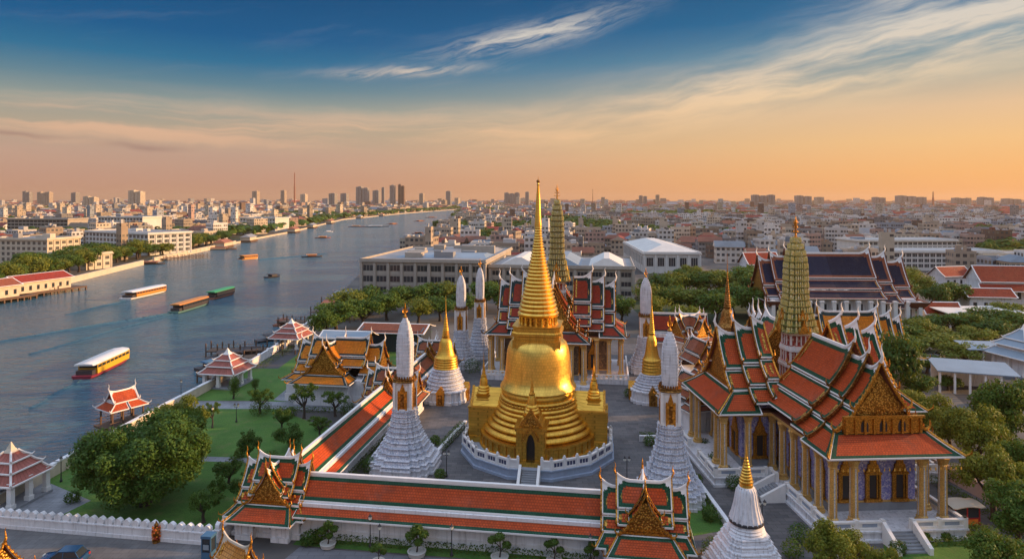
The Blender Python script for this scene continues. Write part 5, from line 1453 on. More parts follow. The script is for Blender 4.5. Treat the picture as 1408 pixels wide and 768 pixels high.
for i, (px, yt, Y, r) in enumerate(((903, 374, 236, 7), (930, 372, 240, 7), (962, 371, 240, 7), (990, 370, 238, 8), (1024, 366, 240, 9), (1042, 374, 215, 6), (893, 388, 205, 6), (925, 390, 206, 6.5), (952, 394, 196, 7), (985, 398, 190, 6.5), (1008, 388, 205, 7), (900, 404, 184, 4.5), (1035, 392, 196, 6), (940, 418, 174, 4.5))):
    tree_at(('round_b', 'round_a', 'round_c', 'olive_a', 'olive_b')[(i * 3) % 5], GL[i], px, yt, Y, r * 1.2, TG2)
TG3 = 'park trees on the right'
PL = (('round_b', 1238, 378, 225, 6, 'tree behind the right gable of the navy hall'), ('olive_a', 1258, 372, 232, 6, 'olive tree between navy hall and small red-roofed house'), ('round_b', 1290, 388, 214, 5.5, 'round dark tree left of the big red hall'), ('round_a', 1312, 386, 216, 5.5, 'round green tree touching the big red hall'),
      ('round_b', 1216, 440, 160, 5, 'dark tree under the navy hall columns'), ('round_c', 1236, 446, 156, 5.5, 'wide green tree at the left of the park'), ('olive_b', 1268, 438, 164, 5.5, 'yellowish tree in the park middle row'), ('olive_a', 1300, 458, 150, 6, 'large yellowish tree above the car park'), ('round_a', 1248, 462, 146, 5, 'green tree right beside the orange side hall'),
      ('round_b', 1352, 420, 178, 6, 'dark round tree behind the white-roofed pavilion left'), ('round_a', 1326, 428, 172, 5, 'green tree left of the dark round park tree'), ('round_b', 1370, 436, 166, 5.5, 'dense round park tree with flat underside'), ('round_c', 1395, 428, 172, 5.5, 'tree at the right edge above the white-roofed pavilion'), ('olive_b', 1385, 415, 188, 5, 'olive tree at the right edge near the red hall'),
      ('olive_b', 1325, 470, 142, 4.5, 'small olive tree at the car park corner'), ('round_a', 1275, 486, 136, 3.6, 'single round tree standing among the parked cars'), ('round_a', 1303, 516, 124, 2.6, 'small bright tree by the grey-roofed shed'), ('round_c', 1228, 480, 138, 4.5, 'low tree against the great temple\'s back roof'), ('round_b', 1226, 452, 117, 4.4, 'dark green tree right behind the great temple gable tip'), ('round_a', 1262, 512, 118, 3.4, 'mid green tree behind the low yellow tree'), ('olive_b', 1338, 448, 156, 5, 'yellow-green tree left of the white-roofed pavilion'), ('round_b', 1284, 430, 176, 5.5, 'dark tree in the back of the park below the small red house'))
for k, px, yt, Y, r, lb in PL: tree_at(k, lb, px, yt, Y, r * 1.2, TG3)
for k, px, yb, r, yt, lb in (('near_a', 1272, 612, 4.2, 535, 'yellowish tree right of the great temple\'s front gable'), ('near_a', 1338, 665, 4.9, 553, 'large yellow-green tree leaning over the pink wall'), ('near_b', 1385, 640, 5.4, 515, 'tall dark tree beside the street lamp'), ('near_a', 1240, 572, 3.2, 532, 'low yellow tree close behind the great temple gable'),
        ('near_a', 1366, 715, 4.3, 612, 'broad olive tree near the right edge above the red kiosk'), ('near_b', 1398, 765, 4.2, 664, 'dark tree at the right edge beside the drive'), ('near_a', 1152, 815, 3.3, 720, 'bushy yellow-green tree at the bottom in front of the temple stairs'), ('near_b', 1378, 840, 3.4, 732, 'tree cut by the bottom right corner'), ('near_a', 1305, 625, 3.6, 560, 'round olive tree behind the pink wall'), ('near_b', 1405, 690, 4.0, 600, 'green tree at the right edge above the broad olive tree'), ('near_a', 1215, 830, 2.0, 752, 'small yellow bush tree beside the front stair wall')):
    x, y, _ = G(px, yb); tree(k, lb, x, y, r, ZA(yt, y), TG3)

# far bank trees
FB = 'trees along the far bank embankment'
for i in range(30):
    y = 252 + (i // 2) * 11 + rnd.uniform(-3, 3); x = bank_x(FARB, y) - 9 - (i % 2) * 13 - rnd.uniform(0, 4)
    wh = 'near the red-roofed pier' if y < 285 else ('in the middle of the embankment' if y < 325 else 'before the long white riverside building')
    tree(('round_a', 'round_b', 'olive_a', 'round_c')[i % 4], f"{('tall', 'broad', 'low', 'dense', 'loose')[i % 5]} {('green', 'dark', 'olive', 'leafy')[i % 4]} tree {('on the waterfront', 'behind the waterfront row')[i % 2]} {wh}", x, y, rnd.uniform(7, 9.5), rnd.uniform(9, 13), FB)
for i in range(34):
    y = 415 + i * 9 + rnd.uniform(-3, 3) if i < 17 else 620 + (i - 17) * 26
    x = bank_x(FARB, y) - rnd.uniform(7, 16) - (0 if i < 17 else rnd.uniform(0, 60))
    wh = 'at the foot of the long white riverside building' if i < 9 else ('past the long white riverside building' if i < 17 else 'far up the opposite bank')
    tree(('round_b', 'round_a', 'olive_b')[i % 3], f"{('rounded', 'squat', 'spreading', 'bushy')[i % 4]} {('dark', 'green', 'olive')[i % 3]} tree {wh}", x, y, rnd.uniform(6.5, 9), rnd.uniform(7, 11), FB)
x, y, _ = G(606, 318); tree('round_b', 'lone dark tree at the water edge near the river bend', x, y, 11, 14)
# scattered city trees
CT = 'trees between the city blocks'
CITY_TREES = []
# ================================================================== NAMED BUILDINGS OF THE CITY
KEEP = []          # circles kept clear of generic city blocks: x, y, radius
def keep(x, y, r): KEEP.append((x, y, r))
def office(name, label, corner, rz, L, W, h, rows, bays, wall, roof, win_h=1.6, win_w=.68, side_bays=0, z_first=1.2, pil=True, cornice=.8, left_side=True, sills=True, roofbits=3, cat='building', seed=1):
    """flat roofed block: corner is its front left corner, x along the front"""
    r_ = random.Random(seed)
    t = thing(name, label, cat, (corner[0], corner[1], 0), rz)
    mb = MB(); mb.box(0, L, 0, W, 0, h)
    bw = L / bays
    if pil:
        for k in range(bays + 1): mb.box(k * bw - .5, k * bw + .5, -.6, 0 if 0 < k < bays else .3, 0, h - .3)
    fl = (h - z_first) / rows
    if sills:
        for j in range(rows): mb.box(.0, L, -.12, -.002, z_first + j * fl + fl * .84, z_first + j * fl + fl * .97)
    if side_bays:
        sb = W / side_bays
        xs = -.35 if left_side else L
        for k in range(side_bays + 1): mb.box(xs, xs + .35, k * sb - .3 + .001, k * sb + .3, 0, h - .3)
    mb.build('wall', wall, t)
    mb = MB(); mb.box(-cornice, L + cornice, -cornice, W + cornice, h, h + .5); mb.box(-cornice + .3, L + cornice - .3, -cornice + .3, -cornice + .7, h + .5, h + 1.2); mb.box(-cornice + .3, -cornice + .7, -cornice + .75, W + cornice - .3, h + .5, h + 1.2)
    mb.box(L + cornice - .7, L + cornice - .3, -cornice + .75, W + cornice - .3, h + .5, h + 1.2); mb.box(-cornice + .75, L + cornice - .75, W + cornice - .7, W + cornice - .3, h + .5, h + 1.2)
    mb.build('parapet', wall, t)
    mb = MB(); mb.box(.5, L - .5, .5, W - .5, h + .5, h + .62); mb.build('roof', roof, t)
    for k in range(roofbits):
        a, b = r_.uniform(.06, .8) * L, r_.uniform(.15, .75) * W; s = r_.uniform(2, 5)
        mb = MB(); mb.box(a, a + s * 1.4, b, b + s, h + .62, h + .62 + r_.uniform(1.2, 3)); mb.build('plant_room', (wall, roof)[k % 2], t)
    w0 = MB(); ww = bw * win_w
    w0.box(-ww / 2, ww / 2, -.05, .06, 0, win_h, 0)
    for k in range(4): w0.box(-ww / 2 + ww * k / 3 - .05, -ww / 2 + ww * k / 3 + .05, -.09, -.05, 0, win_h, 1)
    wo_ = w0.build('window', ['glass', wall], t); n = 0
    for j in range(rows):
        for k in range(bays):
            q = ((k + .5) * bw, 0, z_first + j * fl + fl * .18)
            if n == 0: wo_.location = q
            elif n < 98: put(wo_, t, q)
            n += 1
    if side_bays:
        for j in range(rows):
            for k in range(side_bays):
                if n < 98: put(wo_, t, (0 if left_side else L, (k + .5) * W / side_bays, z_first + j * fl + fl * .18), -pi / 2 if left_side else pi / 2, (W / side_bays / bw, 1, 1))
                n += 1
    c, s = cos(rz), sin(rz); m_ = int(max(L, W) // 25) + 1
    for i in range(m_ + 1):
        for j in range(m_ + 1):
            a, b = L * i / m_, W * j / m_; keep(corner[0] + a * c - b * s, corner[1] + a * s + b * c, max(L, W) / m_ * .62 + 7)
    return t
gx, gy = XA(497, 243), 243
G1 = office('office_building', 'long grey office building with tall pilasters and bands of dark windows behind the trees', (gx, gy), RC, 46.5, 66, 13.2, 3, 9, 'concrete', 'roof_grey', side_bays=10, seed=3, roofbits=9, win_h=2.1, win_w=.74)
mb = MB(); mb.loft([[(9, 12, 13.85), (45, 12, 13.85), (45, 30, 13.85), (9, 30, 13.85)], [(13, 17, 15.0), (43, 17, 15.0), (43, 25, 15.0), (13, 25, 15.0)]]); mb.build('sheet_roof', 'roof_blue', G1)
mb = MB(); mb.loft([[(12, 38, 13.85), (44, 38, 13.85), (44, 60, 13.85), (12, 60, 13.85)], [(14, 44, 15.2), (42, 44, 15.2), (42, 54, 15.2), (14, 54, 15.2)]]); mb.build('sheet_roof', 'roof_grey', G1)
mb = MB(); mb.box(30, 44, 35, 37.6, 13.85, 17); mb.build('plant_room', 'concrete', G1)
p_ = Vector((gx, gy)) + UC * 47.6 + VC * 5
G2 = office('office_building', 'grey office wing with white sheet roofs directly behind the columned temple', (p_.x, p_.y), RC, 52, 40, 11.2, 3, 10, 'concrete', 'roof_grey', seed=5, roofbits=0)
for k, (a, b, ma) in enumerate(((3, 17, 'white_far'), (20, 33, 'roof_blue'), (36, 49, 'white_far'))):
    mb = MB(); mb.loft([[(a, 4, 11.8), (b, 4, 11.8), (b, 36, 11.8), (a, 36, 11.8)], [(a + (b - a) * .42, 5, 14.6), (b - (b - a) * .42, 5, 14.6), (b - (b - a) * .42, 35, 14.6), (a + (b - a) * .42, 35, 14.6)]]); mb.build('sheet_roof', ma, G2)
W1 = office('white_palace', 'white palace with tall arched-looking bays and pale hipped roof above the grove', (XA(886, 322), 322), R(-3), 27, 84, 9.4, 1, 5, 'white_far', 'roof_grey', win_h=4.2, win_w=.6, side_bays=14, z_first=2.2, roofbits=0, seed=6)
mb = MB(); mb.loft([[(-.5, -.5, 10.0), (27.5, -.5, 10.0), (27.5, 84.5, 10.0), (-.5, 84.5, 10.0)], [(11, 13, 13.4), (16, 13, 13.4), (16, 71, 13.4), (11, 71, 13.4)]]); mb.build('hip_roof', 'white_far', W1)
office('long_block', 'long pale blue-roofed block with balcony bands behind the navy hall', (XA(1196, 335), 335), R(-2), 66, 22, 9.2, 3, 22, 'white_far', 'roof_blue', win_h=1.7, win_w=.78, pil=False, seed=8, roofbits=2)
office('long_block', 'second long grey-roofed block further behind the blue-roofed one', (XA(1180, 388), 388), R(2), 60, 24, 11.5, 4, 20, 'white_far', 'roof_blue', win_h=1.6, win_w=.78, pil=False, seed=9, roofbits=2)
office('long_block', 'cream block with dark openings at the right edge above the red hall', (XA(1352, 330), 330), R(4), 60, 18, 8.0, 2, 14, 'cream', 'roof_grey', pil=False, seed=10, roofbits=2)
# left bank
office('riverside_block', 'long white riverside building with rows of windows on the far bank', (bank_x(FARB, 430) - 80, 462), R(-30), 75, 30, 13.6, 4, 17, 'white_far', 'roof_grey', win_h=2.0, win_w=.62, pil=False, seed=11, side_bays=6, left_side=False)
office('riverside_block', 'cream five-storey block at the left edge beyond the embankment trees', (XA(-6, 372), 372), R(-10), 34, 22, 13.5, 4, 10, 'cream', 'roof_grey', win_h=1.7, win_w=.55, pil=False, seed=12, side_bays=5, left_side=False)
office('riverside_block', 'dark grey long block with an orange lit end far behind the left bank', (XA(10, 640), 640), R(-6), 64, 26, 17, 5, 16, 'concrete', 'roof_grey', win_h=2.0, win_w=.85, pil=False, seed=13, roofbits=2)
office('riverside_block', 'tall white slab block on the left bank behind the long riverside building', (XA(135, 640), 640), R(-14), 52, 24, 19, 6, 14, 'white_far', 'roof_grey', win_h=1.9, win_w=.6, pil=False, seed=14, roofbits=2)
office('riverside_block', 'white stepped block near the water beyond the long riverside building', (XA(330, 760), 760), R(-20), 50, 24, 15, 4, 12, 'white_far', 'roof_grey', win_h=1.9, win_w=.6, pil=False, seed=15, roofbits=2)
office('riverside_block', 'low cream house block between the trees and the cream five-storey block', (XA(70, 345), 345), R(-20), 26, 14, 7.5, 2, 7, 'cream', 'rust', win_h=1.6, win_w=.5, pil=False, seed=16, side_bays=3, left_side=False)
def red_house(name, label, x, y, rz, L, W, eave, ridge, roofm='tile_rust', wall='white_wall', cat='house', over=1.0, porch=True):
    t = thing(name, label, cat, (x, y, 0), rz)
    mb = MB(); mb.box(-L / 2, L / 2, -W / 2, W / 2, 0, eave + .3)
    for s in (-1, 1): mb.loft([[(s * L / 2 - .15, -W / 2, eave + .3), (s * L / 2 - .15, W / 2, eave + .3), (s * L / 2 - .15, 0, ridge - .2)], [(s * L / 2 + .15, -W / 2, eave + .3), (s * L / 2 + .15, W / 2, eave + .3), (s * L / 2 + .15, 0, ridge - .2)]])
    mb.build('wall', wall, t)
    mb = MB()
    for s in (1, -1): panel(mb, (-L / 2 - over, 0, ridge), (L / 2 + over, 0, ridge), (L / 2 + over, s * (W / 2 + over), eave), (-L / 2 - over, s * (W / 2 + over), eave), tt=.3, ts=.35, tb=.15, g=.02, gs=.02, sag=.12)
    mb.build('roof', [roofm, 'white_trim', roofm, 'soffit'], t)
    if porch:
        mb = MB(); panel(mb, (-L / 2 - over * 1.6, -W / 2 - over * .6, eave - .5), (L / 2 + over * 1.6, -W / 2 - over * .6, eave - .5), (L / 2 + over * 2, -W / 2 - over * 3.2, eave * .62), (-L / 2 - over * 2, -W / 2 - over * 3.2, eave * .62), tt=.2, ts=.3, tb=.12, g=.02, gs=.02)
        mb.build('porch_roof', [roofm, 'white_trim', roofm, 'soffit'], t)
    n = max(2, int(L / 3)); wn = MB(); wn.box(-.55, .55, -.05, .05, 0, eave * .4); w0 = wn.build('window', 'glass', t)
    for k in range(n):
        q = (-L / 2 + L * (k + .5) / n, -W / 2, eave * .22)
        if k: put(w0, t, q)
        else: w0.location = q
    keep(x, y, max(L, W) * .75 + 8)
    return t
red_house('red_hall', 'large red-roofed hall with white gables at the right edge', XA(1375, 232), 232, R(-8), 17, 10, 7.6, 12.9, roofm='tile_deep')
red_house('red_hall', 'smaller red-roofed wing in front of the large red hall', XA(1356, 214), 214, R(-8), 13, 6, 4.8, 7.4, porch=False, roofm='tile_deep')
red_house('red_house', 'small house with steep red roof and white eaves among the park trees', XA(1291, 190), 190, R(-4), 9, 5, 3.4, 6.6, roofm='tile_deep')
red_house('red_house', 'red-roofed house with white gable beyond the park, left of the red hall', XA(1306, 278), 278, R(12), 13, 8, 4.2, 8.0, porch=False, roofm='tile_deep')
red_house('red_house', 'red-roofed hall left of the navy hall behind the thin gold spire', XA(1044, 290), 290, R(8), 14, 9, 8, 13, porch=False, roofm='tile_deep')
red_house('brick_house', 'brown-roofed block with glass sides behind the orange hall', XA(545, 160), 160, RC, 15, 9, 4.6, 6.0, roofm='tile_rust', wall='glass', porch=False)
red_house('green_house', 'pale green-roofed glass house left of the brown-roofed block', XA(478, 150), 150, RC, 10, 6, 4.6, 6.2, roofm='roof_blue', wall='glass', porch=False)
def shed(label, x, y, rz, L, W, h, roofm='roof_blue'):
    t = thing('shed', label, 'shed', (x, y, 0), rz)
    mb = MB(); mb.loft([[(-L / 2, -W / 2, h), (L / 2, -W / 2, h), (L / 2, W / 2, h + .7), (-L / 2, W / 2, h + .7)], [(-L / 2, -W / 2, h + .2), (L / 2, -W / 2, h + .2), (L / 2, W / 2, h + .9), (-L / 2, W / 2, h + .9)]]); mb.build('roof', roofm, t)
    mb = MB(); mb.box(-L / 2 + .6, L / 2 - .6, W / 2 - .6, W / 2 - .4, 0, h + .5); mb.build('wall', 'white_wall', t)
    c = MB(); c.box(-.18, .18, -.18, .18, 0, h); c0 = c.build('post', 'white_trim', t); n = int(L / 2.6)
    for k in range(n + 1):
        q = (-L / 2 + .5 + (L - 1) * k / n, -W / 2 + .5, 0)
        if k: put(c0, t, q)
        else: c0.location = q
shed('open shed with ribbed grey-blue roof at the car park', XA(1336, 124), 124, R(-20), 13, 8, 4.0)
shed('small grey-roofed shelter behind the grey-blue shed', XA(1352, 142), 142, R(-8), 9, 6, 4.0, 'roof_blue')
shed('low white market shelter below the red hall', XA(1370, 186), 186, R(3), 34, 9, 4.4, 'white_far')

def sala(name, label, x, y, rz, hw, z_eave, levels, roofm, ridge_m='white_trim', posts=True, group=None, z0=0.0, finial='white_trim'):
    """open riverside pavilion with stacked hipped roofs; levels = [(half eave, z eave, half top, z top)]"""
    t = thing(name, label, 'pavilion', (x, y, z0), rz, group)
    for (h0, za, h1, zb) in levels:
        mb = MB()
        for q in range(4):
            ca, sa = cos(q * pi / 2), sin(q * pi / 2); xf = lambda p_, ca=ca, sa=sa: (p_[0] * ca - p_[1] * sa, p_[0] * sa + p_[1] * ca, p_[2])
            A, B, C_, D = (-h1, -h1, zb), (h1, -h1, zb), (h0, -h0, za), (-h0, -h0, za)
            panel(mb, xf(A), xf(B), xf(C_), xf(D), tt=.12, ts=.10, tb=.12, g=.02, gs=.02, sag=.12)
        mb.build('roof', [roofm, ridge_m, roofm, 'soffit'], t)
        mb = MB()
        for q in range(4):
            ca, sa = [(1, 1), (-1, 1), (-1, -1), (1, -1)][q]
            mb.tube([(h1 * ca, h1 * sa, zb + .08), ((h0 + h1) / 2 * ca, (h0 + h1) / 2 * sa, (za + zb) / 2 - .02), (h0 * ca, h0 * sa, za + .1), ((h0 + .2) * ca, (h0 + .2) * sa, za + .35)], [.13, .13, .14, .05], 5)
        mb.build('hip_ridge', ridge_m, t)
    zb = levels[-1][3]; h1 = levels[-1][2]
    mb = MB(); mb.loft([[(a * h1 * 1.2, b * h1 * 1.2, zb - .1) for a, b in ((-1, -1), (1, -1), (1, 1), (-1, 1))], [(a * h1 * .6, b * h1 * .6, zb + .35) for a, b in ((-1, -1), (1, -1), (1, 1), (-1, 1))], [(a * .03, b * .03, zb + 1.1) for a, b in ((-1, -1), (1, -1), (1, 1), (-1, 1))]]); mb.build('cap', finial, t)
    mb = MB(); mb.box(-hw, hw, -hw, hw, 0, .3); mb.build('floor', 'grey_stone', t)
    c = MB(); c.box(-.28, .28, -.28, .28, .3, z_eave + .25); c.box(-.36, .36, -.36, .36, .3, .8); c0 = c.build('post', 'white_trim', t); first = True
    for a in (-1, 0, 1):
        for b in (-1, 0, 1):
            if a == 0 and b == 0: continue
            q = (a * hw * .84, b * hw * .84, 0)
            if first: c0.location = q; first = False
            else: put(c0, t, q)
    return t
LV = lambda h, z, k=1.0: [(h, z, h * .66, z + 1.25 * k), (h * .74, z + 1.35 * k, h * .42, z + 2.35 * k), (h * .48, z + 2.45 * k, h * .16, z + 3.5 * k)]
sala('riverside_pavilion', 'white riverside pavilion with tiered pinkish roofs and cream cap at the left edge', XA(13, 78) - .2, 78.5, R(-8), 2.9, 3.0, LV(3.0, 3.0, .85), 'tile_pink', group='riverside pavilions', finial='cream')
sala('riverside_pavilion', 'white riverside pavilion with tiered roofs beside the cone-shaped conifer', XA(313, 128), 128, R(-10), 3.5, 2.9, LV(3.8, 2.9, .9), 'tile_pink', group='riverside pavilions')
sala('riverside_pavilion', 'white riverside pavilion with pink tiered roofs behind the orange hall', XA(397, 158), 160, R(-10), 3.2, 2.9, LV(4.0, 2.9, .9), 'tile_pink', group='riverside pavilions')
def white_roof_hall():
    x, y = XA(1418, 134), 136
    t = sala('white_roof_pavilion', 'pavilion with three tiers of white roofs at the right edge', x, y, R(10), 4.2, 4.0, [(5.2, 4.0, 3.4, 5.2), (3.8, 5.9, 2.2, 7.1), (2.5, 7.2, .4, 9.2)], 'roof_blue', 'white_trim')
    mb = MB(); mb.box(-3.2, 3.2, -3.2, 3.2, .3, 6.0); mb.build('wall', 'white_wall', t)
white_roof_hall()
def pier_pavilion():
    x, y = XA(163, 105), 106
    t = thing('pier_pavilion', 'small red-tiled gabled pavilion standing on a pier over the water', 'pavilion', (x, y, 0), R(58))
    for ang in (0, pi): arm_roof(t, ang, [(1.9, 0, 1)], [(0, 5.3, 1.45, 3.8)], st('tile_red', 'tile_red', barge='white_trim', ped='tile_red', band=.02, lift=.5, sag=.1, finial='white_trim', teeth=False), .55, 0, skirt=(1.1, 2.4, 2.8))
    mb = MB(); mb.box(-3.2, 3.2, -2.4, 2.4, -.2, .1); mb.build('floor', 'wood', t)
    c = MB(); c.box(-.1, .1, -.1, .1, -4, 3.1); c0 = c.build('post', 'wood', t)
    for k, (a, b) in enumerate([(a, b) for a in (-2.4, -.8, .8, 2.4) for b in (-1.8, 1.8)]):
        if k: put(c0, t, (a, b, 0))
        else: c0.location = (a, b, 0)
    mb = MB()
    for s in (-1, 1): mb.bar((-3, s * 2.2, 1.0), (3, s * 2.2, 1.0), .08, .1); mb.bar((-3, s * 2.2, .55), (3, s * 2.2, .55), .06, .08)
    mb.build('railing', 'wood', t)
    mb = MB(); mb.box(2.2, 4.2, -.8, .8, -.15, .12); mb.build('gangway', 'wood', t)
pier_pavilion()

# ------------------------------------------------------------------ generic city
m, g, b = pm('city_roof')
pa = g.new('ShaderNodeAttribute', attribute_name='paint').outputs['Color']
tn = g.noise(g.new('ShaderNodeTexCoord').outputs['Object'], .12, 5, .7)
f_ = g.m('MULTIPLY_ADD', tn, 1.0, .5); g.put(b.inputs['Base Color'], g.mix(1.0, pa, g.xyz(f_, f_, f_), 'MULTIPLY')); b.inputs['Roughness'].default_value = .8
PAINT = {'white': (.66, .63, .59), 'cream': (.56, .47, .36), 'grey': (.27, .26, .25), 'beige': (.42, .34, .26), 'pink': (.42, .28, .23), 'brown': (.17, .11, .08), 'pale blue': (.32, .36, .41), 'tan': (.34, .26, .19)}
ROOFP = {'flat grey': (.16, .155, .15), 'flat pale': (.30, .285, .265), 'rusty': (.20, .08, .05), 'red': (.24, .04, .025), 'blue-grey': (.17, .21, .25), 'white': (.56, .56, .56)}
def city_block(mb, x, y, ang, L, W, h, wall, roof, pitched, r_, detail=True):
    c = (x, y); v0, v1 = r_.uniform(.78, 1.12), r_.uniform(.75, 1.15); t0 = tuple(k * v0 for k in wall); t1 = tuple(k * v1 for k in roof)
    ca, sa = cos(ang), sin(ang)
    T = lambda a, b_, z: (x + a * ca - b_ * sa, y + a * sa + b_ * ca, z)
    mb.obox(c, ang, L, W, 0, h, 0, t0, True, 1)
    if pitched:
        rz_ = min(W, L) * .28
        e = 0.7
        p_ = [T(-L / 2 - e, -W / 2 - e, h - .1), T(L / 2 + e, -W / 2 - e, h - .1), T(L / 2 + e, W / 2 + e, h - .1), T(-L / 2 - e, W / 2 + e, h - .1)]
        hip = r_.choice((0, .25)) * L
        a, b_ = T(-L / 2 - e + hip, 0, h + rz_), T(L / 2 + e - hip, 0, h + rz_)
        for q in ((p_[0], p_[1], b_, a), (p_[2], p_[3], a, b_)): mb.poly(list(q), 1, None, t1)
        for q in ((p_[1], p_[2], b_), (p_[3], p_[0], a)): mb.poly(list(q), 1 if hip else 0, None, t1 if hip else t0)
    else:
        mb.obox(c, ang, L - .5, W - .5, h + .02, h + .06, 1, t1)
        if detail:
            for k in range(2):
                mb.obox(T(0, (-1) ** k * (W / 2 - .15), 0)[:2], ang, L, .3, h + .003, h + .9, 1, t0)
                mb.obox(T((-1) ** k * (L / 2 - .15), 0, 0)[:2], ang, .3, W - .6, h + .003, h + .9, 1, t0)
        for k in range(r_.randint(1, 3) if detail else r_.randint(0, 1)):
            a, b_ = r_.uniform(-.32, .32) * L, r_.uniform(-.3, .3) * W; s = r_.uniform(.12, .28) * min(L, W)
            mb.obox(T(a, b_, 0)[:2], ang, s * r_.uniform(1, 1.8), s, h + .06, h + r_.uniform(1.2, 3.4), 1, tuple(k_ * .9 for k_ in r_.choice((wall, roof, (.5, .5, .5)))))
        if detail and r_.random() < .4:
            q = T(r_.uniform(-.3, .3) * L, r_.uniform(-.3, .3) * W, 0); mb.lathe([(.7, h + .06), (.7, h + 1.6), (.1, h + 1.9)], 7, q[:2], 1)
            for k in range(len(mb.tint)):
                if mb.tint[k] is None: mb.tint[k] = (.4, .4, .42)
def blocked(x, y, r):
    for kx, ky, kr in KEEP:
        if (x - kx) ** 2 + (y - ky) ** 2 < (kr + r * .5) ** 2: return True
    if 2000 < y < 2780 and -330 < x < -130: 
        n_, f2 = bank_x(NEAR, y), bank_x(FARB, y)
        if f2 is not None and f2 - r < x < n_ + r: return True
    n_, f2 = bank_x(NEAR, y), bank_x(FARB, y)
    if n_ is not None and f2 - r * .6 - 8 < x < n_ + r * .6 + 6: return True
    if -62 < x < 200 and y < 245: return True
    if -230 < x < -190 and y < 300: return True
    return False
keep(-240, 285, 30); keep(-265, 330, 30); keep(110, 330, 20); keep(70, 250, 20); keep(40, 300, 10)
cells = []
cr = random.Random(42)
y = 250.0
while y < 9000:
    pitch = 10.6 + y * .0148
    if y > 3500: pitch *= 1.2
    xm = y * .84 + 40
    x = -xm
    while x < xm:
        jx, jy = x + cr.uniform(-.28, .28) * pitch, y + cr.uniform(-.28, .28) * pitch
        hd = (RC if jx > bank_x(NEAR, min(max(jy, 0), 2700)) else R(-28)) + cr.choice((0, 0, pi / 2)) + cr.gauss(0, .08)
        L = pitch * cr.uniform(.55, 1.05); W = pitch * cr.uniform(.42, .8)
        left_b = jx < bank_x(FARB, min(max(jy, 0), 2700))
        st_ = cr.choices((1, 2, 3, 4, 5, 7, 10), (2, 5, 6, 4, 1.6, .35, .0))[0]
        if y > 1100 and cr.random() < .015: st_ = cr.randint(6, 10)
        if y > 2800 and cr.random() < .03: st_ = cr.randint(9, 17)
        if jx < bank_x(FARB, min(max(jy, 0), 2700)) and y > 700 and cr.random() < .05: st_ = cr.randint(5, 10)
        h = st_ * 2.95 + .6
        if st_ > 6: L *= .42; W *= .42
        if not blocked(jx, jy, max(L, W)) and cr.random() < .93: cells.append((jx, jy, hd, L, W, h, st_))
        elif cr.random() < 0: pass
        x += pitch
    y += pitch * .86
# a few cells become pockets of trees
from mathutils import noise as mnoise
built, green = [], []
for c_ in cells:
    v = mnoise.noise(Vector((c_[0] * .006, c_[1] * .0045, 3.7)))
    (green if v > .21 and c_[6] < 6 else built).append(c_)
def vis_size(c_):
    px = CXP + FPX * c_[0] / c_[1]
    if not -20 < px < 1428: return 0
    return max(c_[3], c_[4]) * (c_[5] + c_[4] * .3) / c_[1] ** 2
built.sort(key=vis_size, reverse=True)
near, far_ = built[:290], built[290:]
def zone(x, y):
    px = CXP + FPX * x / y
    for lim, nm in ((90, 'at the far left beyond the river'), (200, 'behind the embankment trees on the left bank'), (330, 'behind the long white riverside building'), (480, 'on the far bank by the river bend'), (640, 'along the near bank past the grey offices'),
                    (740, 'left of the stupa spire'), (800, 'behind the columned temple\'s tower'), (890, 'between the stupa spire and the white palace'), (980, 'behind the white palace'), (1060, 'beyond the grove'), (1120, 'behind the striped tower'), (1200, 'behind the navy hall ridge'), (1300, 'beyond the long blue-roofed block'), (2000, 'at the far right of the city')):
        if px < lim: return nm
r2 = random.Random(5); used_l = {}
pn, rn = list(PAINT), list(ROOFP)
SHAPE = (('squat', lambda L, h: h < 6), ('long', lambda L, h: L > 24), ('tall', lambda L, h: h > 15), ('compact', lambda L, h: True))
cands = []
for c_ in near:
    x, y, hd, L, W, h, s_ = c_
    for tr_ in range(60):
        pitched = s_ < 4 and r2.random() < .45
        wn_ = r2.choices(pn, (7, 5, 2, 3, 1.5, .9, 1.8, 1.8))[0]; rf = r2.choices(('red', 'rusty', 'blue-grey'), (3, 4, 3))[0] if pitched else r2.choices(('flat grey', 'flat pale', 'rusty', 'blue-grey', 'white'), (5, 4, 2, 2, 2.5))[0]
        sh = next(n_ for n_, f in SHAPE if f(L, h))
        dist = 'in the first row' if y < 380 else ('in the middle rows' if y < 620 else 'in the hazy far rows')
        lb = f"{sh} {wn_} {('one', 'two', 'three', 'four', 'five', 'six', 'seven')[min(s_, 7) - 1] if s_ <= 7 else 'many'}-storey block with {rf.replace('flat ', '')} {'pitched' if pitched else 'flat'} roof {zone(x, y)}"
        if lb not in used_l: break
    used_l[lb] = 1
    if len(lb.split()) > 16: lb = lb.replace(' flat roof', ' roof').replace('pale blue', 'bluish')
    mb = MB(); city_block(mb, 0, 0, 0, L, W, h, PAINT[wn_], ROOFP[rf], pitched, r2)
    o = mb.build('city_building', ['facade' if r2.random() < .6 else 'facade_fine', 'city_roof'], None, None, (x, y, 0), hd)
    tag(o, lb, 'building', 'city buildings around the palace')
mb = MB()
for c_ in far_:
    x, y, hd, L, W, h, s_ = c_
    wl = PAINT[r2.choices(pn, (7, 5, 2, 3, 1.5, .9, 1.8, 1.8))[0]]; pitched = s_ < 4 and r2.random() < .3
    rf = ROOFP[r2.choices(('red', 'rusty', 'blue-grey'), (3, 4, 3))[0]] if pitched else ROOFP[r2.choices(rn[:2] + rn[2:3] + rn[4:], (5, 4, 2, 2, 2.5))[0]]
    city_block(mb, x, y, hd, L, W, h, wl, rf, pitched, r2, detail=y < 1100)
far_city = tag(mb.build('distant_city', ['facade', 'city_roof']), 'thousands of small distant city buildings stretching to the horizon', 'buildings', kind='stuff')
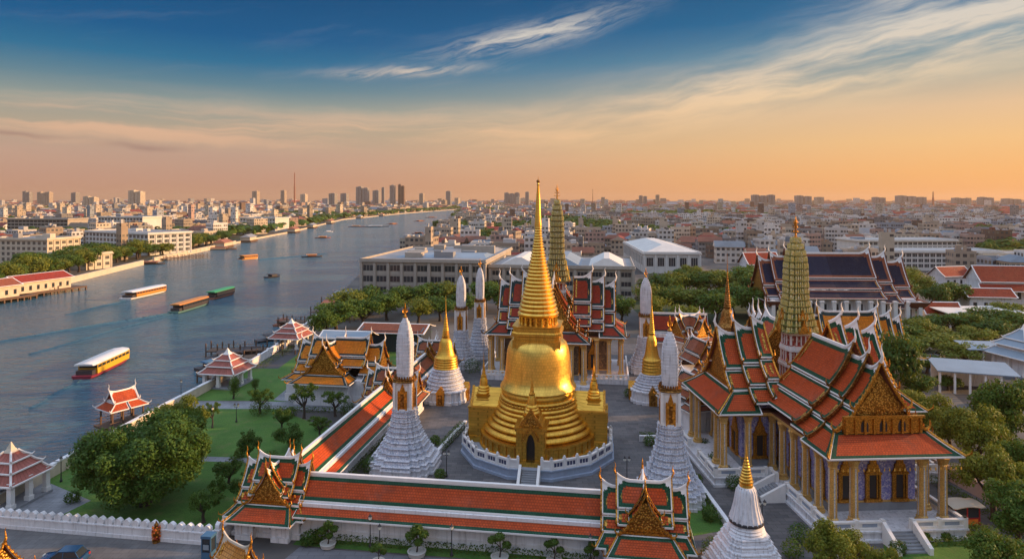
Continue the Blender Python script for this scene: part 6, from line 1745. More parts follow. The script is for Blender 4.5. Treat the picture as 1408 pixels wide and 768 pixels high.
# skyline towers
SK = 'high-rise towers on the skyline'
def tower(px, wpx, ytop, Y, label, col='grey', slabs=1):
    x = XA(px, Y); w_ = .82 * wpx * Y / FPX; h = ZA(ytop, Y)
    mb = MB(); gap = w_ / slabs
    for k in range(slabs):
        c = (-w_ / 2 + gap * (k + .5), 0); hh = h * (1 - .06 * (k % 2)); tt = tuple(q * 1.15 for q in PAINT[col])
        mb.obox(c, 0, gap * .86, min(gap * 1.0, 40), 0, hh, 0, tt, True, 1); mb.obox(c, 0, gap * .5, gap * .4, hh + .01, hh * 1.03, 1, tt)
        mb.obox((c[0], -min(gap, 40) / 2 - .4), 0, gap * .2, .8, 0, hh * .99, 1, tuple(q * .6 for q in tt))
    tag(mb.build('high_rise', ['facade_fine', 'city_roof'], None, None, (x, Y, 0), R(-8)), label, 'tower', SK)
TW = [(38, 14, 263, 3200, 'pair of grey towers at the far left of the skyline', 'grey', 2), (62, 24, 264, 3300, 'row of three grey towers at the far left skyline', 'beige', 3), (104, 10, 265, 3000, 'dark squat tower left of the orange slabs', 'grey', 1), (125, 22, 270, 2600, 'orange lit low slab pair on the left skyline', 'cream', 2), (188, 24, 262, 2800, 'warm tower group midway on the left skyline', 'cream', 2), (352, 10, 263, 3200, 'pale tower left of the tall mast', 'beige', 1),
      (390, 8, 262, 3000, 'slim pale tower just left of the tall mast', 'beige', 1), (418, 10, 267, 2800, 'short cream tower right of the tall mast', 'cream', 1), (458, 12, 266, 3200, 'grey tower left of the dark skyline slabs', 'grey', 1), (474, 12, 266, 3300, 'second grey tower left of the dark skyline slabs', 'grey', 1), (499, 22, 257, 2900, 'dark double slab tower near the river bend', 'grey', 2), (518, 12, 262, 3100, 'lower grey tower right of the dark double slab', 'grey', 1), (527, 5, 258, 3000, 'thin grey tower between the two tower groups', 'grey', 1),
      (540, 9, 255, 2900, 'tall left tower of the twin towers by the bend', 'grey', 1), (552, 11, 254, 2900, 'tall right tower of the twin towers by the bend', 'brown', 2), (580, 8, 266, 3100, 'short tower right of the twin towers', 'beige', 1), (617, 9, 263, 3200, 'single grey tower beyond the river bend', 'grey', 1), (704, 26, 265, 3300, 'wide grey tower block left of the stupa spire', 'grey', 3), (725, 7, 264, 3300, 'slim tower beside the stupa spire', 'grey', 1), (884, 14, 269, 3400, 'small grey slab right of the columned temple\'s tower', 'grey', 2), (904, 7, 268, 3400, 'small pale tower beside the small grey slab', 'beige', 1),
      (1049, 38, 268, 2900, 'wide grey slab above the thin gold spire', 'grey', 3), (1104, 26, 269, 3000, 'grey slab behind the striped tower finial', 'grey', 2), (1126, 14, 271, 3300, 'low grey slab right of the striped tower finial', 'beige', 1), (1208, 20, 271, 3300, 'hazy slab midway on the right skyline', 'grey', 2), (1245, 30, 269, 3200, 'wide hazy slab left of the right chimney', 'grey', 2), (1266, 14, 271, 3200, 'small hazy block next to the right chimney', 'grey', 1), (1320, 24, 272, 3400, 'low hazy slab on the far right skyline', 'grey', 2), (1355, 22, 271, 3000, 'hazy block group at the far right skyline', 'grey', 2), (1390, 26, 273, 3200, 'last hazy slab at the right edge', 'grey', 2)]
for px, wp, yt, Y, lb, cl_, sl in TW: tower(px, wp, yt, Y, lb, cl_, sl)
def mast(px, ytop, Y, label, w_, name='mast'):
    mb = MB(); h = ZA(ytop, Y); mb.lathe([(w_, 0), (w_ * .8, h * .6), (w_ * .6, h * .62), (w_ * .45, h * .97), (.3, h)], 8)
    tag(mb.build(name, 'rust', None, None, (XA(px, Y), Y, 0)), label, name)
mast(405, 237, 2900, 'tall red-brown lattice mast standing above the left skyline', 4.0)
mast(1283, 263, 3000, 'thin chimney on the right skyline', 5.0, 'chimney')
mast(815, 259, 3000, 'faint thin mast right of the columned temple\'s tower', 1.8)
# greenery between the blocks: the nearest pockets as trees, the rest as one mass
green.sort(key=lambda c_: c_[1])
ADJ = ('tall', 'low', 'round', 'broad', 'dark', 'olive', 'dense', 'loose')
n_t = 0
for c_ in green:
    if n_t >= 120 or not -20 < CXP + FPX * c_[0] / c_[1] < 1428: continue
    for k in range(1 + (c_[3] > 16)):
        tree(('round_a', 'round_b', 'olive_a', 'round_c', 'olive_b')[n_t % 5], f"{ADJ[n_t % 8]} {('green', 'dark green', 'olive', 'leafy', 'yellowish')[n_t % 5]} street tree between city blocks {zone(c_[0], c_[1])}", c_[0] + (k - .5) * c_[3] * .5, c_[1] + r2.uniform(-4, 4), c_[3] * r2.uniform(.34, .5), r2.uniform(7, 12), CT)
        n_t += 1
mb = MB()
for c_ in green:
    if c_[1] < 400: continue
    for k in range(6):
        a = r2.uniform(-.6, .6) * c_[3]; d = r2.uniform(-.6, .6) * c_[4]; rr = c_[3] * r2.uniform(.18, .3); hh = r2.uniform(6, 12)
        for q in range(16 if c_[1] < 1500 else 7):
            th = r2.uniform(0, 2 * pi); ph = r2.uniform(-.2, 1.4); s = rr * .55
            cx, cy_, cz = c_[0] + a + rr * cos(th) * cos(ph), c_[1] + d + rr * sin(th) * cos(ph), max(1, hh * .6 + hh * .4 * sin(ph))
            nx = Vector((cos(th) * cos(ph), sin(th) * cos(ph), sin(ph) + .3)).normalized(); aa = nx.cross(Vector((r2.random(), r2.random(), 1))).normalized(); bb = nx.cross(aa)
            p0 = Vector((cx, cy_, cz)); mb.poly([tuple(p0 + aa * s), tuple(p0 + bb * s * .8), tuple(p0 - aa * s), tuple(p0 - bb * s * .8)], 0, None, r2.uniform(.1, .8))
for k in range(700):
    y = r2.uniform(620, 2450); x = bank_x(FARB, y) - r2.uniform(6, 40 + y * .03)
    rr = r2.uniform(5, 9)
    for q in range(9):
        th = r2.uniform(0, 2 * pi); ph = r2.uniform(-.2, 1.4); s = rr * .5
        nx = Vector((cos(th) * cos(ph), sin(th) * cos(ph), sin(ph) + .3)).normalized(); aa = nx.cross(Vector((r2.random(), r2.random(), 1))).normalized(); bb = nx.cross(aa)
        p0 = Vector((x + rr * cos(th) * cos(ph), y + rr * sin(th) * cos(ph), 5 + 5 * sin(ph))); mb.poly([tuple(p0 + aa * s), tuple(p0 + bb * s * .8), tuple(p0 - aa * s), tuple(p0 - bb * s * .8)], 0, None, r2.uniform(.1, .8))
tag(mb.build('distant_trees', 'leaf_mid'), 'far tree masses along the river and between city blocks', 'trees', kind='stuff')
# ================================================================== WALLS AND RIVERSIDE
def wall_run(name, label, pts, h, w_, mat, cat='wall', cap=None, posts=0, z0=0.0):
    t = thing(name, label, cat, (pts[0][0], pts[0][1], z0))
    mb = MB(); o = Vector(pts[0])
    P = [Vector(p_) - o for p_ in pts]
    cpm = MB()
    for a, b in zip(P, P[1:]):
        d = b - a; an = atan2(d.y, d.x); c = (a + b) / 2
        mb.obox(c, an, d.length + w_ * .5, w_, 0, h); cpm.obox(c, an, d.length + w_ * .5, w_ + .16, h, h + .16)
        if posts:
            n = max(1, int(d.length / posts))
            for k in range(n): cpm.obox(a + d * k / n, an, w_ + .3, w_ + .3, 0, h + .4)
    mb.build('wall', mat, t); cpm.build('coping', cap or mat, t)
    return t
wall_run('river_wall', 'long stained cream parapet wall between garden and river', [(bank_x(NEAR, y) + .6, y) for y in (60, 75, 86, 97, 107, 120, 132)], 1.55, .5, 'aged_wall', cap='white_wall')
wall_run('river_wall', 'white post-and-panel river wall beyond the pavilion by the conifer', [(bank_x(NEAR, y) + 1.5, y) for y in (134, 145, 156, 170, 185, 205)], 1.6, .35, 'white_wall', posts=4)
def crenel_wall(label, p, q, h=1.25):
    p, q = Vector(p), Vector(q); d = q - p; L = d.length; an = atan2(d.y, d.x)
    t = thing('crenellated_wall', label, 'wall', (p.x, p.y, 0), an)
    mb = MB(); mb.box(0, L, -.35, .35, 0, .5); mb.box(0, L, -.28, .28, .5, h); mb.box(0, L, -.36, .36, h, h + .14)
    n = int(L / 1.02)
    for k in range(n):
        x = L * (k + .5) / n; wd = .42
        pr = [(-wd * .8, 0), (-wd, .25), (-wd * .9, .48), (-wd * .4, .66), (0, .74), (wd * .4, .66), (wd * .9, .48), (wd, .25), (wd * .8, 0)]
        z = h + .14
        mb.loft([[(x + a, -.24, z + b) for a, b in reversed(pr)], [(x + a, .24, z + b) for a, b in reversed(pr)]])
    mb.build('wall', 'white_wall', t)
crenel_wall('white wall with leaf-shaped crenels along the footway at the lower left', G(-60, 719.5)[:2], G(292, 749)[:2])
crenel_wall('short white crenellated wall turning back towards the front left gate', G(297, 747)[:2], (-29.4, 77.5))
wall_run('pink_wall', 'long pinkish wall running past the great temple on the right', [(53.6, 112), (54.8, 95), (56.2, 84), (57.6, 72), (58.2, 60)], 1.7, .4, 'pink_wall')
wall_run('planter_wall', 'white low planter wall beside the ribbed prang', [G(936, 636)[:2], G(1002, 728)[:2]], .75, .3, 'white_wall')
wall_run('planter_wall', 'white low planter wall below the left gold-topped chedi', [G(600, 628)[:2], G(640, 585)[:2]], .7, .3, 'white_wall')
wall_run('planter_wall', 'white low planter wall in front of the right gold-topped chedi', [G(880, 606)[:2], G(905, 606)[:2]], .7, .3, 'white_wall')
wall_run('embankment', 'sunlit cream embankment wall on the far bank', [(bank_x(FARB, y) + .5, y) for y in (290, 330, 380)], 2.6, 1.0, 'cream', z0=-1.6)
wall_run('embankment', 'darker embankment railing wall on the far bank near the red-roofed pier', [(bank_x(FARB, y) + .4, y) for y in (225, 249, 275, 289)], 2.6, .8, 'aged_wall', posts=5, z0=-1.6)
wall_run('embankment', 'embankment below the long white riverside building', [(bank_x(FARB, y) + .5, y) for y in (395, 440, 514, 560)], 2.8, 1.0, 'aged_wall', posts=8, z0=-1.6)

def pier(label, x, y, rz, L, W, hut=None, rows=2, name='pier'):
    t = thing(name, label, 'pier', (x, y, 0), rz)
    mb = MB(); mb.box(0, L, -W / 2, W / 2, -.35, -.1); mb.build('deck', 'wood', t)
    c = MB(); c.lathe([(.16, -4), (.16, 1.3), (.02, 1.35)], 7); c0 = c.build('pile', 'wood', t); n = max(2, int(L / 2.5)); f = True
    for k in range(n + 1):
        for s in (-1, 1):
            q = (L * k / n, s * (W / 2 + .05), rnd.uniform(-.5, .5))
            if f: c0.location = q; f = False
            else: put(c0, t, q)
    mb = MB()
    for s in (-1, 1): mb.bar((0, s * W / 2, .75), (L, s * W / 2, .75), .07, .09)
    mb.build('railing', 'wood', t)
    if hut:
        mb = MB(); mb.box(L * .3, L * .75, -W * .4, W * .4, -.1, 2.3); mb.build('hut', 'wood', t)
        mb = MB(); mb.loft([[(L * .24, -W * .55, 2.3), (L * .8, -W * .55, 2.3), (L * .8, W * .55, 2.3), (L * .24, W * .55, 2.3)], [(L * .28, -.1, 3.4), (L * .76, -.1, 3.4), (L * .76, .1, 3.4), (L * .28, .1, 3.4)]]); mb.build('hut_roof', hut, t)
pier('dark wooden pier with many piles reaching into the river left of the office trees', XA(386, 196), 196, R(-6), 22, 3.4)
pier('wooden pier with rusty red hut next to the office trees', XA(432, 214), 214, R(-4), 12, 6, 'rust')
pier('landing stage with blue-grey roof below the office corner', XA(446, 236), 236, R(0), 15, 7, 'roof_blue')
pier('dark pontoon landing beside the pink-roofed riverside pavilion', XA(322, 152), 150, R(20), 14, 4)
pier('long dark landing stage left of the pink-roofed riverside pavilion', XA(292, 160), 158, R(4), 16, 3.2)
pier('small jetty by the riverside pavilion by the conifer', XA(279, 136), 136, R(-30), 7, 2.5)
pier('small landing stage on the far bank below the embankment', bank_x(FARB, 400) + .5, 404, R(60), 30, 5)
pier('short wooden jetty next to the far red-roofed pier hall', bank_x(FARB, 262) + .5, 262, R(10), 12, 3)
def pier_hall(label, x, y, rz, L, W, roofm):
    t = red_house('pier_hall', label, x, y, rz, L, W, 4.4, 6.8, roofm=roofm, wall='aged_wall', cat='building', porch=False)
    mb = MB(); mb.box(-L / 2 - 2, L / 2 + 5, -W / 2 - 3, W / 2 + 2, -.5, 0.02); mb.build('deck', 'wood', t)
    c = MB(); c.box(-.25, .25, -.25, .25, -3.5, -.5); c0 = c.build('pile', 'wood', t)
    for k in range(10):
        q = (-L / 2 - 1.5 + (L + 6) * k / 9, -W / 2 - 2.7, 0)
        if k: put(c0, t, q)
        else: c0.location = q
pier_hall('red-roofed hall on piles at the far bank, left edge', -190.5, 262, R(75), 22, 10, 'tile_deep')
pier_hall('second red-roofed hall on piles just nearer at the left edge', -192, 240, R(75), 16, 9, 'tile_rust')
for i, (px, py) in enumerate(((320, 338), (350, 330), (405, 318), (430, 312), (462, 306), (505, 299), (540, 296))):
    x, y, _ = G(px, py); x = bank_x(FARB, y) + 4
    mb = MB(); L_ = 14 + y * .012; mb.box(-5, 5, -L_ / 2, L_ / 2, -1.5, .2, 0); mb.box(-4, 4, -L_ / 2 + 1, L_ / 2 - 1, .2, 3, 1); mb.loft([[(-5, -L_ / 2, 3), (5, -L_ / 2, 3), (5, L_ / 2, 3), (-5, L_ / 2, 3)], [(-.2, -L_ / 2 + 2, 5.4), (.2, -L_ / 2 + 2, 5.4), (.2, L_ / 2 - 2, 5.4), (-.2, L_ / 2 - 2, 5.4)]], 2)
    tag(mb.build('boathouse', ['wood', 'cream', ('rust', 'roof_grey')[i % 2]], None, None, (x, y, 0), R(5)), f"{('rusty', 'grey')[i % 2]}-roofed boathouse on the far bank, {('just past the long white building', 'second past the long white building', 'opposite the office roof', 'a little before the bend', 'near the bend trees', 'close to the bend', 'last before the bend')[i]}", 'boathouse', 'boathouses on the far bank')

# ================================================================== BOATS
def boat(name, label, px, py, L, W, rz, hullm, cabm, roofm, stripe=None, group='boats on the river', style='tour', Yxy=None):
    x, y, _ = G(px, py, WZ) if Yxy is None else (*Yxy, WZ)
    t = thing(name, label, 'boat', (x, y, WZ), rz, group)      # bow along +x
    secs = [(-.5, .86, .46), (-.42, .96, .42), (-.1, 1.0, .40), (.2, .98, .42), (.36, .78, .5), (.46, .42, .68), (.5, .06, .9)]
    def ring(u, wv, zt):
        w_ = W / 2 * wv; return [(u * L, -w_ * .55, -.35), (u * L, -w_ * .9, .05), (u * L, -w_, zt * 1.25), (u * L, w_, zt * 1.25), (u * L, w_ * .9, .05), (u * L, w_ * .55, -.35)]
    mb = MB(); mb.loft([ring(*s) for s in secs], 0); mb.build('hull', hullm, t, 40)
    if stripe:
        mb = MB(); rg = []
        for u, wv, zt in secs: rg.append([(u * L * 1.002, s * (W / 2 * wv + .04), zt * 1.25 - dz) for s, dz in ((-1, .28), (-1, -.05), (1, -.05), (1, .28))])
        mb.loft(rg, 0); mb.build('gunwale', stripe, t, 40)
    if style == 'tour':
        h0, h1 = .55, 2.6
        mb = MB(); mb.box(-.36 * L, .40 * L, -W * .43, W * .43, h0, h0 + 1.15); mb.box(-.36 * L, .40 * L, -W * .43, W * .43, h1 - .3, h1 - .01); mb.build('cabin', cabm, t)
        po = MB(); po.box(-.09, .09, -.05, .05, h0 + .7, h1); p0 = po.build('post', cabm, t); f = True; n = max(5, int(L / 2))
        for k in range(n + 1):
            for s in (-1, 1):
                q = (-.36 * L + .76 * L * k / n, s * W * .42, 0)
                if f: p0.location = q; f = False
                else: put(p0, t, q)
        mb = MB(); mb.box(-.355 * L, .395 * L, -W * .40, W * .40, h0 + 1.15, h1 - .3); mb.build('window', 'glass', t)
        mb = MB(); rg = []
        for u, k_ in ((-.46, .9), (-.44, 1), (.3, 1), (.42, .86), (.455, .5)):
            w_ = W * .47 * k_; rg.append([(u * L, -w_, h1), (u * L, -w_ * .9, h1 + .28), (u * L, 0, h1 + .42), (u * L, w_ * .9, h1 + .28), (u * L, w_, h1)])
        mb.loft(rg); mb.build('roof', roofm, t, 50)
        mb = MB(); mb.box(-.45 * L, -.37 * L, -W * .36, W * .36, .55, 1.5); mb.build('engine_box', 'boat_dark', t)
        mb = MB(); mb.tube([(.47 * L, 0, 1.0), (.5 * L, 0, 1.7)], [.05, .03], 5); mb.build('flagstaff', 'iron', t)
    elif style == 'small':
        mb = MB(); mb.box(-.2 * L, .2 * L, -W * .36, W * .36, .6, 1.5); mb.build('cabin', cabm, t)
        mb = MB(); mb.loft([[(-.3 * L, -W * .45, 1.5), (.26 * L, -W * .45, 1.5), (.26 * L, W * .45, 1.5), (-.3 * L, W * .45, 1.5)], [(-.28 * L, -W * .3, 1.8), (.24 * L, -W * .3, 1.8), (.24 * L, W * .3, 1.8), (-.28 * L, W * .3, 1.8)]]); mb.build('roof', roofm, t)
    return t
def bt(label, p0, p1, W, *a, **k):
    """a boat between stern and bow points given on the photo"""
    q0, q1 = Vector(G(*p0, WZ)[:2]), Vector(G(*p1, WZ)[:2]); d = q1 - q0; c = (q0 + q1) / 2
    return boat('tour_boat', label, 0, 0, d.length, W, atan2(d.y, d.x), *a, Yxy=(c.x, c.y), **k)
bt('yellow passenger boat with pale roof and maroon hull nearest on the river', (112, 521), (171, 493), 4.6, 'boat_maroon', 'boat_yellow', 'boat_white', 'boat_maroon')
bt('white passenger boat with pale roof and orange flank in mid river', (172, 412), (226, 400), 5.6, 'boat_white', 'boat_orange', 'boat_white', 'boat_white')
bt('long boat with orange roof and teal hull just left of the green one', (238, 431), (285, 417), 4.2, 'boat_teal', 'boat_dark', 'boat_orange', 'boat_teal')
bt('long boat with bright green roof and rusty hull', (288, 412), (320, 403), 4.2, 'rust', 'boat_dark', 'boat_green', 'rust')
bt('orange and white ferry crossing the middle of the river', (330, 357.5), (354, 355.5), 5.5, 'boat_white', 'boat_orange', 'boat_orange', 'boat_orange')  # orange is the material colour of cabin, roof and gunwale
SB = 'small boats upriver'
def sb(label, px, py, L, W, rz, *a): return boat('small_boat', label, px, py, L, W, rz, *a, group=SB, style='small')
sb('small brown boat right of the orange and white ferry', 429, 353, 13, 5, R(20), 'boat_dark', 'rust', 'boat_orange')
sb('small dark work boat alone near mid river', 375, 381, 8, 4, R(60), 'boat_dark', 'boat_dark', 'boat_dark')
sb('rusty boat moored below the embankment on the far bank', 208, 363, 15, 5.5, R(15), 'boat_dark', 'wood', 'rust')
sb('dark barge with orange cabin near the far bank mid river', 300, 343, 26, 7, R(20), 'wood', 'cream', 'rust')
sb('orange boat off the boathouses', 444, 327, 15, 6, R(10), 'rust', 'boat_orange', 'boat_orange')
sb('white speck of a boat near the far boathouses', 452, 319, 10, 5, R(30), 'boat_white', 'boat_white', 'boat_white')
sb('brown boat upriver left of a longer barge', 490, 311.5, 22, 8, R(10), 'rust', 'cream', 'boat_orange')
sb('long pale barge upriver', 517, 311.5, 36, 9, R(8), 'boat_dark', 'cream', 'boat_white')
sb('red-brown boat near the middle of the upper river', 540, 308, 22, 9, R(60), 'rust', 'boat_orange', 'rust')
sb('tiny orange boat near the bend', 577, 304, 22, 9, R(50), 'rust', 'boat_orange', 'rust')
sb('farthest tiny boat at the river bend', 593, 299, 26, 10, R(30), 'rust', 'boat_orange', 'rust')
sb('small dark boat near the lone waterfront tree', 575, 321, 14, 6, R(40), 'rust', 'wood', 'rust')
sb('dark boat moored off the wooden pier piles', 388, 446, 7, 2.6, R(80), 'rust', 'boat_dark', 'rust')
sb('black boat moored behind the pink-roofed pavilion', 378, 467, 10, 3.4, R(40), 'boat_dark', 'boat_dark', 'boat_dark')
sb('dark blue work boat at the pontoon landing', 345, 486, 9, 3, R(25), 'booth_blue', 'boat_dark', 'boat_dark')
sb('long dark boat at the pontoon landing beside the blue one', 318, 492, 11, 3, R(22), 'boat_dark', 'wood', 'boat_dark')
sb('small boat moored at the jetty near the pavilion by the conifer', 290, 505, 7, 2.4, R(60), 'boat_dark', 'wood', 'booth_blue')
# wake swells on the water
def wake(p0, p1, w0, w1, h):
    a, b = Vector(G(*p0, WZ)[:2]), Vector(G(*p1, WZ)[:2]); d = (b - a); nrm = Vector((-d.y, d.x)).normalized(); mb = MB(); rg = []
    for k in range(25):
        u = k / 24; c = a + d * u + nrm * sin(u * 9) * .4; wd = w0 + (w1 - w0) * u; hh = h * (1 - .5 * u)
        rg.append([(*(c + nrm * wd * q), WZ + hh * z - .05) for q, z in ((-1, 0), (-.6, .35), (-.2, .95), (.1, .9), (.5, .3), (1, 0))])
    i = [mb.add(r) for r in rg]
    for k in range(24):
        for j in range(5): mb.face((i[k] + j, i[k] + j + 1, i[k + 1] + j + 1, i[k + 1] + j))
    struct(mb, 'wake_water', 'river_water', smooth=180)
wake((238, 430), (-30, 473), .45, 1.0, .45); wake((238, 431), (40, 486), .4, .8, .3); wake((238, 431), (90, 455), .4, .8, .25); wake((356, 357), (450, 348), .6, 1.2, .5); wake((111, 522), (40, 560), .35, .7, .25); wake((172, 413), (90, 432), .4, .8, .3)

# ================================================================== STREET THINGS
def leafy(mb, c, r, n, leaf, r_, m=0, sq=1.0):
    for k in range(n):
        d = Vector((r_.gauss(0, 1), r_.gauss(0, 1), r_.gauss(.15, 1))).normalized(); q = r * r_.uniform(.8, 1.08)
        p0 = Vector(c) + Vector((d.x * q, d.y * q, d.z * q * sq)); nn = (d + Vector((r_.gauss(0, .5), r_.gauss(0, .5), r_.gauss(.2, .5)))).normalized()
        a = nn.cross(Vector((r_.gauss(0, 1), r_.gauss(0, 1), r_.gauss(0, 1)))).normalized(); b = nn.cross(a); s = leaf * r_.uniform(.7, 1.3)
        mb.poly([tuple(p0 + a * s), tuple(p0 + b * s * .6), tuple(p0 - a * s), tuple(p0 - b * s * .6)], m, None, r_.uniform(.05, .9))
rl = random.Random(11)
def topiary(label, px, py, sc=1.0, var=0):
    x, y, _ = G(px, py)
    t = thing('topiary', label, 'potted tree', (x, y, 0), rl.uniform(-.4, .4), 'cloud-pruned trees in pots before the front gallery'); t.scale = (sc, sc, sc)
    mb = MB(); mb.lathe([(.5, 0), (.72, .1), (.8, .42), (.84, .5), (.7, .5), (.66, .4)], 16); mb.build('pot', 'pot', t, 40)
    pads = [(0, .05, 2.35, .55), (.62, 0, 1.95, .45), (-.58, .1, 1.72, .48), (.2, -.2, 1.35, .38), (-.2, .2, 2.0, .35)] if var == 0 else [(0, 0, 2.2, .5), (-.66, 0, 1.9, .46), (.62, .1, 1.5, .42)]
    mb = MB(); mb.tube([(0, 0, .3), (.08, 0, .9), (0, .05, 2.2)], [.09, .07, .04], 6)
    for a, b, c, r in pads[1:]: mb.tube([(.05, 0, max(.7, c - .6)), (a, b, c)], [.05, .03], 5)
    mb.build('trunk', 'trunk', t)
    for a, b, c, r in pads:
        mb = MB(); leafy(mb, (0, 0, 0), r, 260, .09, rl, 0, .72); leafy(mb, (0, 0, 0), r * .7, 80, .12, rl, 0, .72); o = mb.build('foliage_pad', 'leaf_hedge', t); o.location = (a, b, c)
for i, (px, py, sc, v) in enumerate(((451, 752, 1.0, 0), (573, 764, 1.15, 0), (687, 771, 1.1, 1), (762, 774, .95, 1), (816, 776, .9, 0), (520, 775, .8, 1))):
    topiary(('cloud-pruned tree in a pale pot next to the front left gate', 'tall cloud-pruned tree in the middle of the front gallery wall', 'cloud-pruned tree with three pads right of the gallery middle', 'smaller cloud-pruned tree between two lamps on the right', 'last cloud-pruned tree beside the front right gate', 'low cloud-pruned tree at the bottom between the lamps')[i], px, py, sc, v)
def lamp(label, px, py, h=3.4, heads=1, group='lamp posts of the palace grounds'):
    x, y, _ = G(px, py); t = thing('lamp_post', label, 'lamp', (x, y, 0), 0, group)
    mb = MB(); mb.lathe([(.16, 0), (.16, .25), (.08, .4), (.055, 1), (.045, h - .4), (.1, h - .35)], 8); mb.build('post', 'iron', t)
    for k in range(heads):
        a = (k - (heads - 1) / 2) * .55
        mb = MB(); mb.lathe([(.06, h - .35), (.16, h - .28), (.19, h), (.05, h + .02)], 8, (a, 0)); mb.build('lantern', 'lantern_glass', t)
        mb = MB(); mb.lathe([(.22, h + .02), (.1, h + .16), (.02, h + .32)], 8, (a, 0)); mb.build('lantern_cap', 'iron', t)
    if heads > 1:
        mb = MB(); mb.bar((-.3, 0, h - .38), (.3, 0, h - .38), .05, .05); mb.build('arm', 'iron', t)
for lb, px, py, h, k in (('black lamp post by the gallery wall, second from the front left gate', 509, 752, 3.2, 1), ('black lamp post close behind its taller neighbour at the gallery wall', 522, 758, 2.6, 1), ('black lamp post in the middle of the front gallery wall', 621, 764, 3.0, 1), ('black lamp post by the front right gate', 812, 776, 2.8, 1),
                       ('lamp post with two lanterns in the court beside the white prang', 614, 655, 3.2, 2), ('lamp post standing at the court edge right of the stupa', 862, 662, 3.0, 2), ('thin lamp post on the garden lawn near the river wall', 84, 662, 3.0, 1), ('lamp post on the lawn before the white riverside pavilion', 292, 588, 3.2, 1), ('white-globed lamp post on the garden path', 325, 580, 2.8, 2), ('lamp post at the river wall above the red pier roof', 249, 556, 4.2, 1), ('lamp post near the great temple side stair', 1048, 722, 2.6, 2), ('lamp post at the stupa court\'s left planter', 586, 640, 2.6, 1)):
    lamp(lb, px, py, h, k)
def street_lamp(label, px, py, h):
    x, y, _ = G(px, py); t = thing('street_lamp', label, 'street lamp', (x, y, 0), 0)
    mb = MB(); mb.tube([(0, 0, 0), (0, 0, h - .5), (-.15, 0, h - .1), (-1.4, 0, h)], [.12, .08, .07, .05], 7); mb.build('post', 'roof_grey', t)
    mb = MB(); mb.box(-2.0, -1.2, -.14, .14, h - .04, h + .1); mb.build('lamp_head', 'roof_grey', t)
street_lamp('grey street lamp arching over the right-hand street', 1397, 616, 8.5)
def hedge(label, p, q, w_, h, dens=34, leaf=.11, mat='leaf_hedge'):
    p, q = Vector(p), Vector(q); d = q - p; L = d.length; t = MB(); n = int(L * (w_ + 2 * h) * dens)
    for k in range(n):
        a = rl.random() * L; s = rl.random() * (w_ + 2 * h)
        if s < h: yy, zz, nn = -w_ / 2, s, Vector((0, -1, .3))
        elif s < h + w_: yy, zz, nn = s - h - w_ / 2, h, Vector((0, 0, 1))
        else: yy, zz, nn = w_ / 2, s - h - w_, Vector((0, 1, .3))
        p0 = Vector((a, yy + rl.gauss(0, .05), max(.02, zz + rl.gauss(0, .06)))); nn = (nn + Vector((rl.gauss(0, .5), rl.gauss(0, .5), rl.gauss(0, .4)))).normalized()
        e = nn.cross(Vector((rl.gauss(0, 1), rl.gauss(0, 1), rl.gauss(0, 1)))).normalized(); f = nn.cross(e); s_ = leaf * rl.uniform(.7, 1.3)
        t.poly([tuple(p0 + e * s_), tuple(p0 + f * s_ * .6), tuple(p0 - e * s_), tuple(p0 - f * s_ * .6)], 0, None, rl.uniform(.1, .9))
    o = t.build('hedge', mat, None, None, (p.x, p.y, 0), atan2(d.y, d.x)); tag(o, label, 'hedge')
hedge('low clipped hedge along the front gallery wall', court(-13.5, -3.0), court(13.6, -3.0), .8, .6)
hedge('hedge along the left gallery\'s inner wall', court(LPX + 3.6, 8), court(LPX + 3.6, 32), 1.0, 1.0, 26)
hedge('short hedge in the bed beside the ribbed prang', G(946, 655)[:2], G(985, 722)[:2], 1.2, .8)
hedge('clipped hedge in front of the temple front balustrade', G(1225, 752)[:2], G(1335, 746)[:2], .8, .6)
hedge('hedge along the pink wall on the right', (53.0, 92), (55.0, 68), 1.0, .8)
hedge('hedge in the planter by the left gold-topped chedi', G(604, 622)[:2], G(636, 588)[:2], 1.0, 1.1)
hedge('hedge at the foot of the right gold-topped chedi', G(880, 602)[:2], G(905, 602)[:2], 1.0, .8)
hedge('hedge along the garden path before the orange hall', (-45, 112.2), (-28, 111.2), .9, .7, 20)
hedge('hedge row between river wall and terrace beyond the pavilion by the conifer', (-54, 140), (-52, 168), 1.4, 1.0, 14)
def shrub(label, px, py, r, mat='leaf_hedge', group='shrubs in the beds', sq=.9, leaf=.1, n=None, z=0):
    x, y, _ = G(px, py); mb = MB(); leafy(mb, (0, 0, r * sq * .8), r, n or int(420 * max(1, r)), leaf, rl, 0, sq); leafy(mb, (0, 0, r * sq * .8), r * .75, 120, leaf * 1.3, rl, 0, sq)
    tag(mb.build('shrub', mat, None, None, (x, y, z)), label, 'shrub', group)
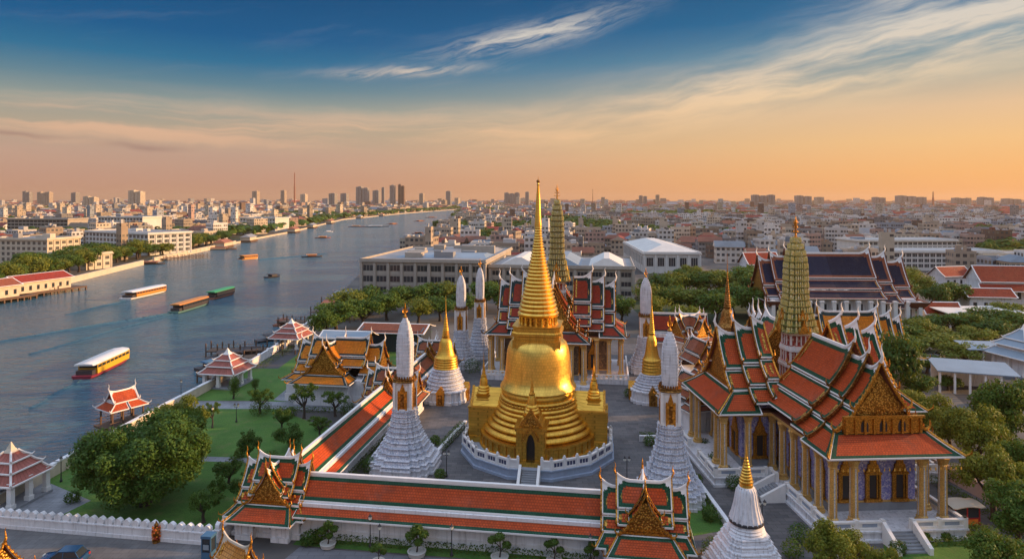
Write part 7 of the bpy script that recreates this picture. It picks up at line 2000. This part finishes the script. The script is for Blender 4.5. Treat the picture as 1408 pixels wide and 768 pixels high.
for lb, px, py, r, mt in (('round clipped shrub at the bottom beside the white chedi', 983, 768, 1.35, 'leaf_hedge'), ('dark shrub beside the ribbed prang bed', 962, 690, .9, 'leaf_dark'), ('small shrub at the lower end of the prang bed', 975, 715, .8, 'leaf_dark'), ('dark potted shrub at the great temple\'s side stair', 1010, 672, 1.1, 'leaf_dark'), ('dark shrub under the temple\'s left columns', 985, 640, 1.2, 'leaf_dark'), ('shrub further along the temple\'s left side', 968, 618, 1.0, 'leaf_dark'),
        ('round shrub left in the temple front bed', 1272, 742, .55, 'leaf_hedge'), ('round shrub right in the temple front bed', 1300, 742, .55, 'leaf_hedge'), ('bushy shrub by the red kiosk', 1345, 742, 1.1, 'leaf_dark'), ('shrub right of the temple stair wall', 1235, 760, .8, 'leaf_dark'), ('leafy dark bush before the platform\'s left corner', 1100, 745, 1.2, 'leaf_dark'), ('second leafy bush left of the platform corner', 1090, 765, 1.1, 'leaf_dark'),
        ('shrub at the foot of the left white prang', 605, 658, .8, 'leaf_hedge'), ('shrub beside the gilded porch of the right chedi', 925, 575, .9, 'leaf_dark'), ('bush in the round bed left of the orange hall', 358, 570, 1.7, 'leaf_hedge'), ('tall bush between the left chedi and the slim prangs', 650, 512, 1.8, 'leaf_dark'), ('low round shrub on the lawn by the garden path', 385, 603, .9, 'leaf_dark'), ('shrub beside the front left gate', 425, 748, .9, 'leaf_dark'), ('shrub hugging the left gate\'s side wall', 437, 744, .8, 'leaf_hedge'), ('round bush on the right drive', 1310, 660, 1.4, 'leaf_hedge')):
    shrub(lb, px, py, r, mt)
for lb, px, py, r, mt in (('low shrub at the back left corner of the left white prang', 530, 628, 1.0, 'leaf_dark'), ('dark shrub between left gallery and white prang', 508, 648, 1.2, 'leaf_dark'), ('shrub by the left planter near the stupa', 598, 610, .8, 'leaf_hedge'), ('dark bush at the front of the right planter', 893, 612, .9, 'leaf_dark'), ('bush under the columned temple\'s right end', 865, 545, 1.0, 'leaf_dark'), ('bush left of the columned temple\'s platform', 668, 540, 1.1, 'leaf_dark'), ('round shrub in the middle of the prang bed', 958, 665, .8, 'leaf_hedge'), ('small shrub beside the temple\'s left platform corner', 1000, 655, .9, 'leaf_hedge'), ('dark shrub under the great temple\'s side balustrade', 1030, 690, 1.0, 'leaf_dark'), ('shrub at the left lawn corner near the riverside terrace', 100, 690, .9, 'leaf_dark'), ('low shrub by the lawn path crossing', 330, 628, .8, 'leaf_hedge'), ('dark bush along the gallery\'s garden side', 372, 640, 1.3, 'leaf_dark'), ('second dark bush along the gallery\'s garden side', 405, 612, 1.2, 'leaf_dark'), ('third bush higher along the gallery\'s garden side', 440, 590, 1.2, 'leaf_dark'), ('bush below the orange hall\'s front wall', 400, 572, 1.0, 'leaf_hedge'), ('bush right of the orange hall\'s front wall', 478, 570, 1.3, 'leaf_dark')):
    shrub(lb, px, py, r, mt)

def car(label, x, y, rz, paint, kind_='suv', group=None):
    t = thing('parked_car' if group else 'car', label, 'car', (x, y, 0), rz, group)
    L, W = 4.4, 1.82
    prof = [(-2.15, .42), (-2.2, .75), (-2.1, 1.02), (-1.0, 1.06), (.95, 1.02), (1.9, .92), (2.18, .72), (2.2, .42)]
    mb = MB()
    def side(w_, inset=0): return [(x_, w_, z_) for x_, z_ in prof]
    rg = [[(x_, s * W / 2 * k, z_ if abs(k) < 1 else z_) for x_, z_ in prof] for s, k in ((-1, .94), (-1, 1.0), (1, 1.0), (1, .94))]
    ring = lambda w_, dz: [(x_, w_, .36 + (z_ - .36) * dz) for x_, z_ in prof]
    mb.loft([ring(-W / 2 + .08, 1.0), ring(-W / 2, .9), ring(W / 2, .9), ring(W / 2 - .08, 1.0)]); mb.build('body', paint, t, 30)
    cab = [(-1.95, 1.03), (-1.6, 1.5), (-1.3, 1.6), (.1, 1.58), (.95, 1.04)]
    mb = MB(); mb.loft([[(x_, -W / 2 + .16 + (z_ - 1.03) * .25, z_) for x_, z_ in cab], [(x_, W / 2 - .16 - (z_ - 1.03) * .25, z_) for x_, z_ in cab]]); mb.build('window', 'glass', t, 30)
    mb = MB(); mb.box(-1.62, .12, -W / 2 + .28, W / 2 - .28, 1.585, 1.66)
    for s in (-1, 1):
        for a, b in (((-1.9, 1.05), (-1.5, 1.58)), ((-.4, 1.05), (-.4, 1.6)), ((.9, 1.05), (.08, 1.6))):
            mb.bar((a[0], s * (W / 2 - .15), a[1]), (b[0], s * (W / 2 - .29), b[1]), .07, .08)
    mb.build('roof', paint, t)
    for a in (-1.35, 1.38):
        for s in (-1, 1):
            mb = MB(); mb.xf = lambda p_, a=a, s=s: (a + p_[0], s * (W / 2 - .1) + p_[2], .34 + p_[1]); mb.lathe([(.33, -.11), (.34, -.08), (.34, .08), (.33, .11)], 16); o = mb.build('wheel', 'rubber', t)
            mb = MB(mb.xf); mb.lathe([(.2, -.12), (.2, .12)], 10); mb.build('rim', 'chrome', o)
    for s in (-1, 1):
        mb = MB(); mb.box(2.08, 2.19, s * .62 - .2, s * .62 + .2, .66, .82); mb.build('headlight', 'lantern_glass', t)
        mb = MB(); mb.box(-2.2, -2.1, s * .68 - .14, s * .68 + .14, .7, .92); mb.build('tail_light', 'car_red', t)
    return t
car('blue car with black rear window on the street at the lower left', XA(90, 65.0), 64.6, R(184), 'car_blue')
CP = 'cars in the car park on the right'
for i, (px, py, rz, pt) in enumerate(((1245, 505, 20, 'car_white'), (1262, 500, 25, 'car_red'), (1283, 497, 10, 'car_grey'), (1298, 492, 15, 'car_white'), (1318, 508, 70, 'car_red'), (1254, 488, 20, 'car_grey'), (1324, 522, 80, 'car_grey'), (1268, 482, 20, 'car_white'), (1355, 560, 70, 'car_grey'), (1372, 585, 75, 'car_white'))):
    x, y, _ = G(px, py)
    car(('white car nearest the temple roof in the car park', 'red car left of the lone round tree', 'grey car just right of the lone round tree', 'white car in the back of the car park', 'red car by the grey-blue shed', 'grey car behind the white one at the temple side', 'grey car in front of the grey-blue shed', 'white car furthest back under the park trees', 'grey car on the right street below the shed', 'white car on the right street beside the tall dark tree')[i], x, y, R(rz), pt, group=CP)
def tuktuk():
    x, y, _ = G(1322, 722); t = thing('kiosk_cart', 'red cart with glass sides and curved cream canopy parked beside the great temple', 'cart', (x, y, 0), R(5))
    mb = MB(); mb.box(-1.5, 1.5, -.9, .9, .45, 1.25); mb.build('body', 'car_red', t)
    mb = MB(); mb.box(-1.42, 1.42, -.82, .82, 1.25, 2.2); mb.build('window', 'glass', t)
    mb = MB()
    for a in (-1.42, 0, 1.42):
        for s in (-.84, .84): mb.box(a - .06, a + .06, s - .05, s + .05, 1.2, 2.35)
    mb.build('frame', 'car_red', t)
    mb = MB(); mb.loft([[(-1.9 + 3.8 * k / 8, s, 2.35 + .28 * sin(pi * k / 8) + (.18 if k in (0, 8) else 0) + dz) for k in range(9)] + [(-1.9 + 3.8 * k / 8, s, 2.25 + .28 * sin(pi * k / 8) + (.18 if k in (0, 8) else 0) + dz) for k in range(8, -1, -1)] for s, dz in ((-1.15, 0), (0, .15), (1.15, 0))]); mb.build('canopy', 'cream', t, 40)
    for a in (-1.0, 1.0):
        for s in (-.8, .8):
            mb = MB(); mb.xf = lambda p_, a=a, s=s: (a + p_[0], s + p_[2], .3 + p_[1]); mb.lathe([(.3, -.08), (.3, .08)], 14); mb.build('wheel', 'rubber', t)
    mb = MB(); mb.box(-1.2, 1.2, -.93, -.9, .6, 1.1); mb.build('front_panel', 'flower_orange', t)
tuktuk()
def booth():
    x, y, _ = G(287, 767); t = thing('phone_booth', 'blue booth with glass panes at the corner of the crenellated wall', 'booth', (x, y, .12), R(-6))
    mb = MB(); mb.box(-.5, .5, -.5, .5, 0, .7); mb.box(-.55, .55, -.55, .55, 2.1, 2.35)
    for a in (-1, 1):
        for b in (-1, 1): mb.box(a * .46 - .05, a * .46 + .05, b * .46 - .05, b * .46 + .05, .7, 2.1)
    mb.build('body', 'booth_blue', t)
    mb = MB(); mb.box(-.44, .44, -.44, .44, .7, 2.1); mb.build('pane', 'glass', t)
    mb = MB(); mb.box(-.3, .3, -.53, -.5, 1.0, 1.5); mb.build('panel', 'roof_blue', t)
booth()
def garland():
    x, y, _ = G(215, 746); t = thing('garland_figure', 'guardian figure decked in orange and red flower garlands before the white wall', 'statue', (x, y, .12), 0)
    mb = MB(); mb.lathe([(.4, 0), (.4, .3), (.28, .35), (.3, .5), (.36, .9), (.4, 1.25), (.3, 1.5), (.14, 1.58), (.2, 1.7), (.2, 1.88), (.12, 2.0), (.02, 2.25)], 12); mb.build('figure', 'gold_old', t, 50)
    for nm, mt, n in (('orange_garland', 'flower_orange', 90), ('red_garland', 'flower_red', 50)):
        mb = MB()
        for k in range(n):
            a = rl.uniform(0, 6.28); z = rl.uniform(.3, 1.7); r = .42 - .08 * abs(z - 1); mb.ball((r * cos(a), r * sin(a), z), rl.uniform(.05, .09), 0, 5, 3)
        mb.build(nm, mt, t)
garland()
# golden roofs of two small street shrines, cut by the bottom edge
def shrine(name, label, x, y, rz, reach, ridge, eave, hw, roofm, both=True):
    t = thing(name, label, 'shrine', (x, y, 0), rz)
    S = st(roofm, roofm, barge='gold_trim', ped='gold_relief', trim='cream', band=.02, lift=.9, sag=.18)
    pr = [(0, ridge, hw * .6, eave + (ridge - eave) * .38), (hw * .57, eave + (ridge - eave) * .3, hw, eave)]
    for a in (0, pi): arm_roof(t, a, [(reach, 0, 2)], pr, S, .55, 0)
    mb = MB(); mb.box(-reach + .5, reach - .5, -hw + .6, hw - .6, 0, eave + .2); mb.box(-reach + .1, reach - .1, -hw + .3, hw - .3, 0, .6); mb.build('wall', 'white_wall', t)
shrine('street_shrine', 'gold-tiled shrine roof with curved gable tip in the bottom left corner', XA(-24, 52), 51, R(-22), 3.9, 9.7, 6.2, 3.2, 'tile_gold')
shrine('street_shrine', 'small cream and gold gabled gate roof cut by the bottom edge near the left gate', XA(322, 55), 55.5, R(-35), 1.9, 6.9, 4.8, 1.6, 'tile_gold')
def parasol(label, px, py, r=1.1):
    x, y, _ = G(px, py); t = thing('parasol', label, 'parasol', (x, y, 0))
    mb = MB(); mb.lathe([(.04, 0), (.04, 2.4)], 6); mb.build('pole', 'iron', t)
    mb = MB(); mb.lathe([(r, 2.05), (r * .6, 2.4), (.05, 2.6), (.05, 2.5), (r * .58, 2.34), (r, 1.98)], 10); mb.build('canopy', 'flower_pink', t)
parasol('bright pink parasol beside the right-hand street', 1386, 628, 1.5)
parasol('small pink parasol left of the bright one near the street', 1372, 622, .9)

# ================================================================== HAZE
mb = MB(); mb.box(-14000, 14000, -300, 15000, -5.5, 150)
m = bpy.data.materials.new('haze_air'); m.use_nodes = True
g = NG(m.node_tree)
for n in list(g.n):
    if n.type == 'BSDF_PRINCIPLED': g.n.remove(n)
pv = g.new('ShaderNodeVolumePrincipled'); pv.inputs['Color'].default_value = (.96, .70, .48, 1); pv.inputs['Density'].default_value = HAZE_D; pv.inputs['Anisotropy'].default_value = 0.25
g.l.new(pv.outputs[0], g.n['Material Output'].inputs['Volume'])
MATS['haze_air'] = m
o = tag(mb.build('haze', 'haze_air'), 'warm evening haze hanging over the river and city', 'haze', kind='stuff')
o.display_type = 'WIRE'
